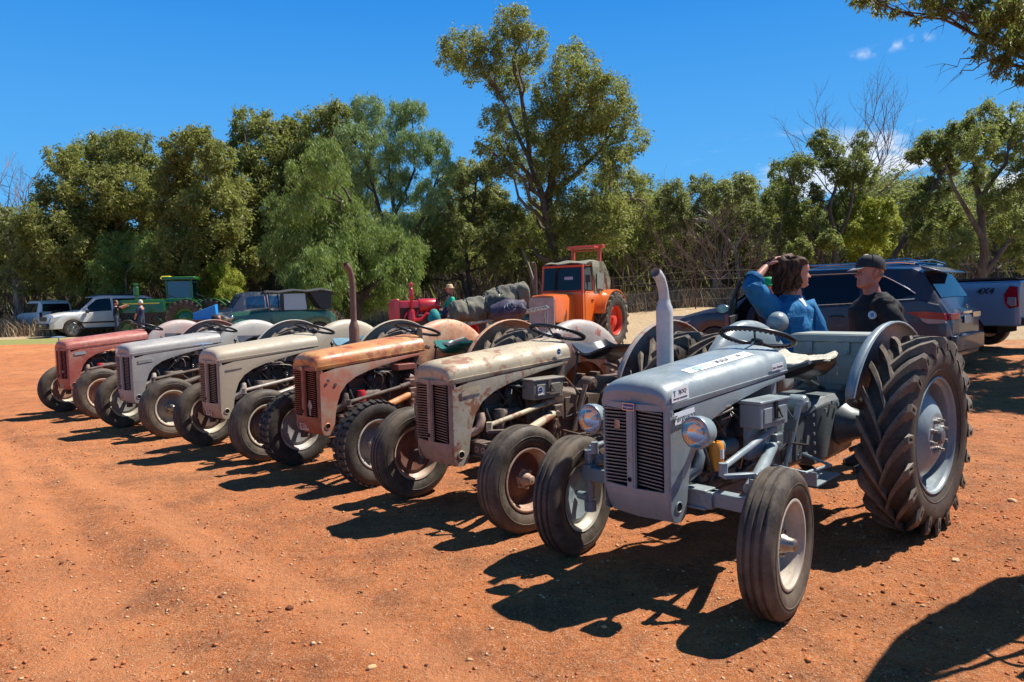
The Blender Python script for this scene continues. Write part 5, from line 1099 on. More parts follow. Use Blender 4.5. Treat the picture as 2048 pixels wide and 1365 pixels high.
# ---- fence: rusty posts and wire
ft = thing('wire_fence', 'rusty post and wire fence along the edge of the wood', 'fence', (2, 37, GZ(2, 37)))
fo = Vector((2, 37, GZ(2, 37))); rustp = worn('rusty_post', (.16, .07, .045), amt=.4, rough=.8)
posts = [(1.0+k*4.15, 37+.25*math.sin(k)) for k in range(11)]; posts = [(x, y) for x, y in posts if x < 46]
for x, y in posts:
    b = MB(); z = GZ(x, y); b.box((0, 0, .85), (.045, .045, 2.3)); b.box((.02, .0, .85), (.02, .09, 2.3)); b.build('post', rustp, ft, 0, loc=(x-fo.x, y-fo.y, z-fo.z))
for h in (.5, 1.0, 1.5, 1.9):
    b = MB(); b.tube([(x-fo.x, y-fo.y-.03, GZ(x, y)-fo.z+h) for x, y in posts], .007, 4); b.build('wire', M['grease2'], ft)
xg, yg = at(1995, 560, 30)[:2]; b = MB(); b.box((0, 0, .75), (.07, .07, 1.9)); b.box((0, .05, .75), (.12, .02, 1.9)); tag(b.build('star_picket', M['grease'], None, 0, loc=(xg, 30, GZ(xg, 30))), 'dark upright steel post beyond the pickup tray', 'post')
# pale slab lying by the road
b = MB(); b.box((0, 0, .25), (1.0, .3, .5)); tag(b.build('concrete_block', noisy('grey_concrete', (.36, .33, .33), (.28, .26, .26), 4, .9), None, 30, .01, loc=(at(1365, 610, 26).x, 26, GZ(7, 26))), 'low grey concrete slab by the road behind the blue car', 'block')
# ------------------------------------------------------------------ cars
def carpaint(name, c, rough=.25, coat=.7, metal=.35, dust=.12):
    m = mat(name, c, rough, metal, .5, coat); t = NT(m); n = t.noise(1.5, 5, .7)
    t.col(t.mix(t.math('MULTIPLY', t.ramp(n, [(.35, 0), (.7, 1)]), dust), c, (.42, .27, .18))); return m
GLS = mat('tinted_glass', (.004, .006, .012), .05, 0, .35); GLB = mat('blue_glass', (.03, .07, .13), .05, 0, .9)
TAILR = mat('red_tail_lens', (.24, .006, .012), .12, 0, .8, .5); TAILW = mat('clear_tail_lens', (.30, .25, .25), .15, .2, .8)
CHR = mat('car_chrome', (.62, .64, .66), .12, 1); PLAST = mat('dark_plastic', (.02, .02, .022), .55); ALLOY = mat('alloy_wheel', (.45, .46, .47), .28, .9); TYRE = rubber('car_tyre', .3)
HEADL = mat('headlight_glass', (.55, .58, .6), .1, .3, .8)
def car_wheel(parent, x, y, r, w=.22, side=1, rim=None, spokes=6, name='wheel'):
    def ty():
        b = MB(); k = r/.36; b.lathe([(.24*k, w*.45), (.30*k, w*.5), (.345*k, w*.46), (.36*k, w*.36), (.36*k, -w*.36), (.345*k, -w*.46), (.3*k, -w*.5), (.24*k, -w*.45)], n=36, closed=True); return b.mesh('tyre', TYRE, 35)
    def ri():
        b = MB(); k = r/.36; b.lathe([(.245*k, w*.42), (.235*k, w*.46), (.225*k, w*.40), (.21*k, w*.1), (.20*k, -.02), (0, -.02)], n=32)
        for i in range(spokes):
            a = 2*math.pi*i/spokes; b.box((.12*k*math.cos(a), w*.30, .12*k*math.sin(a)), (.22*k, .04, .045*k), (0, -a, 0), 1)
        b.lathe([(.06*k, w*.38), (.05*k, w*.44), (0, w*.45)], n=16); return b.mesh('rim', rim or ALLOY, 35)
    o = obj(name, cached(('cw', r, w), ty), parent, (x, y, r), (0, 0, 0 if side > 0 else math.pi)); obj('rim', cached(('cr', r, w, (rim or ALLOY).name, spokes), ri), o); return o
class Car:
    def __init__(s, tab, arches, sill, paint):
        s.t = np.array(tab, float); s.t = s.t[np.argsort(s.t[:, 0])]; s.ar = arches; s.sill = sill; s.paint = paint
    def v(s, x): return [float(np.interp(x, s.t[:, 0], s.t[:, k])) for k in (1, 2, 3, 4)]   # belt, top, w, wtop
    def bot(s, x):
        z = s.sill(x) if callable(s.sill) else s.sill
        for ax, r in s.ar:
            d = abs(x-ax)
            if d < r: z = max(z, math.sqrt(r*r-d*d)*1.0+.36*.95)
        return z
    def ring(s, x):
        belt, top, w, wt = s.v(x); zb = min(s.bot(x), belt-.04); m = (zb+belt)/2
        half = [(w-.05, zb), (w-.006, zb+.02), (w+.008, zb+(m-zb)*.6), (w+.012, m), (w+.004, belt-.12*(belt-m)*2), (w-.012, belt), (w-.030, belt+.012)]
        h = top-belt
        for f in (.15, .5, .8): half.append((w-.03+(wt-w+.03)*f*(1-.12*(1-f)), belt+.012+(h-.012)*f*.93))
        half += [(wt-.02, top-.03), (wt-.10, top-.008), (wt*.55, top+.006), (0, top+.012)]
        L = [(x, y, z) for y, z in half]; Rr = [(x, -y, z) for y, z in half[-2::-1]]; return L+Rr
    def body(s, parent, name='body'):
        xs_ = sorted(set(list(s.t[:, 0])+[float(q) for q in np.arange(s.t[0, 0], s.t[-1, 0], .06)])); rings = [s.ring(x) for x in xs_]
        b = MB(); b.loft(rings, closed=False); b.add(rings[0], [tuple(range(len(rings[0])))]); b.add(rings[-1], [tuple(range(len(rings[-1])))[::-1]])
        return b.build(name, s.paint, parent, 32)
    def side(s, x, f, side, off=.006):
        """point on the glasshouse side; f 0 belt .. 1 roof"""
        belt, top, w, wt = s.v(x); h = top-belt; y = w-.03+(wt-w+.03)*f*(1-.12*(1-f)); z = belt+.012+(h-.012)*f*.93
        return (x, side*(y+off), z+off*.3)
    def pane(s, parent, name, x0, x1, f0, f1, side, m=None, n=8, poly=None, off=.006):
        b = MB(); rings = []
        for i in range(n+1):
            x = x0+(x1-x0)*i/n; a = f0(x) if callable(f0) else f0; c = f1(x) if callable(f1) else f1; rings.append([s.side(x, a+(c-a)*j/4, side, off) for j in range(5)])
        b.loft(rings, closed=False); return b.build(name, m or GLS, parent, 60)
    def top_pane(s, parent, name, x0, x1, k=.86, m=None, off=.010, k2=None):
        b = MB(); rings = []; k2 = k2 or k
        for i in range(7):
            x = x0+(x1-x0)*i/6; belt, top, w, wt = s.v(x); kk = k+(k2-k)*i/6; q = wt*kk; n_ = 8
            rings.append([(x, -q+2*q*j/n_, top+.012-.010*abs(-1+2*j/n_)**2+off) for j in range(n_+1)])
        b.loft(rings, closed=False); return b.build(name, m or GLS, parent, 60)
    def panel(s, parent, name, pts, side, m, th=.02, off=.010):
        """flat-ish piece on the lower side; pts (x, z)"""
        b = MB(); y = s.v(pts[0][0])[2]; b.prism(pts, side*(y-.01), side*(y+off)); return b.build(name, m, parent, 30)

# dark blue-grey wagon, passenger door open
def dark_wagon():
    t = thing('parked_wagon', 'dark blue grey wagon with its front door open behind the two talking people', 'car', (5.86, 14.41, GZ(6.1, 14.5)+.04), R(135)); t.scale = (1.07, 1.07, 1.07)
    P = carpaint('dark_metallic_paint', (.020, .021, .034), .35, .35, .1, .05)
    c = Car([(-2.48, .60, .86, .78, .76), (-2.43, .92, 1.02, .90, .84), (-2.33, 1.10, 1.18, .94, .84), (-2.06, 1.17, 1.63, .955, .72), (-1.9, 1.16, 1.70, .96, .70), (-1.0, 1.10, 1.74, .965, .70), (0, 1.06, 1.745, .965, .70), (.42, 1.04, 1.67, .965, .69), (1.18, 1.02, 1.14, .955, .80), (1.7, .99, 1.08, .94, .76), (2.2, .88, .97, .90, .66), (2.43, .66, .78, .78, .5), (2.48, .52, .58, .66, .45)], [(-1.42, .40), (1.42, .40)], .30, P)
    c.body(t)
    for s in (1, -1):
        c.pane(t, 'rear_door_window', -1.15, -.22, .08, .86, s); 
        c.pane(t, 'quarter_window', -2.0, -1.22, lambda x: .08+.12*max(0, (-1.75-x)/.25), lambda x: .86-.62*max(0, (-1.35-x)/.65)**1.3, s)
        if s < 0: c.pane(t, 'front_door_window', -.12, .72, .08, lambda x: .86-.3*max(0, x-.3), s)
        b = MB(); b.tube([c.side(x, .05, s, .014) for x in np.linspace(-2.0, .85, 14)], .010, 5); b.tube([c.side(x, .90-.66*max(0, (-1.35-x)/.65)**1.3, s, .012) for x in np.linspace(-2.0, .5, 20)], .009, 5); b.build('chrome_window_strip', CHR, t)
        for xh in ((-.95,) if s > 0 else (-.95, .02)):
            b = MB(); b.tube([(xh, s*1.0, .93), (xh+.05, s*1.005, .945), (xh+.18, s*1.005, .945), (xh+.23, s*.99, .93)], .014, 6); b.build('door_handle', P, t)
        b = MB(); b.prism([(-2.44, .88), (-2.42, .98), (-2.15, 1.01), (-1.90, 1.00), (-2.0, .95), (-2.12, .90)], s*.86, s*.985); b.build('tail_light', TAILR, t, 30)
        b = MB(); b.prism([(-2.44, .83), (-2.43, .88), (-2.14, .90), (-2.08, .92), (-2.12, .86), (-2.2, .82)], s*.86, s*.983); b.build('reversing_light', TAILW, t, 30)
        b = MB(); b.box((-2.46, s*.62, .92), (.05, .48, .10)); b.build('tail_light', TAILR, t, 30, .01)
        b = MB(); b.tube([(-1.9, s*.62, 1.76), (-1.7, s*.62, 1.79), (.1, s*.62, 1.80), (.3, s*.62, 1.76)], .018, 8); b.build('roof_rail', CHR, t)
        for x in (-1.42, 1.42): car_wheel(t, x, s*.84, .37, .24, s)
        b = MB(); b.prism([(2.2, .70), (2.42, .66), (2.3, .78), (1.95, .86)], s*.72, s*.925); b.build('headlight', HEADL, t, 30)
        for xx in (-.18, -1.2):
            b = MB(); b.tube([(xx, s*.973, .35), (xx+.01, s*.982, .70), (xx, s*.965, 1.06)], .004, 4); b.build('door_gap', M['void'], t)
    c.top_pane(t, 'windscreen', .50, 1.12, .92, k2=.98)
    c.top_pane(t, 'rear_window', -2.32, -2.10, .90, off=.014, k2=.95)
    b = MB(); b.loft([[(-2.30, -.66, 1.60), (-2.30, .66, 1.60), (-2.28, .66, 1.63), (-2.28, -.66, 1.63)], [(-2.02, -.68, 1.66), (-2.02, .68, 1.66), (-2.0, .68, 1.715), (-2.0, -.68, 1.715)]]); b.build('spoiler', P, t, 30, .01)
    b = MB(); b.box((-2.50, 0, .50), (.10, 1.66, .26)); b.box((-2.53, 0, .62), (.06, 1.3, .05)); b.build('rear_bumper', P, t, 30, .03)
    b = MB(); b.box((-2.50, 0, .86), (.01, .38, .12)); o = b.build('number_plate', mat('pale_plate', (.5, .5, .42), .5), t, 0)
    b = MB(); b.box((-2.49, 0, .97), (.02, .5, .035)); b.build('chrome_handle', CHR, t)
    b = MB(); b.lathe([(.045, -.01), (.035, .0), (.03, -.008)], axis='X', n=20, c=(-2.475, 0, 1.05)); b.tube([(-2.49, -.04, 1.05), (-2.49, .04, 1.05)], .006, 5); b.build('round_emblem', CHR, t)
    # dark doorway sheet, seat and dash behind the open door
    b = MB(); b.prism([(-.12, .42), (.86, .42), (1.0, .70), (1.0, 1.02), (.50, 1.58), (-.08, 1.62), (-.16, 1.1)], .93, .972); b.build('doorway_shade', M['void'], t, 0)  # dark sheet on the car side stands in for the shade inside
    b = MB(); b.box((.1, .60, .72), (.5, .50, .16)); b.box((-.13, .60, 1.0), (.14, .5, .6), (0, -.2, 0)); b.box((-.2, .6, 1.38), (.1, .26, .18)); b.build('front_seat', PLAST, t, 40, .04)
    b = MB(); b.box((.98, .86, .93), (.06, .26, .10)); b.box((.95, .90, .80), (.04, .16, .05)); b.build('dash_end', mat('grey_trim', (.25, .25, .27), .5), t, 30, .015)
    # the door, hinged at the front pillar
    d = obj('front_door', None, t); d = MB(); d.box((-.50, 0, .70), (1.0, .05, .62)); dd = d.build('front_door', P, t, 30, .02, loc=(1.02, .985, 0), rot=(0, 0, R(-68)))
    b = MB(); b.box((-.50, -.04, .72), (.92, .04, .50)); b.box((-.45, -.075, .66), (.6, .05, .07)); b.build('door_trim', PLAST, dd, 30, .015)
    b = MB(); b.tube([(0, -.03, 1.02), (-.30, -.10, 1.38), (-.50, -.20, 1.55), (-.92, -.22, 1.56), (-1.0, -.12, 1.3), (-1.0, -.03, 1.02)], .022, 6); b.build('window_frame', M['black'], dd)
    b = MB(); b.add([(-.05, -.04, 1.03), (-.98, -.05, 1.03), (-.96, -.18, 1.45), (-.90, -.21, 1.54), (-.52, -.19, 1.53), (-.30, -.10, 1.37)], [(0, 1, 2, 3, 4, 5)]); b.build('door_glass', mat('green_dark_glass', (.02, .04, .035), .05, 0, .9), dd, 0)
    b = MB(); b.lathe([(.02, -.09), (.09, -.05), (.115, 0), (.105, .03), (0, .035)], axis='X', n=20); q = b.build('door_mirror', P, dd, 50, loc=(-.10, .17, 1.08), scale=(1, 1.15, .75)); b = MB(); b.lathe([(.095, -.0), (0, .0)], axis='X', n=18); b.build('mirror_glass', mat('mirror_blue', (.12, .42, .55), .08, .6, .9), q, 0, loc=(-.092, 0, 0)); 
    b = MB(); b.box((-1.003, 0, .72), (.012, .06, .56)); b.build('door_edge', mat('brown_edge', (.16, .08, .06), .5), dd, 30)
dark_wagon()
for o_ in [o for o in bpy.data.objects if o.type == 'EMPTY' and o.name.startswith('front_door')]: bpy.data.objects.remove(o_)

def pickup():
    t = thing('parked_pickup', 'silver blue pickup with 4x4 lettering at the right edge beyond the dark wagon', 'pickup truck', (8.62, 16.6, GZ(8.6, 16.6)+.06), R(130))
    P = carpaint('silver_blue_paint', (.14, .23, .33), .3, .6, .2, .05)
    c = Car([(-2.66, 1.28, 1.33, .90, .86), (-2.6, 1.32, 1.36, .92, .88), (-.98, 1.32, 1.36, .93, .88), (-.93, 1.16, 1.37, .93, .72), (-.78, 1.14, 1.78, .93, .68), (-.2, 1.12, 1.86, .93, .68), (.6, 1.10, 1.80, .93, .67), (1.30, 1.10, 1.24, .93, .78), (1.9, 1.06, 1.18, .92, .74), (2.45, .98, 1.06, .88, .66), (2.66, .70, .80, .8, .6)], [(-1.62, .45), (1.62, .45)], .48, P)
    c.body(t)
    for s in (1, -1):
        c.pane(t, 'rear_door_window', -.62, .0, .08, .86, s); c.pane(t, 'front_door_window', .08, .88, .08, lambda x: .86-.5*max(0, x-.55), s)
        b = MB(); b.prism([(-2.66, .86), (-2.64, 1.24), (-2.50, 1.26), (-2.40, 1.10), (-2.42, .92), (-2.50, .82)], s*.80, s*.945); b.build('tail_light', TAILR, t, 30, .01)
        b = MB(); b.prism([(-2.62, .88), (-2.61, 1.04), (-2.47, 1.04), (-2.46, .92), (-2.52, .86)], s*.80, s*.953); b.build('reversing_light', TAILW, t, 30, .01)
        for x in (-1.62, 1.62): car_wheel(t, x, s*.82, .39, .26, s)
        b = MB(); b.tube([(-2.6, s*.88, 1.40), (-1.0, s*.88, 1.40)], .022, 6); b.build('bed_rail', PLAST, t)
        b = MB(); b.tube([(-.95, s*.70, 1.40), (-.80, s*.66, 1.80), (-.55, s*.64, 1.89), (.55, s*.64, 1.87)], .02, 6); b.build('roof_rail', CHR, t)
        w = obj('lettering', text_mesh('4X4', .17, M['black'], shear=.35, depth_key='B'), t); put(w, frame_mat((-2.08, s*(.948), 1.16), (-s, 0, 0), (0, 0, 1)))
    c.top_pane(t, 'windscreen', .66, 1.26, .92); c.top_pane(t, 'rear_window', -.90, -.80, .9, off=.02)
    b = MB(); b.box((-1.8, 0, 1.39), (1.6, 1.62, .03)); b.build('tonneau_cover', PLAST, t, 30, .01)
    b = MB(); b.box((-2.72, 0, .58), (.16, 1.7, .16)); b.build('rear_bumper', CHR, t, 30, .02)
    b = MB(); b.box((.0, 0, .42), (4.4, 1.2, .2)); b.build('chassis', M['void'], t, 0)
pickup()

def wagon(name, label, loc, rz, paint, tab, arches, rw=.36, extras=None, cat='car', glass=GLS, sill=.36):
    t = thing(name, label, cat, (loc[0], loc[1], GZ(*loc)), R(rz)); c = Car(tab, arches, sill, paint); c.body(t)
    for s in (1, -1):
        for x, r_ in arches: car_wheel(t, x, s*(c.v(x)[2]-.12), rw, .24, s)
    return t, c
P = carpaint('dusty_silver_paint', (.62, .62, .60), .35, .5, .1, .25)
t, c = wagon('silver_wagon', 'dusty silver four wheel drive wagon parked by the wood at left', (-21.5, 38.5), 225.8, P,
    [(-2.3, .9, 1.2, .86, .78), (-2.2, 1.1, 1.75, .90, .72), (-1.9, 1.1, 1.84, .92, .72), (0, 1.06, 1.86, .92, .72), (.35, 1.05, 1.80, .92, .70), (1.05, 1.04, 1.14, .92, .80), (1.6, 1.0, 1.1, .91, .78), (2.1, .92, 1.0, .88, .72), (2.3, .66, .76, .80, .6)], [(-1.35, .43), (1.35, .43)], .38)
t.scale = (1.1, 1.1, 1.1)
for s in (1, -1):
    c.pane(t, 'front_door_window', -.30, .70, .08, lambda x: .86-.35*max(0, x-.3), s); c.pane(t, 'rear_side_window', -1.9, -.40, .08, .86, s)
    b = MB(); b.prism([(2.05, .72), (2.27, .68), (2.2, .88), (1.8, .92)], s*.74, s*.905); b.build('headlight', HEADL, t, 30)
    b = MB(); b.tube([(-1.9, s*.66, 1.89), (.1, s*.66, 1.91)], .02, 5); b.build('roof_rail', PLAST, t)
    b = MB(); b.box((.78, s*1.02, 1.12), (.12, .18, .16)); b.build('door_mirror', PLAST, t, 30, .02)
    b = MB(); b.box((0, s*.93, .62), (2.2, .02, .07)); b.build('side_strip', CHR, t, 30); b = MB(); b.box((0, s*.90, .36), (2.1, .2, .05)); b.build('side_step', PLAST, t, 30)
c.top_pane(t, 'windscreen', .42, 1.0, .92)
b = MB(); b.box((2.30, 0, .82), (.06, 1.0, .20)); b.build('grille', PLAST, t, 30, .01); b = MB(); b.box((2.34, 0, .50), (.14, 1.7, .24)); b.build('front_bumper', M['black'], t, 30, .03); b = MB(); b.box((2.42, 0, .52), (.02, .36, .11)); b.build('number_plate', mat('yellow_plate', (.6, .5, .12), .5), t, 0)
P2 = carpaint('white_wagon_paint', (.78, .78, .77), .35, .5, .1, .25)
t, c = wagon('white_wagon', 'white four wheel drive seen from behind at the far left', (-27.6, 43.6), 138, P2,
    [(-2.3, 1.0, 1.25, .88, .80), (-2.22, 1.12, 1.70, .90, .74), (-1.9, 1.12, 1.84, .92, .74), (0, 1.1, 1.86, .92, .72), (.4, 1.1, 1.78, .92, .7), (1.0, 1.08, 1.2, .92, .8), (2.0, 1.0, 1.1, .9, .74), (2.3, .7, .8, .8, .6)], [(-1.4, .43), (1.4, .43)], .38)
b = MB(); b.add([(-2.31, -.70, 1.22), (-2.31, .70, 1.22), (-2.26, .66, 1.66), (-2.26, -.66, 1.66)], [(0, 1, 2, 3)]); b.build('rear_window', GLS, t, 0)
for s in (1, -1):
    b = MB(); b.box((-2.30, s*.80, 1.02), (.06, .12, .32)); b.build('tail_light', TAILR, t, 30, .01); c.pane(t, 'side_window', -1.9, .7, .08, .86, s)
    b = MB(); b.tube([(-2.45, s*.3, .6), (-2.45, s*.3, 1.0)], .03, 6); b.build('carrier_upright', CHR, t)
b = MB(); b.box((-2.42, 0, .56), (.16, 1.8, .16)); b.build('rear_bumper', PLAST, t, 30, .03); b = MB(); b.lathe([(.20, -.10), (.33, -.10), (.36, -.05), (.36, .05), (.30, .10), (.1, .1), (0, .1)], axis='X', n=24, c=(-2.44, 0, .95)); b.build('spare_wheel', TYRE, t, 35)

# grey rounded vintage car and green open tourer
P3 = carpaint('dull_grey_vintage_paint', (.17, .18, .18), .45, .2, .1, .25); P4 = carpaint('dark_green_vintage_paint', (.012, .085, .055), .3, .5, .1, .12)
t, c = wagon('vintage_sedan', 'rounded grey vintage car with a blue tinted windscreen beside the green tourer', (-10.4, 29.8), 214, P3,
    [(-2.0, .9, 1.2, .66, .5), (-1.6, 1.2, 1.75, .76, .62), (-.8, 1.25, 1.95, .80, .66), (.2, 1.25, 1.97, .80, .66), (.55, 1.22, 1.90, .78, .64), (.95, 1.18, 1.28, .60, .44), (1.7, 1.10, 1.2, .46, .30), (2.0, .8, .9, .4, .26)], [(-1.3, .44), (1.5, .44)], .38)
for s in (1, -1):
    c.pane(t, 'door_window', -.25, .45, .10, .80, s, GLB); c.pane(t, 'rear_door_window', -1.2, -.38, .10, .80, s, GLB)
    b = MB(); b.loft([[(x, s*(.50+.30*f), .78+.36*math.sin(min(1, max(0, (x-.85)/1.3))*math.pi)-.12*f*f) for f in (0, .5, 1)] for x in np.linspace(.85, 2.15, 12)], closed=False); b.build('mudguard', P3, t, 60)
c.top_pane(t, 'windscreen', .60, .92, .9, GLB, off=.012)
t, c = wagon('vintage_tourer', 'dark green open vintage tourer with a sagging black soft top', (-8.6, 27.6), 203, P4,
    [(-1.9, .9, 1.05, .62, .5), (-1.7, 1.15, 1.20, .72, .66), (-.6, 1.18, 1.22, .76, .70), (.35, 1.2, 1.24, .74, .66), (.45, 1.2, 1.32, .62, .46), (1.2, 1.12, 1.24, .46, .34), (1.75, 1.08, 1.18, .38, .26), (1.8, .7, .8, .36, .24)], [(-1.25, .44), (1.45, .44)], .38)
for s in (1, -1):
    b = MB(); b.loft([[(x, s*(.50+.28*f), .62+.34*math.sin(min(1, max(0, (x-.8)/1.25))*math.pi)-.10*f*f) for f in (0, .5, 1)] for x in np.linspace(.8, 2.05, 12)], closed=False); b.build('mudguard', P4, t, 60)
    b = MB(); b.lathe([(0, -.12), (.06, -.10), (.10, 0), (.09, .02), (0, .025)], axis='X', n=18); b.build('headlight', CHR, t, 50, loc=(1.78, s*.42, 1.02))
    for xx in (-1.7, -.9, .0, .45):
        b = MB(); b.tube([(xx, s*.68, 1.2), (xx+.05, s*.66, 1.9)], .018, 6); b.build('hood_bow', PLAST, t)
    b = MB(); b.add([(-.85, s*.69, 1.25), (-.05, s*.69, 1.25), (-.05, s*.67, 1.84), (-.80, s*.67, 1.84)], [(0, 1, 2, 3)]); b.build('side_screen', mat('clear_side_screen', (.30, .34, .36), .12, 0, .8), t, 0)
    b = MB(); b.loft([[(-1.75, s*.70, 1.2), (-1.75, s*.66, 1.88)], [(-1.5, s*.70, 1.25), (-1.35, s*.67, 1.9)], [(-1.35, s*.70, 1.3), (-.95, s*.67, 1.92)]], closed=False); b.build('side_curtain', PLAST, t, 40)
b = MB(); b.loft([[(x, y, 1.93+.08*(1-(y/.74)**2)-.05*math.cos(x*3.1)**2+dz) for y in np.linspace(-.74, .74, 9)] for x, dz in ((-1.95, -.16), (-1.8, .0), (-1.4, .05), (-.9, .02), (-.4, .03), (.1, .0), (.5, -.02), (.65, -.06))], closed=False); o = b.build('soft_top', noisy('black_canvas', (.018, .018, .018), (.05, .05, .05), 12, .85), t, 60); md = o.modifiers.new('thick', 'SOLIDIFY'); md.thickness = .03
b = MB(); b.tube([(.45, -.6, 1.25), (.52, -.6, 1.8), (.52, .6, 1.8), (.45, .6, 1.25)], .02, 6); wf = b.build('windscreen_frame', CHR, t); b = MB(); b.add([(.46, -.58, 1.27), (.46, .58, 1.27), (.52, .58, 1.78), (.52, -.58, 1.78)], [(0, 1, 2, 3)]); b.build('windscreen', GLB, wf, 0)

# ------------------------------------------------------------------ larger tractors
def big_tractor(name, label, loc, rz, P, trim, rear=(.82, .36), front=(.42, .18), wb=2.2, hood=(1.0, 2.5, .55, 1.05, 1.65), cab=None, stack_=None, rimm=None, track=.78, dx=0, stripe=None, word=None, grille=None, narrow=False):
    t = thing(name, label, 'tractor', (loc[0], loc[1], GZ(*loc)), R(rz)); R_, wd = rear; rimm = rimm or trim
    x0, x1, w, z0, z1 = hood
    b = MB(); rings = []
    for x, k in ((x0, 1), (x0+.05, 1), ((x0+x1)/2, 1), (x1-.12, .985), (x1-.02, .95), (x1, .9)):
        hw = w/2*(1 if x < x1-.1 else k); zt = z0+(z1-z0)*k
        rings.append([(x, -hw, z0), (x, -hw*1.0, zt-.14), (x, -hw*.86, zt-.03), (x, 0, zt), (x, hw*.86, zt-.03), (x, hw, zt-.14), (x, hw, z0)])
    b.loft(rings, closed=True); b.build('bonnet', P, t, 30)
    if grille:
        b = MB(); b.prism([(x1-.02, z0-.25), (x1+.03, z0-.25), (x1+.02, z1-.12), (x1-.02, z1-.12)], -w/2-.01, w/2+.01); g = b.build('grille', grille, t, 0)
    b = MB(); b.box(((x0+x1)/2, 0, (z0+.6)/2+.05), (x1-x0, w*.72, z0-.55)); b.box((.4, 0, .9), (1.5, .5, .55)); b.build('engine', M['grease'], t, 30, .03)
    rr = random.Random(len(name)+int(loc[0]*10))
    for k in range(6):
        b = MB(); xx = rr.uniform(x0+.1, x1-.2); b.tube([(xx, w*.38, z0-.1), (xx+.1, w*.5, z0-.25), (xx+rr.uniform(-.2, .2), w*.42, z0-.45)], .03, 6); b.build('pipe', trim if k % 2 else M['grease2'], t)
    if stripe:
        for s in (1, -1):
            b = MB(); b.box(((x0+x1)/2, s*(w/2+.004), z1-.20), ((x1-x0)*.82, .008, .055)); q = b.build('stripe', stripe, t, 0)
            if word:
                put(obj('lettering', text_mesh(word, .075, P), q), frame_mat(((x0+x1)/2, s*(w/2+.010), z1-.20), (-s, 0, 0), (0, 0, 1)))
    def rt(): return rear_tyre_mesh(Rc=R_-.06, Rl=R_, wd=wd/2, nl=20, rimr=R_*.54, lugw=.075, name='tyre')
    tm = cached(('bt', rear), rt)
    for s in (1, -1):
        q = R_*.54
        b = MB(); b.lathe([(q, wd*.34), (q-.02, wd*.38), (q-.04, wd*.3), (q-.05, 0), (q*.8, -.02), (q*.55, .04), (.14, .06), (.13, .12), (.06, .14), (0, .14)], n=36)
        for k in range(8): a = k*math.pi/4; b.box((q*.42*math.cos(a), .05, q*.42*math.sin(a)), (.05, .03, .05), (0, -a, 0))
        wh = b.build('rear_wheel', rimm, t, 35, loc=(0, s*track, R_), rot=(0, 0, 0 if s > 0 else math.pi)); obj('tyre', tm, wh)
        fy = track*.86 if not narrow else .18
        fr, fw = front; w2 = car_wheel(t, wb, s*fy, fr, fw, s, rimm, 3, 'front_wheel')
        b = MB(); ths = [R(15+130*i/14) for i in range(15)]
        b.loft([[((R_+.07)*math.cos(a), s*y, R_+(R_+.07)*math.sin(a)) for y in (track-wd*.55, track-wd*.2, track+wd*.42)]+[((R_+.04)*math.cos(a), s*(track+wd*.45), R_+(R_+.04)*math.sin(a))] for a in ths], closed=False)
        if not narrow: o = b.build('mudguard', P, t, 50); md = o.modifiers.new('thick', 'SOLIDIFY'); md.thickness = .015
    b = MB(); b.tube([(0, -track, R_), (0, track, R_)], .11, 12); b.build('rear_axle', trim, t, 35)
    b = MB(); b.tube([(wb, -track*.8 if not narrow else -.2, front[0]), (wb, track*.8 if not narrow else .2, front[0])], .06, 8); b.tube([(wb, 0, front[0]), (wb, 0, z0)], .10, 10); b.build('front_axle', trim, t, 35)
    b = MB(); b.torus((0, 0, 0), .22, .016, n=28, m=6); b.tube([(-.2, 0, 0), (.2, 0, 0)], .012, 5); b.tube([(0, 0, 0), (.3, 0, -.35)], .02, 6); b.build('steering_wheel', M['black'], t, 60, loc=(x0-.35, 0, z1+.12), rot=(0, -.5, 0))
    b = MB(); b.box((.05, 0, R_+.42), (.42, .46, .10)); b.box((-.18, 0, R_+.60), (.08, .46, .34), (0, -.15, 0)); b.build('seat', PLAST, t, 40, .03)
    if stack_:
        sx, sy, sz0, sz1, sr = stack_; b = MB(); b.lathe([(sr*.5, sz0), (sr*.6, sz0+.25), (sr, sz0+.3), (sr, sz1-.1), (sr*.7, sz1-.06), (sr*.55, sz1-.05), (sr*.55, sz1), (sr*1.0, sz1+.01), (sr*1.0, sz1+.07), (sr*.4, sz1+.1), (0, sz1+.1)], axis='Z', n=16, c=(sx, sy, 0)); b.build('exhaust_stack', P, t, 40)
    return t
OR = carpaint('orange_tractor_paint', (.68, .13, .012), .35, .4, 0, .08); ORD = carpaint('red_orange_paint', (.55, .055, .015), .4, .3, 0, .1)
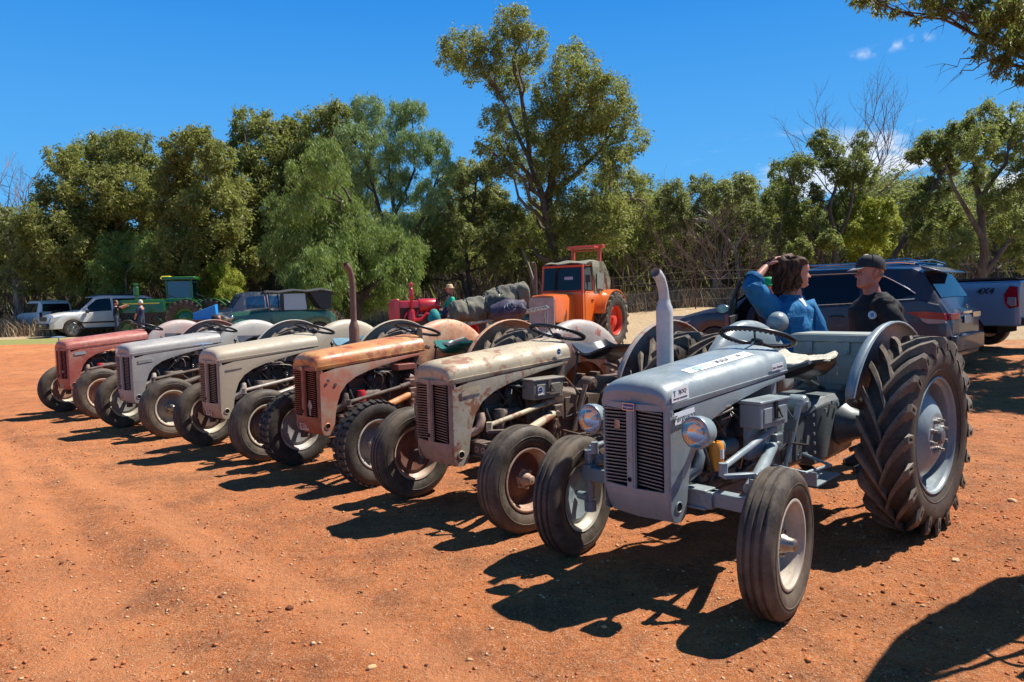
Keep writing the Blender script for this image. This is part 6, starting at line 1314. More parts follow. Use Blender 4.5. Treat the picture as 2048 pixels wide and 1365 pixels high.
def orange_tractor():
    rz = 238; h = Vector((math.cos(R(rz)), math.sin(R(rz)))); l = Vector((-h.y, h.x)); c0 = Vector((2.84, 21.0))-l*.80
    t = big_tractor('orange_tractor', 'orange tractor with a boxy cab, canvas back and roll frame', (c0.x, c0.y), rz, OR, ORD, rear=(.81, .42), front=(.45, .2), wb=2.3, hood=(1.45, 2.55, .78, .85, 1.60), rimm=mat('red_rim_paint', (.60, .045, .02), .4), track=.80)
    b = MB(); b.prism([(2.56, .62), (2.60, .62), (2.585, 1.50), (2.56, 1.50)], -.37, .37); b.loft([[(2.60, -.40, .5), (2.60, .40, .5), (2.55, .40, .5), (2.55, -.40, .5)], [(2.59, -.30, 1.50), (2.59, .30, 1.50), (2.54, .30, 1.50), (2.54, -.30, 1.50)]]); b.build('front_panel', worn('pale_grey_panel', (.36, .35, .32), amt=.1, dusta=.3), t, 30)
    # cab: front bulkhead, side skins with door, windows, frame
    b = MB(); b.prism([(1.45, .70), (1.45, 1.66), (1.25, 1.66), (.62, 1.60), (.30, 1.62), (.15, 1.45), (.55, 1.40), (.72, 1.10), (.76, .70)], .60, .64); b.prism([(1.45, .70), (1.45, 1.66), (1.25, 1.66), (.62, 1.60), (.30, 1.62), (.15, 1.45), (.55, 1.40), (.72, 1.10), (.76, .70)], -.64, -.60); b.box((1.43, 0, 1.16), (.04, 1.26, .96)); b.build('cab_body', OR, t, 30, .01)
    b = MB()
    for s in (1, -1):
        b.tube([(1.43, s*.62, 1.6), (1.36, s*.60, 2.34)], .035, 6); b.tube([(.80, s*.62, 1.6), (.78, s*.60, 2.36)], .03, 6); b.tube([(1.36, s*.60, 2.34), (.78, s*.60, 2.38)], .03, 6)
    b.tube([(1.37, -.62, 2.34), (1.37, .62, 2.34)], .035, 6); b.tube([(1.44, -.62, 1.66), (1.44, .62, 1.66)], .03, 6); b.build('cab_frame', ORD, t)
    b = MB(); b.add([(1.435, -.58, 1.69), (1.435, .58, 1.69), (1.385, .56, 2.30), (1.385, -.56, 2.30)], [(0, 1, 2, 3)]); b.build('windscreen', GLS, t, 0)
    b = MB(); b.box((1.41, .20, 1.90), (.004, .26, .30)); b.build('notice', mat('pale_notice', (.32, .34, .40), .5), t, 0)
    for s in (1, -1):
        b = MB(); b.add([(1.32, s*.625, 1.69), (.86, s*.625, 1.67), (.84, s*.605, 2.32), (1.28, s*.605, 2.30)], [(0, 1, 2, 3)]); b.build('side_window', GLB if s < 0 else mat('door_glass_dim', (.07, .09, .09), .08, 0, .8), t, 0)
        b = MB(); b.box((1.08, s*.645, 1.22), (.52, .02, .86)); d = b.build('door', OR, t, 30, .01); b = MB(); b.box((.90, s*.665, 1.40), (.12, .02, .04)); b.tube([(.72, s*.66, 1.30), (.62, s*.68, 1.30), (.60, s*.68, 1.05), (.70, s*.66, 1.05)], .012, 5); b.build('handle', M['black'], d)
        b = MB(); b.box((1.10, s*.67, 1.98), (.05, .02, .03)); b.tube([(1.42, s*.66, 1.62), (1.45, s*.78, 1.70), (1.44, s*.78, 1.95)], .015, 5); b.box((1.45, s*.80, 1.98), (.03, .14, .20)); b.build('mirror', M['black'], t)
    # canvas hood sagging behind the frame
    cv = noisy('olive_canvas', (.22, .21, .15), (.13, .125, .09), 5, .9, .6, .03); b = MB(); rings = []
    for i in range(15):
        f = i/14; x = 1.30-1.62*f; zt = 2.42+.10*math.sin(f*3.1)-.42*max(0, f-.72)/.28; rings.append([(x-.03*math.sin(j*2.1+f*9), y, (1.66-.18*f if abs(j-5) == 5 and f > .3 else zt-.10 if abs(j-5) == 5 else zt-.05*abs((j-5)/5)**2-.05*math.sin(j*1.7+f*11)*.5)) for j, y in enumerate([-.64, -.65, -.60, -.4, -.2, 0, .2, .4, .60, .65, .64])])
    b.loft(rings, closed=False); b.add(rings[-1], [tuple(range(11))]); o = b.build('canvas_hood', cv, t, 60); md = o.modifiers.new('thick', 'SOLIDIFY'); md.thickness = .02
    for s in (1, -1):
        b = MB(); b.loft([[(.74-1.0*i/10+.02*math.sin(i*2.), s*(.645+.02*math.sin(i*1.9+j)), 1.60-.02*i*.9+(.78-.02*i)*j/4) for j in range(5)] for i in range(11)], closed=False); o = b.build('canvas_side', cv, t, 60)
        b = MB(); b.add([(.62, s*.675, 1.72), (.22, s*.675, 1.70), (.24, s*.67, 2.14), (.60, s*.67, 2.20)], [(0, 1, 2, 3)]); b.build('canvas_window', mat('cloudy_plastic_window', (.20, .21, .18), .3), o, 0)
    b = MB()
    for s in (1, -1): b = MB(); b.box((-.1, s*.42, 2.45), (.09, .09, .90)); b.build('roll_post', ORD, t, 30, .01)
    b = MB(); b.box((-.1, 0, 2.93), (.14, 1.12, .10)); b.box((-.1, 0, 2.83), (.04, .8, .04), (.0, 0, 0)); b.box((.12, 0, 2.90), (.30, .9, .05)); b.build('roll_bar', ORD, t, 30, .01)
    b = MB(); b.tube([(2.0, -.5, 1.4), (2.0, -.5, 2.25), (2.03, -.5, 2.36), (2.10, -.5, 2.46)], .045, 8); b.build('exhaust_stack', BK['brown'], t)
orange_tractor()
RD = carpaint('raspberry_red_paint', (.42, .010, .018), .3, .5, 0, .08)
def red_tractor():
    t = big_tractor('red_tractor', 'raspberry red row crop tractor with an upright stack behind the swags', (-1.55, 20.3), 205, RD, RD, rear=(.66, .26), front=(.32, .15), wb=1.75, hood=(.55, 1.65, .30, 1.36, 1.56), stack_=(1.30, .22, 1.3, 1.93, .06), track=.80, narrow=True)
    b = MB(); b.lathe([(.0, .50), (.19, .50), (.20, .53), (.20, 1.02), (.19, 1.05), (0, 1.05)], axis='X', n=20, c=(0, 0, 1.40)); b.build('fuel_tank', RD, t, 30)
    b = MB(); b.prism([(1.62, .55), (1.80, .55), (1.80, 1.52), (1.74, 1.60), (1.66, 1.60), (1.62, 1.52)], -.25, .25); b.box((1.71, 0, .62), (.34, .60, .16)); b.build('radiator', RD, t, 30, .02)
    b = MB(); b.box((1.0, .24, .70), (1.6, .07, .12)); b.box((1.0, -.24, .70), (1.6, .07, .12)); b.build('frame_rail', RD, t, 30, .01)
    b = MB(); b.tube([(1.30, .22, 1.02), (1.05, .26, 1.05), (.9, .24, 1.2), (.7, .2, 1.1)], .05, 8); b.lathe([(.09, .9), (.10, .95), (.10, 1.25), (.07, 1.32)], axis='Z', n=14, c=(1.32, .24, 0)); b.build('manifold', RD, t)
red_tractor()
GR = carpaint('green_tractor_paint', (.008, .11, .018), .3, .5, 0, .06); YE = mat('yellow_paint', (.78, .60, .04), .4)
big_tractor('green_tractor', 'green tractor with a yellow stripe directly behind the two distant people', (-15.6, 35.6), 196, GR, GR, rear=(.85, .40), front=(.42, .2), wb=2.5, hood=(1.0, 2.9, .60, 1.15, 1.78), stack_=(2.2, .0, 1.7, 2.45, .12), rimm=GR, stripe=YE, grille=GR)
big_tractor('green_tractor', 'green tractor with lettering on its yellow stripe just left of the blue tarp', (-14.7, 36.6), 188, GR, GR, rear=(.85, .40), front=(.42, .2), wb=2.5, hood=(1.0, 2.8, .60, 1.15, 1.80), rimm=GR, stripe=YE, word='JOHN DEERE', grille=GR)
t = big_tractor('green_cab_tractor', 'green tractor with a glazed cab and yellow roof vent behind the other green tractors', (-16.7, 38.2), 190, GR, GR, rear=(.88, .42), front=(.42, .2), wb=2.5, hood=(1.0, 2.7, .60, 1.15, 1.75), rimm=GR, grille=GR)
for p in ((.85, .55), (.85, -.55), (-.35, .55), (-.35, -.55)):
    b = MB(); b.box((p[0], p[1], 2.1), (.08, .08, 1.2)); b.build('cab_post', GR, t, 0)
for s in (1, -1): b = MB(); b.box((.25, s*.56, 2.1), (1.1, .02, 1.1)); b.build('cab_window', GLB, t, 0)
b = MB(); b.box((.86, 0, 2.1), (.02, 1.0, 1.1)); b.build('windscreen', GLB, t, 0); b = MB(); b.box((.25, 0, 2.80), (1.6, 1.35, .18)); b.build('roof', GR, t, 30, .05); b = MB(); b.box((.95, 0, 2.86), (.5, .8, .16), taper=.8); b.build('roof_vent', YE, t, 30, .02)
# blue tarp draped over a box, dark bundle and pale post beside the vintage car
bo = at(415, 620, 25); b = MB(); b.loft([[(-.62, 0, .0), (-.45, .5, .0), (.62, .55, .0), (.62, 0, 0)], [(-.60, 0, .38), (-.45, .5, .40), (.60, .5, .85), (.55, 0, .80)]]); tag(b.build('blue_tarp', noisy('blue_tarpaulin', (.01, .20, .55), (.015, .26, .66), 6, .45, .3, .02), None, 30, .02, loc=(bo.x-.1, 25, 1.10), rot=(0, .0, .2), scale=(.62, .62, .62)), 'bright blue tarpaulin bundle beside the green tractors', 'tarp')
b = MB(); b.box((0, 0, .5), (1.1, .6, .04)); 
for sx in (-.5, .5):
    for sy in (-.25, .25): b.tube([(sx, sy, 0), (sx, sy, .5)], .02, 6)
tt = thing('trestle_table', 'trestle table under the blue tarpaulin', 'table', (bo.x, 25.1, GZ(bo.x, 25)), 0)
b = MB(); b.box((0, 0, 1.02), (1.3, .7, .05)); b.build('table_top', M['grease2'], tt, 0)
for sx in (-.55, .55):
    for sy in (-.3, .3): b = MB(); b.tube([(sx, sy, 0), (sx, sy, 1.0)], .025, 6); b.build('leg', M['grease2'], tt)

# ------------------------------------------------------------------ green crate on the grey tractor, fleece, swags on a rack
m1 = T1.matrix_basis.copy()
def on_tractor(T, p): return Matrix.Translation(T.location) @ Euler(T.rotation_euler).to_matrix().to_4x4() @ Matrix.Translation(p)
ct = thing('steel_chest', 'grey green steel chest with latches carried behind the tractor seat', 'chest'); ct.matrix_basis = on_tractor(T1, Vector((-.36, .02, .80)))
ct.rotation_euler = (0, 0, T1.rotation_euler.z+R(-2))
b = MB(); b.box((0, 0, .18), (.30, .56, .38)); b.box((0, 0, .02), (.315, .575, .03)); b.build('chest_body', M['greygreen'], ct, 30, .008)
b = MB(); b.box((0, 0, .395), (.325, .59, .05)); b.box((0, 0, .423), (.30, .55, .01)); b.build('lid', M['greygreen'], ct, 30, .008)
for y in (-.15, .12): b = MB(); b.box((.163, y, .33), (.012, .05, .08)); b.box((.168, y, .30), (.012, .03, .03)); b.build('latch', M['greygreen'], ct, 30, .003)
for y, w_ in ((-.14, .22), (.13, .24)): b = MB(); b.box((.152, y, .17), (.008, w_, .20)); b.build('pressed_panel', M['greygreen'], ct, 30, .004)
b = MB(); b.tube([(.05, .30, .28), (.05, .335, .27), (.05, .335, .15), (.05, .30, .14)], .010, 6); b.tube([(-.05, .30, .28), (-.05, .335, .27), (-.05, .335, .15), (-.05, .30, .14)], .010, 6); b.build('side_handle', M['greygreen'], ct)
b = MB(); b.box((-.36, .02, .77), (.34, .60, .03)); b.box((-.30, .14, .72), (.5, .05, .08)); b.box((-.30, -.14, .72), (.5, .05, .08)); b.build('carrier', PAINT[1]['mech'], T1, 30, .004)
# fleece over the seat
b = MB(); g = []
for j in range(23):
    rw = []
    for i in range(25):
        u, v = -1+2*i/24, j/22; x = .22-.40*v; y = u*(.235-.03*abs(v-.5)*2+.004*math.sin(i*1.1+j*.7)); z = .045+.05*abs(u)**2.4+.09*max(0, v-.62)**1.1+.005*math.sin(i*.9)*math.cos(j*.8)-.05*max(0, abs(u)-.9)*6; z += rng.uniform(-.0025, .0025)
        rw.append((x+.006*math.sin(i*1.7)*(1 if j in (0, 22) else 0), y, z))
    g.append(rw)
b.loft(g, closed=False)
fl = b.build('fleece_cover', M['fleece'], None, 70); md = fl.modifiers.new('thick', 'SOLIDIFY'); md.thickness = .030; fl.matrix_basis = on_tractor(T1, Vector((.27, 0, 1.02))); tag(fl, 'cream sheepskin laid over the seat of the grey blue tractor', 'seat cover')
b = MB(); b.tube([(0, 0, 0), (.004, .004, -.03), (-.006, 0, -.06), (.002, .005, -.10)], .004, 5); st = b.build('tie_string', M['fleece'], fl, loc=(-.18, .19, .05))
# rack
ra, rb_ = Vector((-.80, 10.0, 1.165)), Vector((.51, 10.0, 1.39)); rk = thing('steel_rack', 'galvanised steel mesh rack loaded with canvas rolls', 'rack', (-.80, 10.0, 0)); gal = noisy('galvanised', (.42, .42, .40), (.26, .25, .23), 20, .45, .1, .002, metal=.6)
ux = (rb_-ra); Lr = ux.length; b = MB(); b.tube([(0, 0, ra.z), (ux.x, 0, rb_.z)], .018, 6); b.tube([(0, .75, ra.z+.02), (ux.x, .75, rb_.z+.02)], .018, 6); b.tube([(0, 0, ra.z), (0, .75, ra.z+.02)], .018, 6); b.tube([(ux.x, 0, rb_.z), (ux.x, .75, rb_.z+.02)], .018, 6); b.build('frame', gal, rk)
for k in range(26):
    f = (k+.5)/26; b = MB(); b.box((0, .375, 0), (.012, .75, .022)); b.build('bar', gal, rk, 0, loc=(ux.x*f, 0, ra.z+(rb_.z-ra.z)*f))
for f, y in ((.02, 0), (.98, 0), (.02, .75), (.98, .75), (.62, 0)):
    b = MB(); z = ra.z+(rb_.z-ra.z)*f; b.tube([(ux.x*f, y, 0), (ux.x*f, y, z)], .016, 6); b.build('leg', gal, rk)
def swag(label, c, d, r, L, m, seed):
    rnd = random.Random(seed); d = Vector(d).normalized(); side = d.cross(Vector((0, 0, 1))).normalized(); up = side.cross(d); b = MB(); rings = []
    for i in range(25):
        f = i/24; cinch = 1-.07*math.exp(-((f-.3)/.04)**2)-.07*math.exp(-((f-.7)/.04)**2); ed = (1-max(0, abs(f-.5)-.46)/.04*.25); rg = []
        for j in range(32):
            a = 2*math.pi*j/32; q = r*cinch*ed*(1+.09*math.sin(a*2+f*5+seed)+.05*math.sin(a*5+f*11+seed)+.035*math.sin(f*37+a*3)); rg.append(tuple(Vector(c)+d*(f-.5)*L+side*math.cos(a)*q*1.08+up*math.sin(a)*q*.92))
        rings.append(rg)
    b.loft(rings); o = b.build('canvas_roll', m, None, 70); tag(o, label, 'swag', 'canvas bed rolls on the rack')
    for f in (.3, .7):
        s_ = MB(); s_.torus((0, 0, 0), r*.95, .009, n=28, m=5); q = s_.build('strap', M['black'], o, 60); q.matrix_local = Matrix.Translation(Vector(c)+d*(f-.5)*L) @ d.to_track_quat('Z', 'Y').to_matrix().to_4x4()
    s_ = MB(); pts = [Vector(c)-d*(L*.5+.004)+side*math.cos(a)*r*.85*(1-a/22)+up*math.sin(a)*r*.75*(1-a/22) for a in np.linspace(0, 18, 60)]; s_.tube(pts, .008, 4); s_.build('rolled_end', m, o)
    return o
cv1 = noisy('olive_drab_canvas', (.115, .105, .075), (.19, .175, .13), 7, .85, .7, .02); cv2 = noisy('dark_canvas', (.06, .055, .045), (.12, .11, .085), 8, .85, .7, .02)
swag('canvas bed roll at the left end of the rack, folded end towards the camera', (-.50, 10.22, 1.40), (.93, .30, .08), .18, .66, cv1, 1)
swag('canvas bed roll lying highest at the right end of the rack', (-.05, 10.40, 1.57), (.95, .2, .2), .165, .60, cv1, 2)
swag('darker canvas bed roll in the middle behind the backpack', (-.22, 10.22, 1.46), (.9, -.25, .15), .15, .55, cv2, 3)
b = MB(); rings = []
for i in range(13):
    f = i/12; q = .15*math.sin(min(1, f*1.25+.15)*math.pi*.75)**.6 if f < .95 else .06; rings.append([(-.27+.46*f+.02*math.sin(j*2), 9.98+.13*math.cos(2*math.pi*j/20)*(.7+q*2), 1.36+.04*f+q*(.95+.16*math.sin(j*1.7+f*8))*math.sin(2*math.pi*j/20)) for j in range(20)])
b.loft(rings); bp = b.build('backpack', noisy('purple_black_nylon', (.035, .025, .045), (.09, .075, .11), 12, .55, .5, .01), None, 60); tag(bp, 'dark purple backpack with coiled straps lying against the canvas rolls', 'backpack')
for k in range(4):
    s_ = MB(); s_.torus((0, 0, 0), .07-.012*k, .010, n=24, m=5); s_.build('strap', mat('blue_grey_strap', (.10, .11, .16), .6) if k == 0 else bpy.data.materials['blue_grey_strap'], bp, 60, loc=(-.02+.02*k, 9.86, 1.42+.012*k), rot=(.9, .2*k, .3*k))
b = MB(); b.lathe([(.0, 0), (.06, .0), (.08, .05), (.06, .12), (.03, .16), (0, .17)], axis='Z', n=16); o = b.build('teal_rag', noisy('teal_cloth', (.01, .16, .15), (.04, .30, .27), 20, .8), None, 60, loc=(-.93, 8.9, 1.27)); tag(o, 'teal cloth bundle behind the fender of the orange tractor', 'cloth')
b = MB(); b.tube([(0, 0, 0), (0, 0, 1.27)], .015, 6); b.build('stake', M['grease2'], o, loc=(0, 0, -1.26))
# ------------------------------------------------------------------ people
SKIN = noisy('skin', (.50, .24, .165), (.40, .165, .11), 9, .5, .06, .002, .4); SKINR = noisy('weathered_skin', (.46, .19, .125), (.34, .12, .08), 10, .5, .12, .002, .4)
BOOT = mat('dark_boot', (.02, .016, .014), .6)
DENIM = None
def shirt_mat(name, a, b, sc=9):
    m = mat(name, a, .8, 0, .2); t = NT(m); n = t.noise(sc, 5, .65); t.col(t.mix(t.ramp(n, [(.35, 0), (.65, 1)]), a, b)); h = t.noise(sc*.8, 3, .5, dist=1.2, sc=(1, 1, .6)); t.bump(h, .9, .03); return m
def head_verts(H=.235, jaw=1.0, nose=1.0, nu=64, nv=44):
    tt = [0, .05, .12, .2, .3, .4, .5, .6, .7, .8, .9, .97, 1]
    F = [.060, .080, .086, .084, .084, .085, .082, .088, .091, .086, .069, .036, .003]; B_ = [.020, .032, .045, .058, .075, .090, .098, .103, .103, .096, .076, .040, .003]; W_ = [.022*jaw, .042*jaw, .054*jaw, .061*jaw, .067, .071, .073, .076, .077, .072, .057, .031, .003]
    rings = []
    for j in range(nv+1):
        t = j/nv; f, b, w = np.interp(t, tt, F), np.interp(t, tt, B_), np.interp(t, tt, W_); rg = []
        for i in range(nu):
            a = 2*math.pi*i/nu; c, s = math.cos(a), math.sin(a); e = 2/2.25
            x = (f if c > 0 else b)*math.copysign(abs(c)**e, c); y = w*math.copysign(abs(s)**e, s)
            if c > 0:
                if .33 < t < .58: pr = (.030*max(0, 1-(t-.365)/.20)) if t > .365 else .030*max(0, (t-.335)/.03)
                else: pr = 0
                sg = .0075+.007*max(0, (.45-t)/.1 if t < .45 else 0); x += nose*pr*math.exp(-(y/sg)**2)
                x += .0065*math.exp(-((t-.265)/.018)**2)*math.exp(-(y/.022)**2)+.0060*math.exp(-((t-.205)/.020)**2)*math.exp(-(y/.020)**2)-.0045*math.exp(-((t-.236)/.010)**2)*math.exp(-(y/.024)**2)
                x += .008*math.exp(-((t-.09)/.05)**2)*math.exp(-(y/.022)**2)-.004*math.exp(-((t-.155)/.02)**2)*math.exp(-(y/.03)**2)
                x -= .011*math.exp(-((t-.52)/.035)**2)*math.exp(-((abs(y)-.030)/.014)**2); x += .005*math.exp(-((t-.60)/.03)**2)*math.exp(-((abs(y)-.026)/.022)**2)
            rg.append((x, y, t*H))
        rings.append(rg)
    return rings
def make_head(parent, skin, pos, rz, tilt=0, roll=0, jaw=1., nose=1., scale=1.0, brow=None):
    b = MB(); b.loft(head_verts(jaw=jaw, nose=nose)); o = b.build('head', skin, parent, 80); o.matrix_local = Matrix.Translation(pos) @ Euler((roll, tilt, rz)).to_matrix().to_4x4() @ Matrix.Scale(scale, 4)
    for s in (1, -1):
        e = MB(); e.lathe([(0, -.012), (.009, -.008), (.012, 0), (.009, .008), (0, .012)], axis='X', n=12); e.build('eye', mat('eye_white', (.5, .46, .42), .3) if 'eye_white' not in bpy.data.materials else bpy.data.materials['eye_white'], o, 60, loc=(.069, s*.030, .122), scale=(1, 1.1, .62))
        e = MB(); e.lathe([(0, .0045), (.005, .0035), (.0055, 0)], axis='X', n=10); e.build('iris', M['ink'], o, 60, loc=(.0775, s*.030, .122))
        e = MB(); e.tube([(.085, s*.012, .140), (.083, s*.028, .145), (.072, s*.046, .139)], [.003, .004, .002], 5); e.build('eyebrow', brow or mat('brow_hair', (.08, .05, .035), .8) if 'brow_hair' not in bpy.data.materials else bpy.data.materials['brow_hair'], o, 60)
        e = MB(); e.torus((0, 0, 0), .018, .0055, n=18, m=6); e.lathe([(.017, 0), (.010, -.003), (0, -.004)], axis='Z', n=14); q = e.build('ear', skin, o, 60, loc=(-.008, s*.076, .108), rot=(R(90)+s*-.25, 0, .0), scale=(1, 1.6, 1))
    e = MB(); e.tube([(.0855, -.021, .0555), (.0905, 0, .0555), (.0855, .021, .0555)], [.0015, .0028, .0015], 5); e.build('mouth', mat('lip', (.30, .08, .07), .4) if 'lip' not in bpy.data.materials else bpy.data.materials['lip'], o, 60)
    return o
def skin_body(name, chain, mats, region, parent, sub=2):
    """chain: dict joint -> (pos, radius or (rx, ry), parent joint or None, material index)"""
    names_ = list(chain); bm = bmesh.new(); vs = {k: bm.verts.new(chain[k][0]) for k in names_}
    for k in names_:
        if chain[k][2]: bm.edges.new((vs[k], vs[chain[k][2]]))
    me = bpy.data.meshes.new(name); bm.to_mesh(me); bm.free(); o = bpy.data.objects.new(name, me); COL.objects.link(o)
    md = o.modifiers.new('s', 'SKIN'); md.use_smooth_shade = True; md.branch_smoothing = .3
    for i, k in enumerate(names_):
        r = chain[k][1]; sv = me.skin_vertices[0].data[i]; sv.radius = (r, r) if not isinstance(r, tuple) else r; sv.use_root = (i == 0)
    s2 = o.modifiers.new('u', 'SUBSURF'); s2.levels = sub; s2.render_levels = sub
    dg_ = bpy.context.evaluated_depsgraph_get(); nm = bpy.data.meshes.new_from_object(o.evaluated_get(dg_)); bpy.data.objects.remove(o)
    nm.materials.clear()
    for m in mats: nm.materials.append(m)
    segs = [(Vector(chain[k][0]), Vector(chain[chain[k][2]][0]), chain[k][3]) for k in names_ if chain[k][2]]
    def dist(p, a, b_):
        ab = b_-a; t_ = max(0, min(1, (p-a).dot(ab)/max(ab.length_squared, 1e-9))); return (p-(a+ab*t_)).length
    for p_ in nm.polygons: p_.material_index = min(segs, key=lambda s: dist(p_.center, s[0], s[1]))[2]
    nm.polygons.foreach_set('use_smooth', [True]*len(nm.polygons)); nm.name = name
    return obj(name, nm, parent)
def hand(parent, skin, wrist, d, palm_n, curl=.5, spread=.12, sc=1.0, name='hand'):
    """palm with four unequal bent fingers and a thumb leaving its side"""
    d = Vector(d).normalized(); n_ = Vector(palm_n); n_ = (n_-d*n_.dot(d)).normalized(); s_ = d.cross(n_); W = Vector(wrist); b = MB()
    rings = []
    for f, w_, t_ in ((-.01, .024, .018), (.02, .030, .017), (.05, .040, .015), (.078, .042, .013), (.092, .038, .010)):
        rings.append([tuple(W+d*f*sc+s_*w_*sc*math.cos(a)+n_*t_*sc*math.sin(a)) for a in [2*math.pi*i/14 for i in range(14)]])
    b.loft(rings)
    for i, (o_, L) in enumerate(((-.029, .072), (-.010, .080), (.010, .075), (.028, .060))):
        p = W+d*.084*sc+s_*o_*sc; dd = (d+s_*spread*(o_/.03)).normalized(); pts = [p-dd*.01*sc]; a = 0
        for seg, k in enumerate((.45, .31, .24)):
            a += curl*(.55, .75, .5)[seg]; q = dd*math.cos(a)+n_*math.sin(a); pts.append(pts[-1]+q*L*k*sc)
        b.tube(pts, [.0095*sc, .0090*sc, .0082*sc, .0062*sc], 8)
    p = W+d*.022*sc-s_*.030*sc; td = (d*.75-s_*.65+n_*.25).normalized(); b.tube([p, p+td*.030*sc, p+(td+d*.3+n_*curl*.5).normalized()*.055*sc, p+(td+d*.6+n_*curl).normalized()*.075*sc], [.014*sc, .012*sc, .0100*sc, .0075*sc], 8)
    return b.build(name, skin, parent, 80)
def wrinkled(rings, n=40, amp=.008, seed=0, fx=3, fz=9):
    """rings: (centre, half x-dir vec, half y-dir vec); closed tube of cloth with folds"""
    out = []; g = random.Random(seed); ph = [g.uniform(0, 6) for _ in range(8)]
    k = len(rings)
    fine = []
    for i in range(k-1):
        for j in range(4): f = j/4; fine.append([rings[i][q].lerp(rings[i+1][q], f) for q in range(3)])
    fine.append([rings[-1][q] for q in range(3)])
    for i, (c, a, b_) in enumerate(fine):
        u = i/len(fine); rg = []
        for j in range(n):
            t = 2*math.pi*j/n; w = 1+amp/.12*(math.sin(t*fx+ph[0]+u*5)*math.sin(u*fz+ph[1]+t)+.6*math.sin(t*(fx+3)+ph[2]-u*fz*1.7)+.5*math.sin(u*fz*2.3+t*2+ph[3]))
            rg.append(tuple(c+a*math.cos(t)*w+b_*math.sin(t)*w))
        out.append(rg)
    return out
def V(*a): return Vector(a)
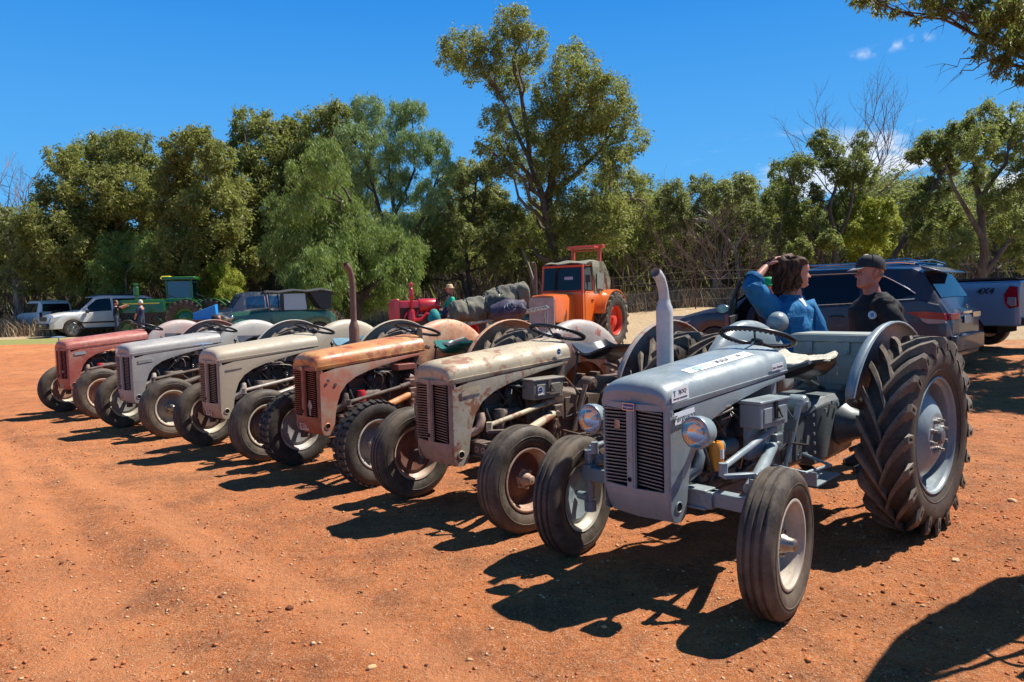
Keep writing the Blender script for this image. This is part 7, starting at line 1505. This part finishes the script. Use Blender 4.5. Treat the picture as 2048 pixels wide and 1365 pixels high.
# ---- man in black T-shirt and cap (faces -X, body turned a little to the camera)
def man():
    px_, py_ = 3.10, 6.32; z0 = ZG(px_, py_)
    t = thing('person', 'man in a black T-shirt and black cap standing beyond the big rear wheel, facing left', 'person', (px_, py_, z0), 0)
    black = shirt_mat('black_tshirt', (.014, .014, .015), (.022, .022, .024)); jean = shirt_mat('dark_trousers', (.018, .020, .03), (.03, .034, .05))
    c = {'pelvis': (V(.02, 0, .96), (.16, .12), None, 1), 'belly': (V(.0, 0, 1.12), (.17, .13), 'pelvis', 0), 'chest': (V(.0, 0, 1.30), (.13, .10), 'belly', 0), 'neckb': (V(.01, 0, 1.46), .08, 'chest', 2), 'neck': (V(-.02, 0, 1.56), .072, 'neckb', 2), 'skull': (V(-.045, 0, 1.63), .06, 'neck', 2),
         'shR': (V(.05, .15, 1.39), .05, 'chest', 0), 'elR': (V(.12, .24, 1.15), .052, 'shR', 0), 'wrR': (V(.0, .26, .92), .034, 'elR', 2),
         'shL': (V(.0, -.16, 1.39), .05, 'chest', 0), 'elL': (V(.10, -.27, 1.15), .052, 'shL', 0), 'wrL': (V(-.0, -.25, .92), .034, 'elL', 2),
         'hiR': (V(.03, .10, .90), .11, 'pelvis', 1), 'knR': (V(.03, .13, .50), .075, 'hiR', 1), 'anR': (V(.05, .14, .10), .05, 'knR', 3), 'toR': (V(-.13, .13, .04), .04, 'anR', 3),
         'hiL': (V(.03, -.10, .90), .11, 'pelvis', 1), 'knL': (V(.0, -.15, .50), .075, 'hiL', 1), 'anL': (V(.0, -.16, .10), .05, 'knL', 3), 'toL': (V(-.20, -.17, .04), .04, 'anL', 3)}
    skin_body('body', c, [SKINR, jean, SKINR, BOOT], None, t)
    # T-shirt: chest turned towards camera-left
    th = R(205); fx_, sx_ = V(math.cos(th), math.sin(th), 0), V(-math.sin(th), math.cos(th), 0)
    rings = [(V(.02, 0, z), fx_*a, sx_*b_) for z, a, b_ in ((.84, .165, .195), (.92, .175, .205), (1.05, .180, .205), (1.18, .170, .215), (1.30, .165, .235), (1.38, .155, .230), (1.435, .130, .195), (1.48, .100, .130), (1.515, .074, .085))]
    b = MB(); b.loft(wrinkled(rings, 48, .0045, 3)); ts = b.build('tshirt', black, t, 80)
    for s, k in ((1, 'R'), (-1, 'L')):
        sh, el = c['sh'+k][0]+V(0, .035*s, .015), c['el'+k][0]+V(0, .01*s, 0); P4_ = [V(.01, .04*s, 1.375), sh, sh.lerp(el, .35), sh.lerp(el, .92)]; rg = []
        for i, p in enumerate(P4_):
            d = (P4_[min(i+1, 3)]-P4_[max(0, i-1)]).normalized(); a = d.orthogonal().normalized() if i == 0 else (rg[-1][1]-d*rg[-1][1].dot(d)).normalized(); rg.append((p, a, d.cross(a)))
        b = MB(); b.loft(wrinkled([(p, a*r_, b2*r_) for (p, a, b2), r_ in zip([(p, a.normalized(), b2.normalized()) for p, a, b2 in rg], (.085, .094, .088, .080))], 28, .006, 5+s, 2, 7)); b.build('sleeve', black, ts, 80)
    bp_ = V(.02, 0, 1.275)+(fx_*.158+sx_*.085); nrm = (fx_+sx_*.35+V(0, 0, .12)).normalized()
    th2 = R(248); q = V(math.cos(th2), math.sin(th2), 0); bp_ = V(.02, 0, 1.325)+fx_*.165*math.cos(R(24))+sx_*.237*math.sin(R(24)); nrm = (fx_*math.cos(R(24))/.165+sx_*math.sin(R(24))/.237+V(0, 0, .6)).normalized()
    b = MB(); b.lathe([(.034, -.004), (.034, .004), (0, .004)], axis='Z', n=26); o = b.build('chest_badge', M['white'], ts, 0); put(o, frame_mat(bp_+nrm*.010, V(0, 0, 1).cross(nrm), (0, 0, 1)))
    b = MB(); b.torus((0, 0, .0045), .026, .0025, n=22, m=4); b.lathe([(.016, .004), (.016, .005), (0, .005)], axis='Z', n=16, c=(0, .002, 0)); b.box((0, -.012, .005), (.024, .008, .001)); b.build('badge_print', mat('badge_blue', (.05, .20, .38), .5), o, 0)
    h = make_head(t, SKINR, V(-.045, -.01, 1.545), R(184), R(-4), 0, 1.12, 1.1, 1.13)
    # cap
    cp = MB(); rings = []
    for j in range(9):
        f = j/8; a = f*math.pi/2; rings.append([((.112*math.cos(a)**.55 if math.cos(u) < 0 else .104*math.cos(a)**.55)*math.cos(u)*1.0-.004, .090*math.cos(a)**.55*math.sin(u), .152+.102*math.sin(a)+(.012*math.cos(u) if j == 0 else 0)) for u in [2*math.pi*i/40 for i in range(40)]])
    cp.loft(rings[:-1]+[[(x*.01, y*.01, .256) for x, y, z in rings[0]]], caps=False); cap = cp.build('cap', noisy('black_cap_cloth', (.014, .014, .014), (.03, .03, .03), 12, .85, .2, .004), h, 60)
    b = MB(); b.loft([[(.085+.085*math.cos(u)*f, .074*math.sin(u)*(1-.25*f*0), .166-.040*f*math.cos(u)-.012*math.sin(u)**2) for f in (0, .35, .7, 1)] for u in np.linspace(-1.5, 1.5, 15)], closed=False); pk = b.build('cap_peak', mat('grey_brown_peak', (.20, .17, .145), .85), cap, 60); md = pk.modifiers.new('t', 'SOLIDIFY'); md.thickness = .005
    for k in range(6):
        a = k*math.pi/3+.3; b = MB(); b.tube([(.110*math.cos(a)*math.cos(f)**.6, .092*math.sin(a)*math.cos(f)**.6, .154+.104*math.sin(f)) for f in np.linspace(0, 1.5, 8)], .0022, 4); b.build('seam', M['black'], cap)
    b = MB(); rings = [[((-.104+.012*f)*math.cos(u)+.0, .080*math.sin(u), .092+.065*f) for u in np.linspace(-1.25, 1.25, 12)] for f in (0, .5, 1)]; b.loft(rings, closed=False); b.build('short_hair', mat('grey_hair', (.16, .12, .10), .9), h, 60)
    hand(t, SKINR, c['wrR'][0], (-.15, .1, -1), (-1, 0, 0), .5); hand(t, SKINR, c['wrL'][0], (-.25, .0, -1), (-1, 0, 0), .5)
    for k in ('R', 'L'):
        hi, kn, an = c['hi'+k][0], c['kn'+k][0], c['an'+k][0]; b = MB(); X, Y = V(1, 0, 0), V(0, 1, 0)
        b.loft(wrinkled([(hi+V(0, 0, .06), X*.12, Y*.115), (hi.lerp(kn, .5), X*.10, Y*.10), (kn, X*.085, Y*.085), (kn.lerp(an, .5), X*.078, Y*.075), (an+V(0, 0, .0), X*.078, Y*.072)], 24, .006, 9, 2, 9)); b.build('trouser_leg', jean, t, 80)
        b = MB(); b.loft([[(an.x+.05+dx, an.y+y, z) for dx, y, z in ((0, -w, 0), (0, -w, h_*.6), (0, -w*.6, h_), (0, w*.6, h_), (0, w, h_*.6), (0, w, 0))] if False else [(an.x+x, an.y-w, .0), (an.x+x, an.y-w, h_*.6), (an.x+x, an.y-w*.5, h_), (an.x+x, an.y+w*.5, h_), (an.x+x, an.y+w, h_*.6), (an.x+x, an.y+w, .0)] for x, w, h_ in ((.08, .035, .09), (.06, .045, .13), (-.02, .05, .14), (-.10, .052, .09), (-.18, .05, .065), (-.235, .03, .045))]); b.build('boot', BOOT, t, 60)
man()

# ---- woman in a blue shirt, hand in her hair
def woman():
    px_, py_ = 2.26, 6.05; z0 = ZG(px_, py_)
    t = thing('person', 'woman with wavy brown hair in a blue work shirt, one hand raised to her head', 'person', (px_, py_, z0), 0)
    blue = shirt_mat('blue_work_shirt', (.012, .105, .235), (.02, .16, .33)); jean = shirt_mat('navy_trousers', (.02, .03, .06), (.03, .045, .09)); tee = mat('white_undershirt', (.6, .6, .6), .8)
    O = V(.0, 0, .04)
    sL, eL, wL = V(-.165, -.06, 1.40), V(-.335, -.14, 1.60), V(-.165, -.02, 1.745)     # raised arm
    sR, eR, wR = V(.19, .02, 1.38), V(.265, -.03, 1.14), V(.275, -.22, 1.06)
    c = {'pelvis': (V(.03, 0, .96), (.17, .13), None, 1), 'belly': (V(.02, 0, 1.10), (.17, .13), 'pelvis', 0), 'chest': (V(.02, 0, 1.30), (.16, .12), 'belly', 0), 'neckb': (V(.035, 0, 1.46), .065, 'chest', 0), 'neck': (V(.055, 0, 1.545), .056, 'neckb', 0), 'skull': (V(.07, 0, 1.62), .055, 'neck', 0),
         'shL': (sL, .066, 'chest', 0), 'elL': (eL, .046, 'shL', 0), 'wrL': (wL, .028, 'elL', 0), 'shR': (sR, .066, 'chest', 0), 'elR': (eR, .046, 'shR', 0), 'wrR': (wR, .028, 'elR', 0),
         'hiR': (V(.12, .0, .90), .11, 'pelvis', 1), 'knR': (V(.13, .02, .50), .072, 'hiR', 1), 'anR': (V(.13, .04, .10), .045, 'knR', 2), 'toR': (V(.19, -.10, .04), .038, 'anR', 2),
         'hiL': (V(-.08, .0, .90), .11, 'pelvis', 1), 'knL': (V(-.09, .02, .50), .072, 'hiL', 1), 'anL': (V(-.10, .04, .10), .045, 'knL', 2), 'toL': (V(-.06, -.12, .04), .038, 'anL', 2)}
    skin_body('body', c, [SKIN, jean, BOOT], None, t)
    th = R(305); f_, s_ = V(math.cos(th), math.sin(th), 0), V(-math.sin(th), math.cos(th), 0)
    rings = [(V(.03, 0, z), f_*a, s_*b_) for z, a, b_ in ((.80, .18, .235), (.92, .185, .235), (1.05, .185, .225), (1.18, .185, .220), (1.29, .18, .225), (1.38, .155, .215), (1.43, .12, .165), (1.475, .085, .10), (1.50, .075, .082))]
    b = MB(); b.loft(wrinkled(rings, 56, .0075, 13, 3, 10)); sh = b.build('shirt', blue, t, 80)
    def sleeve(pts, rad, seed):
        rg = []
        for i, p in enumerate(pts):
            d = (pts[min(i+1, len(pts)-1)]-pts[max(0, i-1)]).normalized(); a = d.orthogonal().normalized() if i == 0 else (rg[-1][1]-d*rg[-1][1].dot(d)).normalized(); b2 = d.cross(a); rg.append((p, a*rad[i], b2*rad[i]))
        b = MB(); b.loft(wrinkled(rg, 30, .008, seed, 2, 11)); b.build('sleeve', blue, sh, 80)
        e, a, b2 = rg[-1]; cu = MB(); cu.loft([[tuple(e+a*math.cos(u)*k+b2*math.sin(u)*k+(pts[-1]-pts[-2]).normalized()*h) for u in [2*math.pi*i/24 for i in range(24)]] for k, h in ((1.08, -.03), (1.14, -.01), (1.12, .01), (.92, .012))], caps=False); cu.build('cuff', blue, sh, 60)
    sleeve([V(-.03, 0, 1.33), sL, sL.lerp(eL, .55), eL, eL.lerp(wL, .22)], [.10, .098, .088, .080, .072], 3)
    sleeve([V(.06, 0, 1.33), sR, sR.lerp(eR, .55), eR, eR.lerp(wR, .45)], [.10, .088, .078, .070, .060], 4)
    # open collar, white tee, placket and pocket
    b = MB(); b.loft([[tuple(V(.045, 0, 1.475+.03*k)+f_*(.075+.02*k)*math.cos(u)+s_*(.082+.015*k)*math.sin(u)+V(0, 0, -.06*max(0, math.cos(u))**3)) for u in np.linspace(.35, 2*math.pi-.35, 26)] for k in (0, 1, .4)], closed=False); b.build('collar', blue, sh, 60)
    b = MB(); q0 = V(.03, 0, 0); b.loft([[tuple(q0+f_*(r_+.006)+s_*w_*k+V(0, 0, z)) for k in (-1, 0, 1)] for z, r_, w_ in ((1.475, .084, .030), (1.44, .116, .020), (1.41, .136, .010), (1.39, .146, .003))], closed=False); b.build('undershirt', tee, sh, 60)
    for sd in (1, -1):
        b = MB(); cc = q0+f_*.168*math.cos(R(35))+s_*sd*.225*math.sin(R(35))+V(0, 0, 1.26); nn = (f_*math.cos(R(35))+s_*sd*math.sin(R(35))*.7).normalized(); b.box((0, 0, 0), (.11, .12, .006)); b.box((0, .05, .005), (.115, .035, .006)); put(b.build('pocket', blue, sh, 30), frame_mat(cc+nn*.012, V(0, 0, 1).cross(nn), (0, 0, 1)))
    for z in (1.30, 1.20, 1.10): b = MB(); b.lathe([(.006, 0), (0, .002)], axis='Z', n=8); put(b.build('button', tee, sh, 0), frame_mat(q0+f_*.192+V(0, 0, z), V(0, 0, 1).cross(f_), (0, 0, 1)))
    h = make_head(t, SKIN, V(.075, -.015, 1.56), R(-8), R(2), 0, .95, .9, 1.0)
    # hair: body plus wavy locks
    hm = mat('brown_wavy_hair', (.055, .028, .016), .65, 0, .2); tn = NT(hm); tn.col(tn.mix(tn.ramp(tn.noise(40, 3, .6, sc=(1, 1, .2)), [(.4, 0), (.7, 1)]), (.030, .014, .008), (.13, .060, .030)))
    b = MB(); rings = []
    for j in range(17):
        f = j/16; z = .245*1.06*(1-f)-.02; rg = []
        for i in range(40):
            u = 2*math.pi*i/40; c_ = math.cos(u); base = .112+.030*math.sin(min(1, (1-f)*1.0)*math.pi*.9) if f > .06 else .06
            r_ = base*(1+.10*math.sin(u*5+f*7)+.06*math.sin(u*9-f*11)); front = c_ > .35
            if f < .12: r_ = .115*math.sin(f/.12*math.pi/2+.1)
            x = -.035+r_*c_*1.05; y = r_*.92*math.sin(u)
            x = min(x, .012+.012*math.sin(f*9) if z < .185 else .075)
            if f > .85: x *= .8; y *= .75
            rg.append((x, y, z+.012+(.014*math.sin(u*4+f*5)+.018*max(0, c_*-1) if f < .3 else 0)))
        rings.append(rg)
    b.loft(rings); b.build('hair', hm, h, 80)
    rnd = random.Random(4); b = MB()
    for k in range(330):
        u = rnd.uniform(1.5, 2*math.pi-1.5); st_z = rnd.uniform(.10, .262); rr_ = .112+rnd.uniform(0, .03) if st_z < .2 else .09; p = V(-.035+rr_*math.cos(u), rr_*.92*math.sin(u), st_z); pts = [p]; ph = rnd.uniform(0, 6)
        for i in range(7):
            out_ = V(math.cos(u), math.sin(u), 0); pts.append(p+V(0, 0, -.022*(i+1))+out_*(.012*math.sin(i*1.1+ph)+.010*min(i, 3)*(1 if st_z > .2 else .3))+V(-math.sin(u), math.cos(u), 0)*.014*math.cos(i*1.2+ph))
        b.tube(pts, [.006, .008, .008, .007, .006, .005, .004, .002], 4, caps=False)
    for k in range(70):
        u = rnd.uniform(2.0, 4.2); p = V(-.10+.05*math.cos(u), .07*math.sin(u), rnd.uniform(.15, .25)); pts = [p+V(-.020*i, rnd.uniform(-.008, .008), .012*math.sin(i*1.3+u)-.004*i*i*.4) for i in range(7)]; b.tube(pts, [.006, .006, .005, .005, .004, .003, .002], 4, caps=False)
    o = b.build('hair_locks', hm, h, 80); o['kind'] = 'stuff'
    hand(t, SKIN, wL, (.55, .05, .55), (.6, .1, -.75), .55, .15, .95)
    hand(t, SKIN, wR, (-.05, -.9, -.05), (-1, 0, .1), 1.15, .05, .9)
    for k in ('R', 'L'):
        hi, kn, an = c['hi'+k][0], c['kn'+k][0], c['an'+k][0]; b = MB(); X, Y = V(1, 0, 0), V(0, 1, 0)
        b.loft(wrinkled([(hi+V(0, 0, .05), X*.12, Y*.125), (hi.lerp(kn, .5), X*.10, Y*.10), (kn, X*.08, Y*.08), (kn.lerp(an, .5), X*.075, Y*.075), (an, X*.07, Y*.07)], 24, .006, 9, 2, 9)); b.build('trouser_leg', jean, t, 80)
    # insulated cup in the lower hand
    b = MB(); b.lathe([(.0, -.055), (.030, -.055), (.038, .05), (.040, .055), (.036, .055), (.034, .04), (0, .03)], axis='Z', n=22); cu = b.build('blue_cup', mat('bright_blue_cup', (.01, .22, .62), .35), None, 40, loc=(px_+wR.x-.03, py_+wR.y-.105, z0+wR.z+.03)); tag(cu, 'bright blue drinking cup held by the woman', 'cup')
woman()
# somebody's green hat showing behind the raised arm
b = MB(); b.lathe([(.0, .13), (.07, .125), (.095, .07), (.10, .0), (.15, -.02), (.155, -.03), (.10, -.01)], axis='Z', n=26); 
def small_person(label, x, y, face, top, bottom, hat=None, hair=(.3, .25, .2), pose='stand', h=1.72, cat='person', seat_z=0, arm=None, group=None):
    z0 = GZ(x, y); t = thing('person', label, cat, (x, y, z0+seat_z), R(face), group); k = h/1.75
    if pose == 'stand': leg = {'hiR': (V(0, -.09, .92), .10, 'pelvis', 1), 'knR': (V(.03, -.10, .50), .07, 'hiR', 1), 'anR': (V(0, -.10, .08), .045, 'knR', 2), 'toR': (V(.15, -.11, .03), .035, 'anR', 2), 'hiL': (V(0, .09, .92), .10, 'pelvis', 1), 'knL': (V(.0, .10, .50), .07, 'hiL', 1), 'anL': (V(-.04, .10, .08), .045, 'knL', 2), 'toL': (V(.12, .11, .03), .035, 'anL', 2)}
    else: leg = {'knR': (V(.42, -.12, .92), .08, 'pelvis', 1), 'anR': (V(.48, -.12, .50), .045, 'knR', 2), 'knL': (V(.42, .12, .92), .08, 'pelvis', 1), 'anL': (V(.48, .12, .50), .045, 'knL', 2)}
    arm = arm or [(V(.08, -.26, 1.15), V(.18, -.24, .95)), (V(.06, .26, 1.15), V(.16, .22, .95))]
    c = {'pelvis': (V(0, 0, .98), (.15, .11), None, 1), 'chest': (V(0, 0, 1.30), (.15, .11), 'pelvis', 0), 'nb': (V(0, 0, 1.46), .06, 'chest', 3), 'neck': (V(.02, 0, 1.55), .055, 'nb', 3),
         'shR': (V(0, -.19, 1.40), .065, 'chest', 0), 'elR': (arm[0][0], .048, 'shR', 0), 'wrR': (arm[0][1], .032, 'elR', 3), 'haR': (arm[0][1]+(arm[0][1]-arm[0][0]).normalized()*.09, .028, 'wrR', 3),
         'shL': (V(0, .19, 1.40), .065, 'chest', 0), 'elL': (arm[1][0], .048, 'shL', 0), 'wrL': (arm[1][1], .032, 'elL', 3), 'haL': (arm[1][1]+(arm[1][1]-arm[1][0]).normalized()*.09, .028, 'wrL', 3)}
    c.update(leg); c = {n_: (q[0]*k, q[1], q[2], q[3]) for n_, q in c.items()}; skin_body('body', c, [top, bottom, BOOT, SKIN], None, t, 1)
    hd = MB(); hd.loft(head_verts(nu=28, nv=20)); hd = hd.build('head', SKIN, t, 80, loc=(.02*k, 0, 1.52*k))
    if hair is not None:
        b = MB(); b.loft([[(-.010+.112*math.cos(f)*math.cos(u)*(1 if math.cos(u) < .2 else .92), .086*math.cos(f)*math.sin(u), .135+.115*math.sin(f)-(.05 if math.cos(u) < 0 and f < .2 else 0)) for u in [2*math.pi*i/22 for i in range(22)]] for f in np.linspace(0, 1.5, 7)]); b.build('hair', mat('hair_'+label.split()[0]+str(int(x*10)), hair, .8), hd, 60)
    if hat: 
        b = MB(); b.lathe([(.0, .27), (.06, .268), (.085, .24), (.095, .17), (.12, .165), (.20, .160), (.205, .165), (.12, .155), (.095, .15)], axis='Z', n=28); b.build('hat', hat, hd, 50)
    return t
gs = shirt_mat('green_shirt', (.01, .34, .20), (.02, .45, .28), 12); nv = shirt_mat('navy_shirt', (.02, .03, .07), (.04, .05, .10), 12); dk = shirt_mat('charcoal_shirt', (.012, .016, .03), (.02, .026, .04), 12); pl = shirt_mat('pale_shorts', (.32, .33, .36), (.22, .23, .26), 12); jn = shirt_mat('dull_jeans', (.04, .05, .08), (.06, .075, .11), 12)
small_person('man in a green shirt and straw hat sitting on the red tractor', -1.64, 20.1, 205, gs, jn, hat=noisy('straw_hat', (.62, .45, .26), (.45, .30, .16), 30, .8), pose='sit', seat_z=.30, h=1.62)
p = at(228, 640, 34); small_person('person in dark clothes leaning with one arm out on the silver wagon', p.x, 34.2, 20, dk, jn, hair=(.02, .015, .012), arm=[(V(.20, -.28, 1.42), V(.42, -.20, 1.50)), (V(.22, .2, 1.36), V(.46, .10, 1.46))], h=1.78)
p = at(279, 640, 33.5); small_person('white haired person in a navy top beside the green tractor', p.x, 33.7, 170, nv, jn, hair=(.62, .56, .46), h=1.76)
p = at(252, 650, 34.5); small_person('shorter person with pale clothes between the two standing adults', p.x, 35.0, 200, shirt_mat('pale_top', (.5, .5, .5), (.35, .33, .32), 14), pl, hair=(.08, .04, .03), h=1.35)
p = at(432, 640, 17); small_person('person with a dark top crouching behind the silver grey tractor, only head showing', p.x, 17.0, 30, nv, jn, hair=(.02, .015, .015), h=1.28)
p = at(1515, 570, 9.5); small_person('person in a green hat standing behind the woman in blue', 3.28, 9.4, 250, dk, jn, hair=None, hat=mat('green_hat', (.0, .26, .09), .7), h=1.68)
# ------------------------------------------------------------------ unseen cart off the right edge, invented and shaped so its shadow fills the corner

def shadow_caster():
    ox, oy = 3.6, 3.75; z0 = ZG(ox, oy); t = thing('shadow_cart', 'added unseen cart off the right edge, shaped to cast the corner shadow', 'shadow_caster', (ox, oy, z0))
    o3 = V(ox, oy, z0); P_ = carpaint('shadow_cart_green', (.05, .09, .05), .5)
    poly = [(3.83, 4.33), (3.64, 4.27), (3.37, 4.07), (3.13, 3.91), (2.92, 3.76), (2.75, 3.60), (2.47, 3.28), (2.45, 2.95), (2.71, 3.27), (3.05, 3.45), (3.35, 3.63), (3.9, 3.95)]  # roof outline drawn to fit the shadow wanted on the ground
    b = MB(); b.prism([(x-ox, y-oy) for x, y in poly], 1.88-z0, 1.91-z0, 'XY'); b.build('shadow_roof', cv1, t, 0)
    for x, y in ((2.62, 3.22), (3.75, 4.2), (3.6, 3.85), (2.95, 3.72)): b = MB(); b.tube([V(x, y, .3)-o3, V(x, y, 1.88)-o3], .016, 6); b.build('post', M['black'], t)
    b = MB(); b.torus((0, 0, 0), .13, .014, n=24, m=6); b.build('steering_wheel', M['black'], t, 60, loc=V(2.74, 3.26, 1.10)-o3, rot=(.3, .3, 0)); b = MB(); b.tube([V(2.74, 3.26, 1.10)-o3, V(2.95, 3.3, .6)-o3], .018, 6); b.tube([V(2.55, 3.05, 1.02)-o3, V(2.95, 3.32, 1.0)-o3], .016, 6); b.build('column', M['black'], t)
    b = MB(); b.box((.25, -.35, .62), (1.9, .75, .30), (0, 0, .62)); b.build('body', P_, t, 30, .05); b = MB(); b.box((.35, -.30, .95), (.5, .6, .16), (0, 0, .62)); b.build('seat', PLAST, t, 30, .04)
    for x, y in ((-.35, -.35), (-.1, -.95), (.75, .40), (1.1, -.15)): w = car_wheel(t, x, y, .26, .18, 1, None, 5); w.rotation_euler = (0, 0, .62)
shadow_caster()
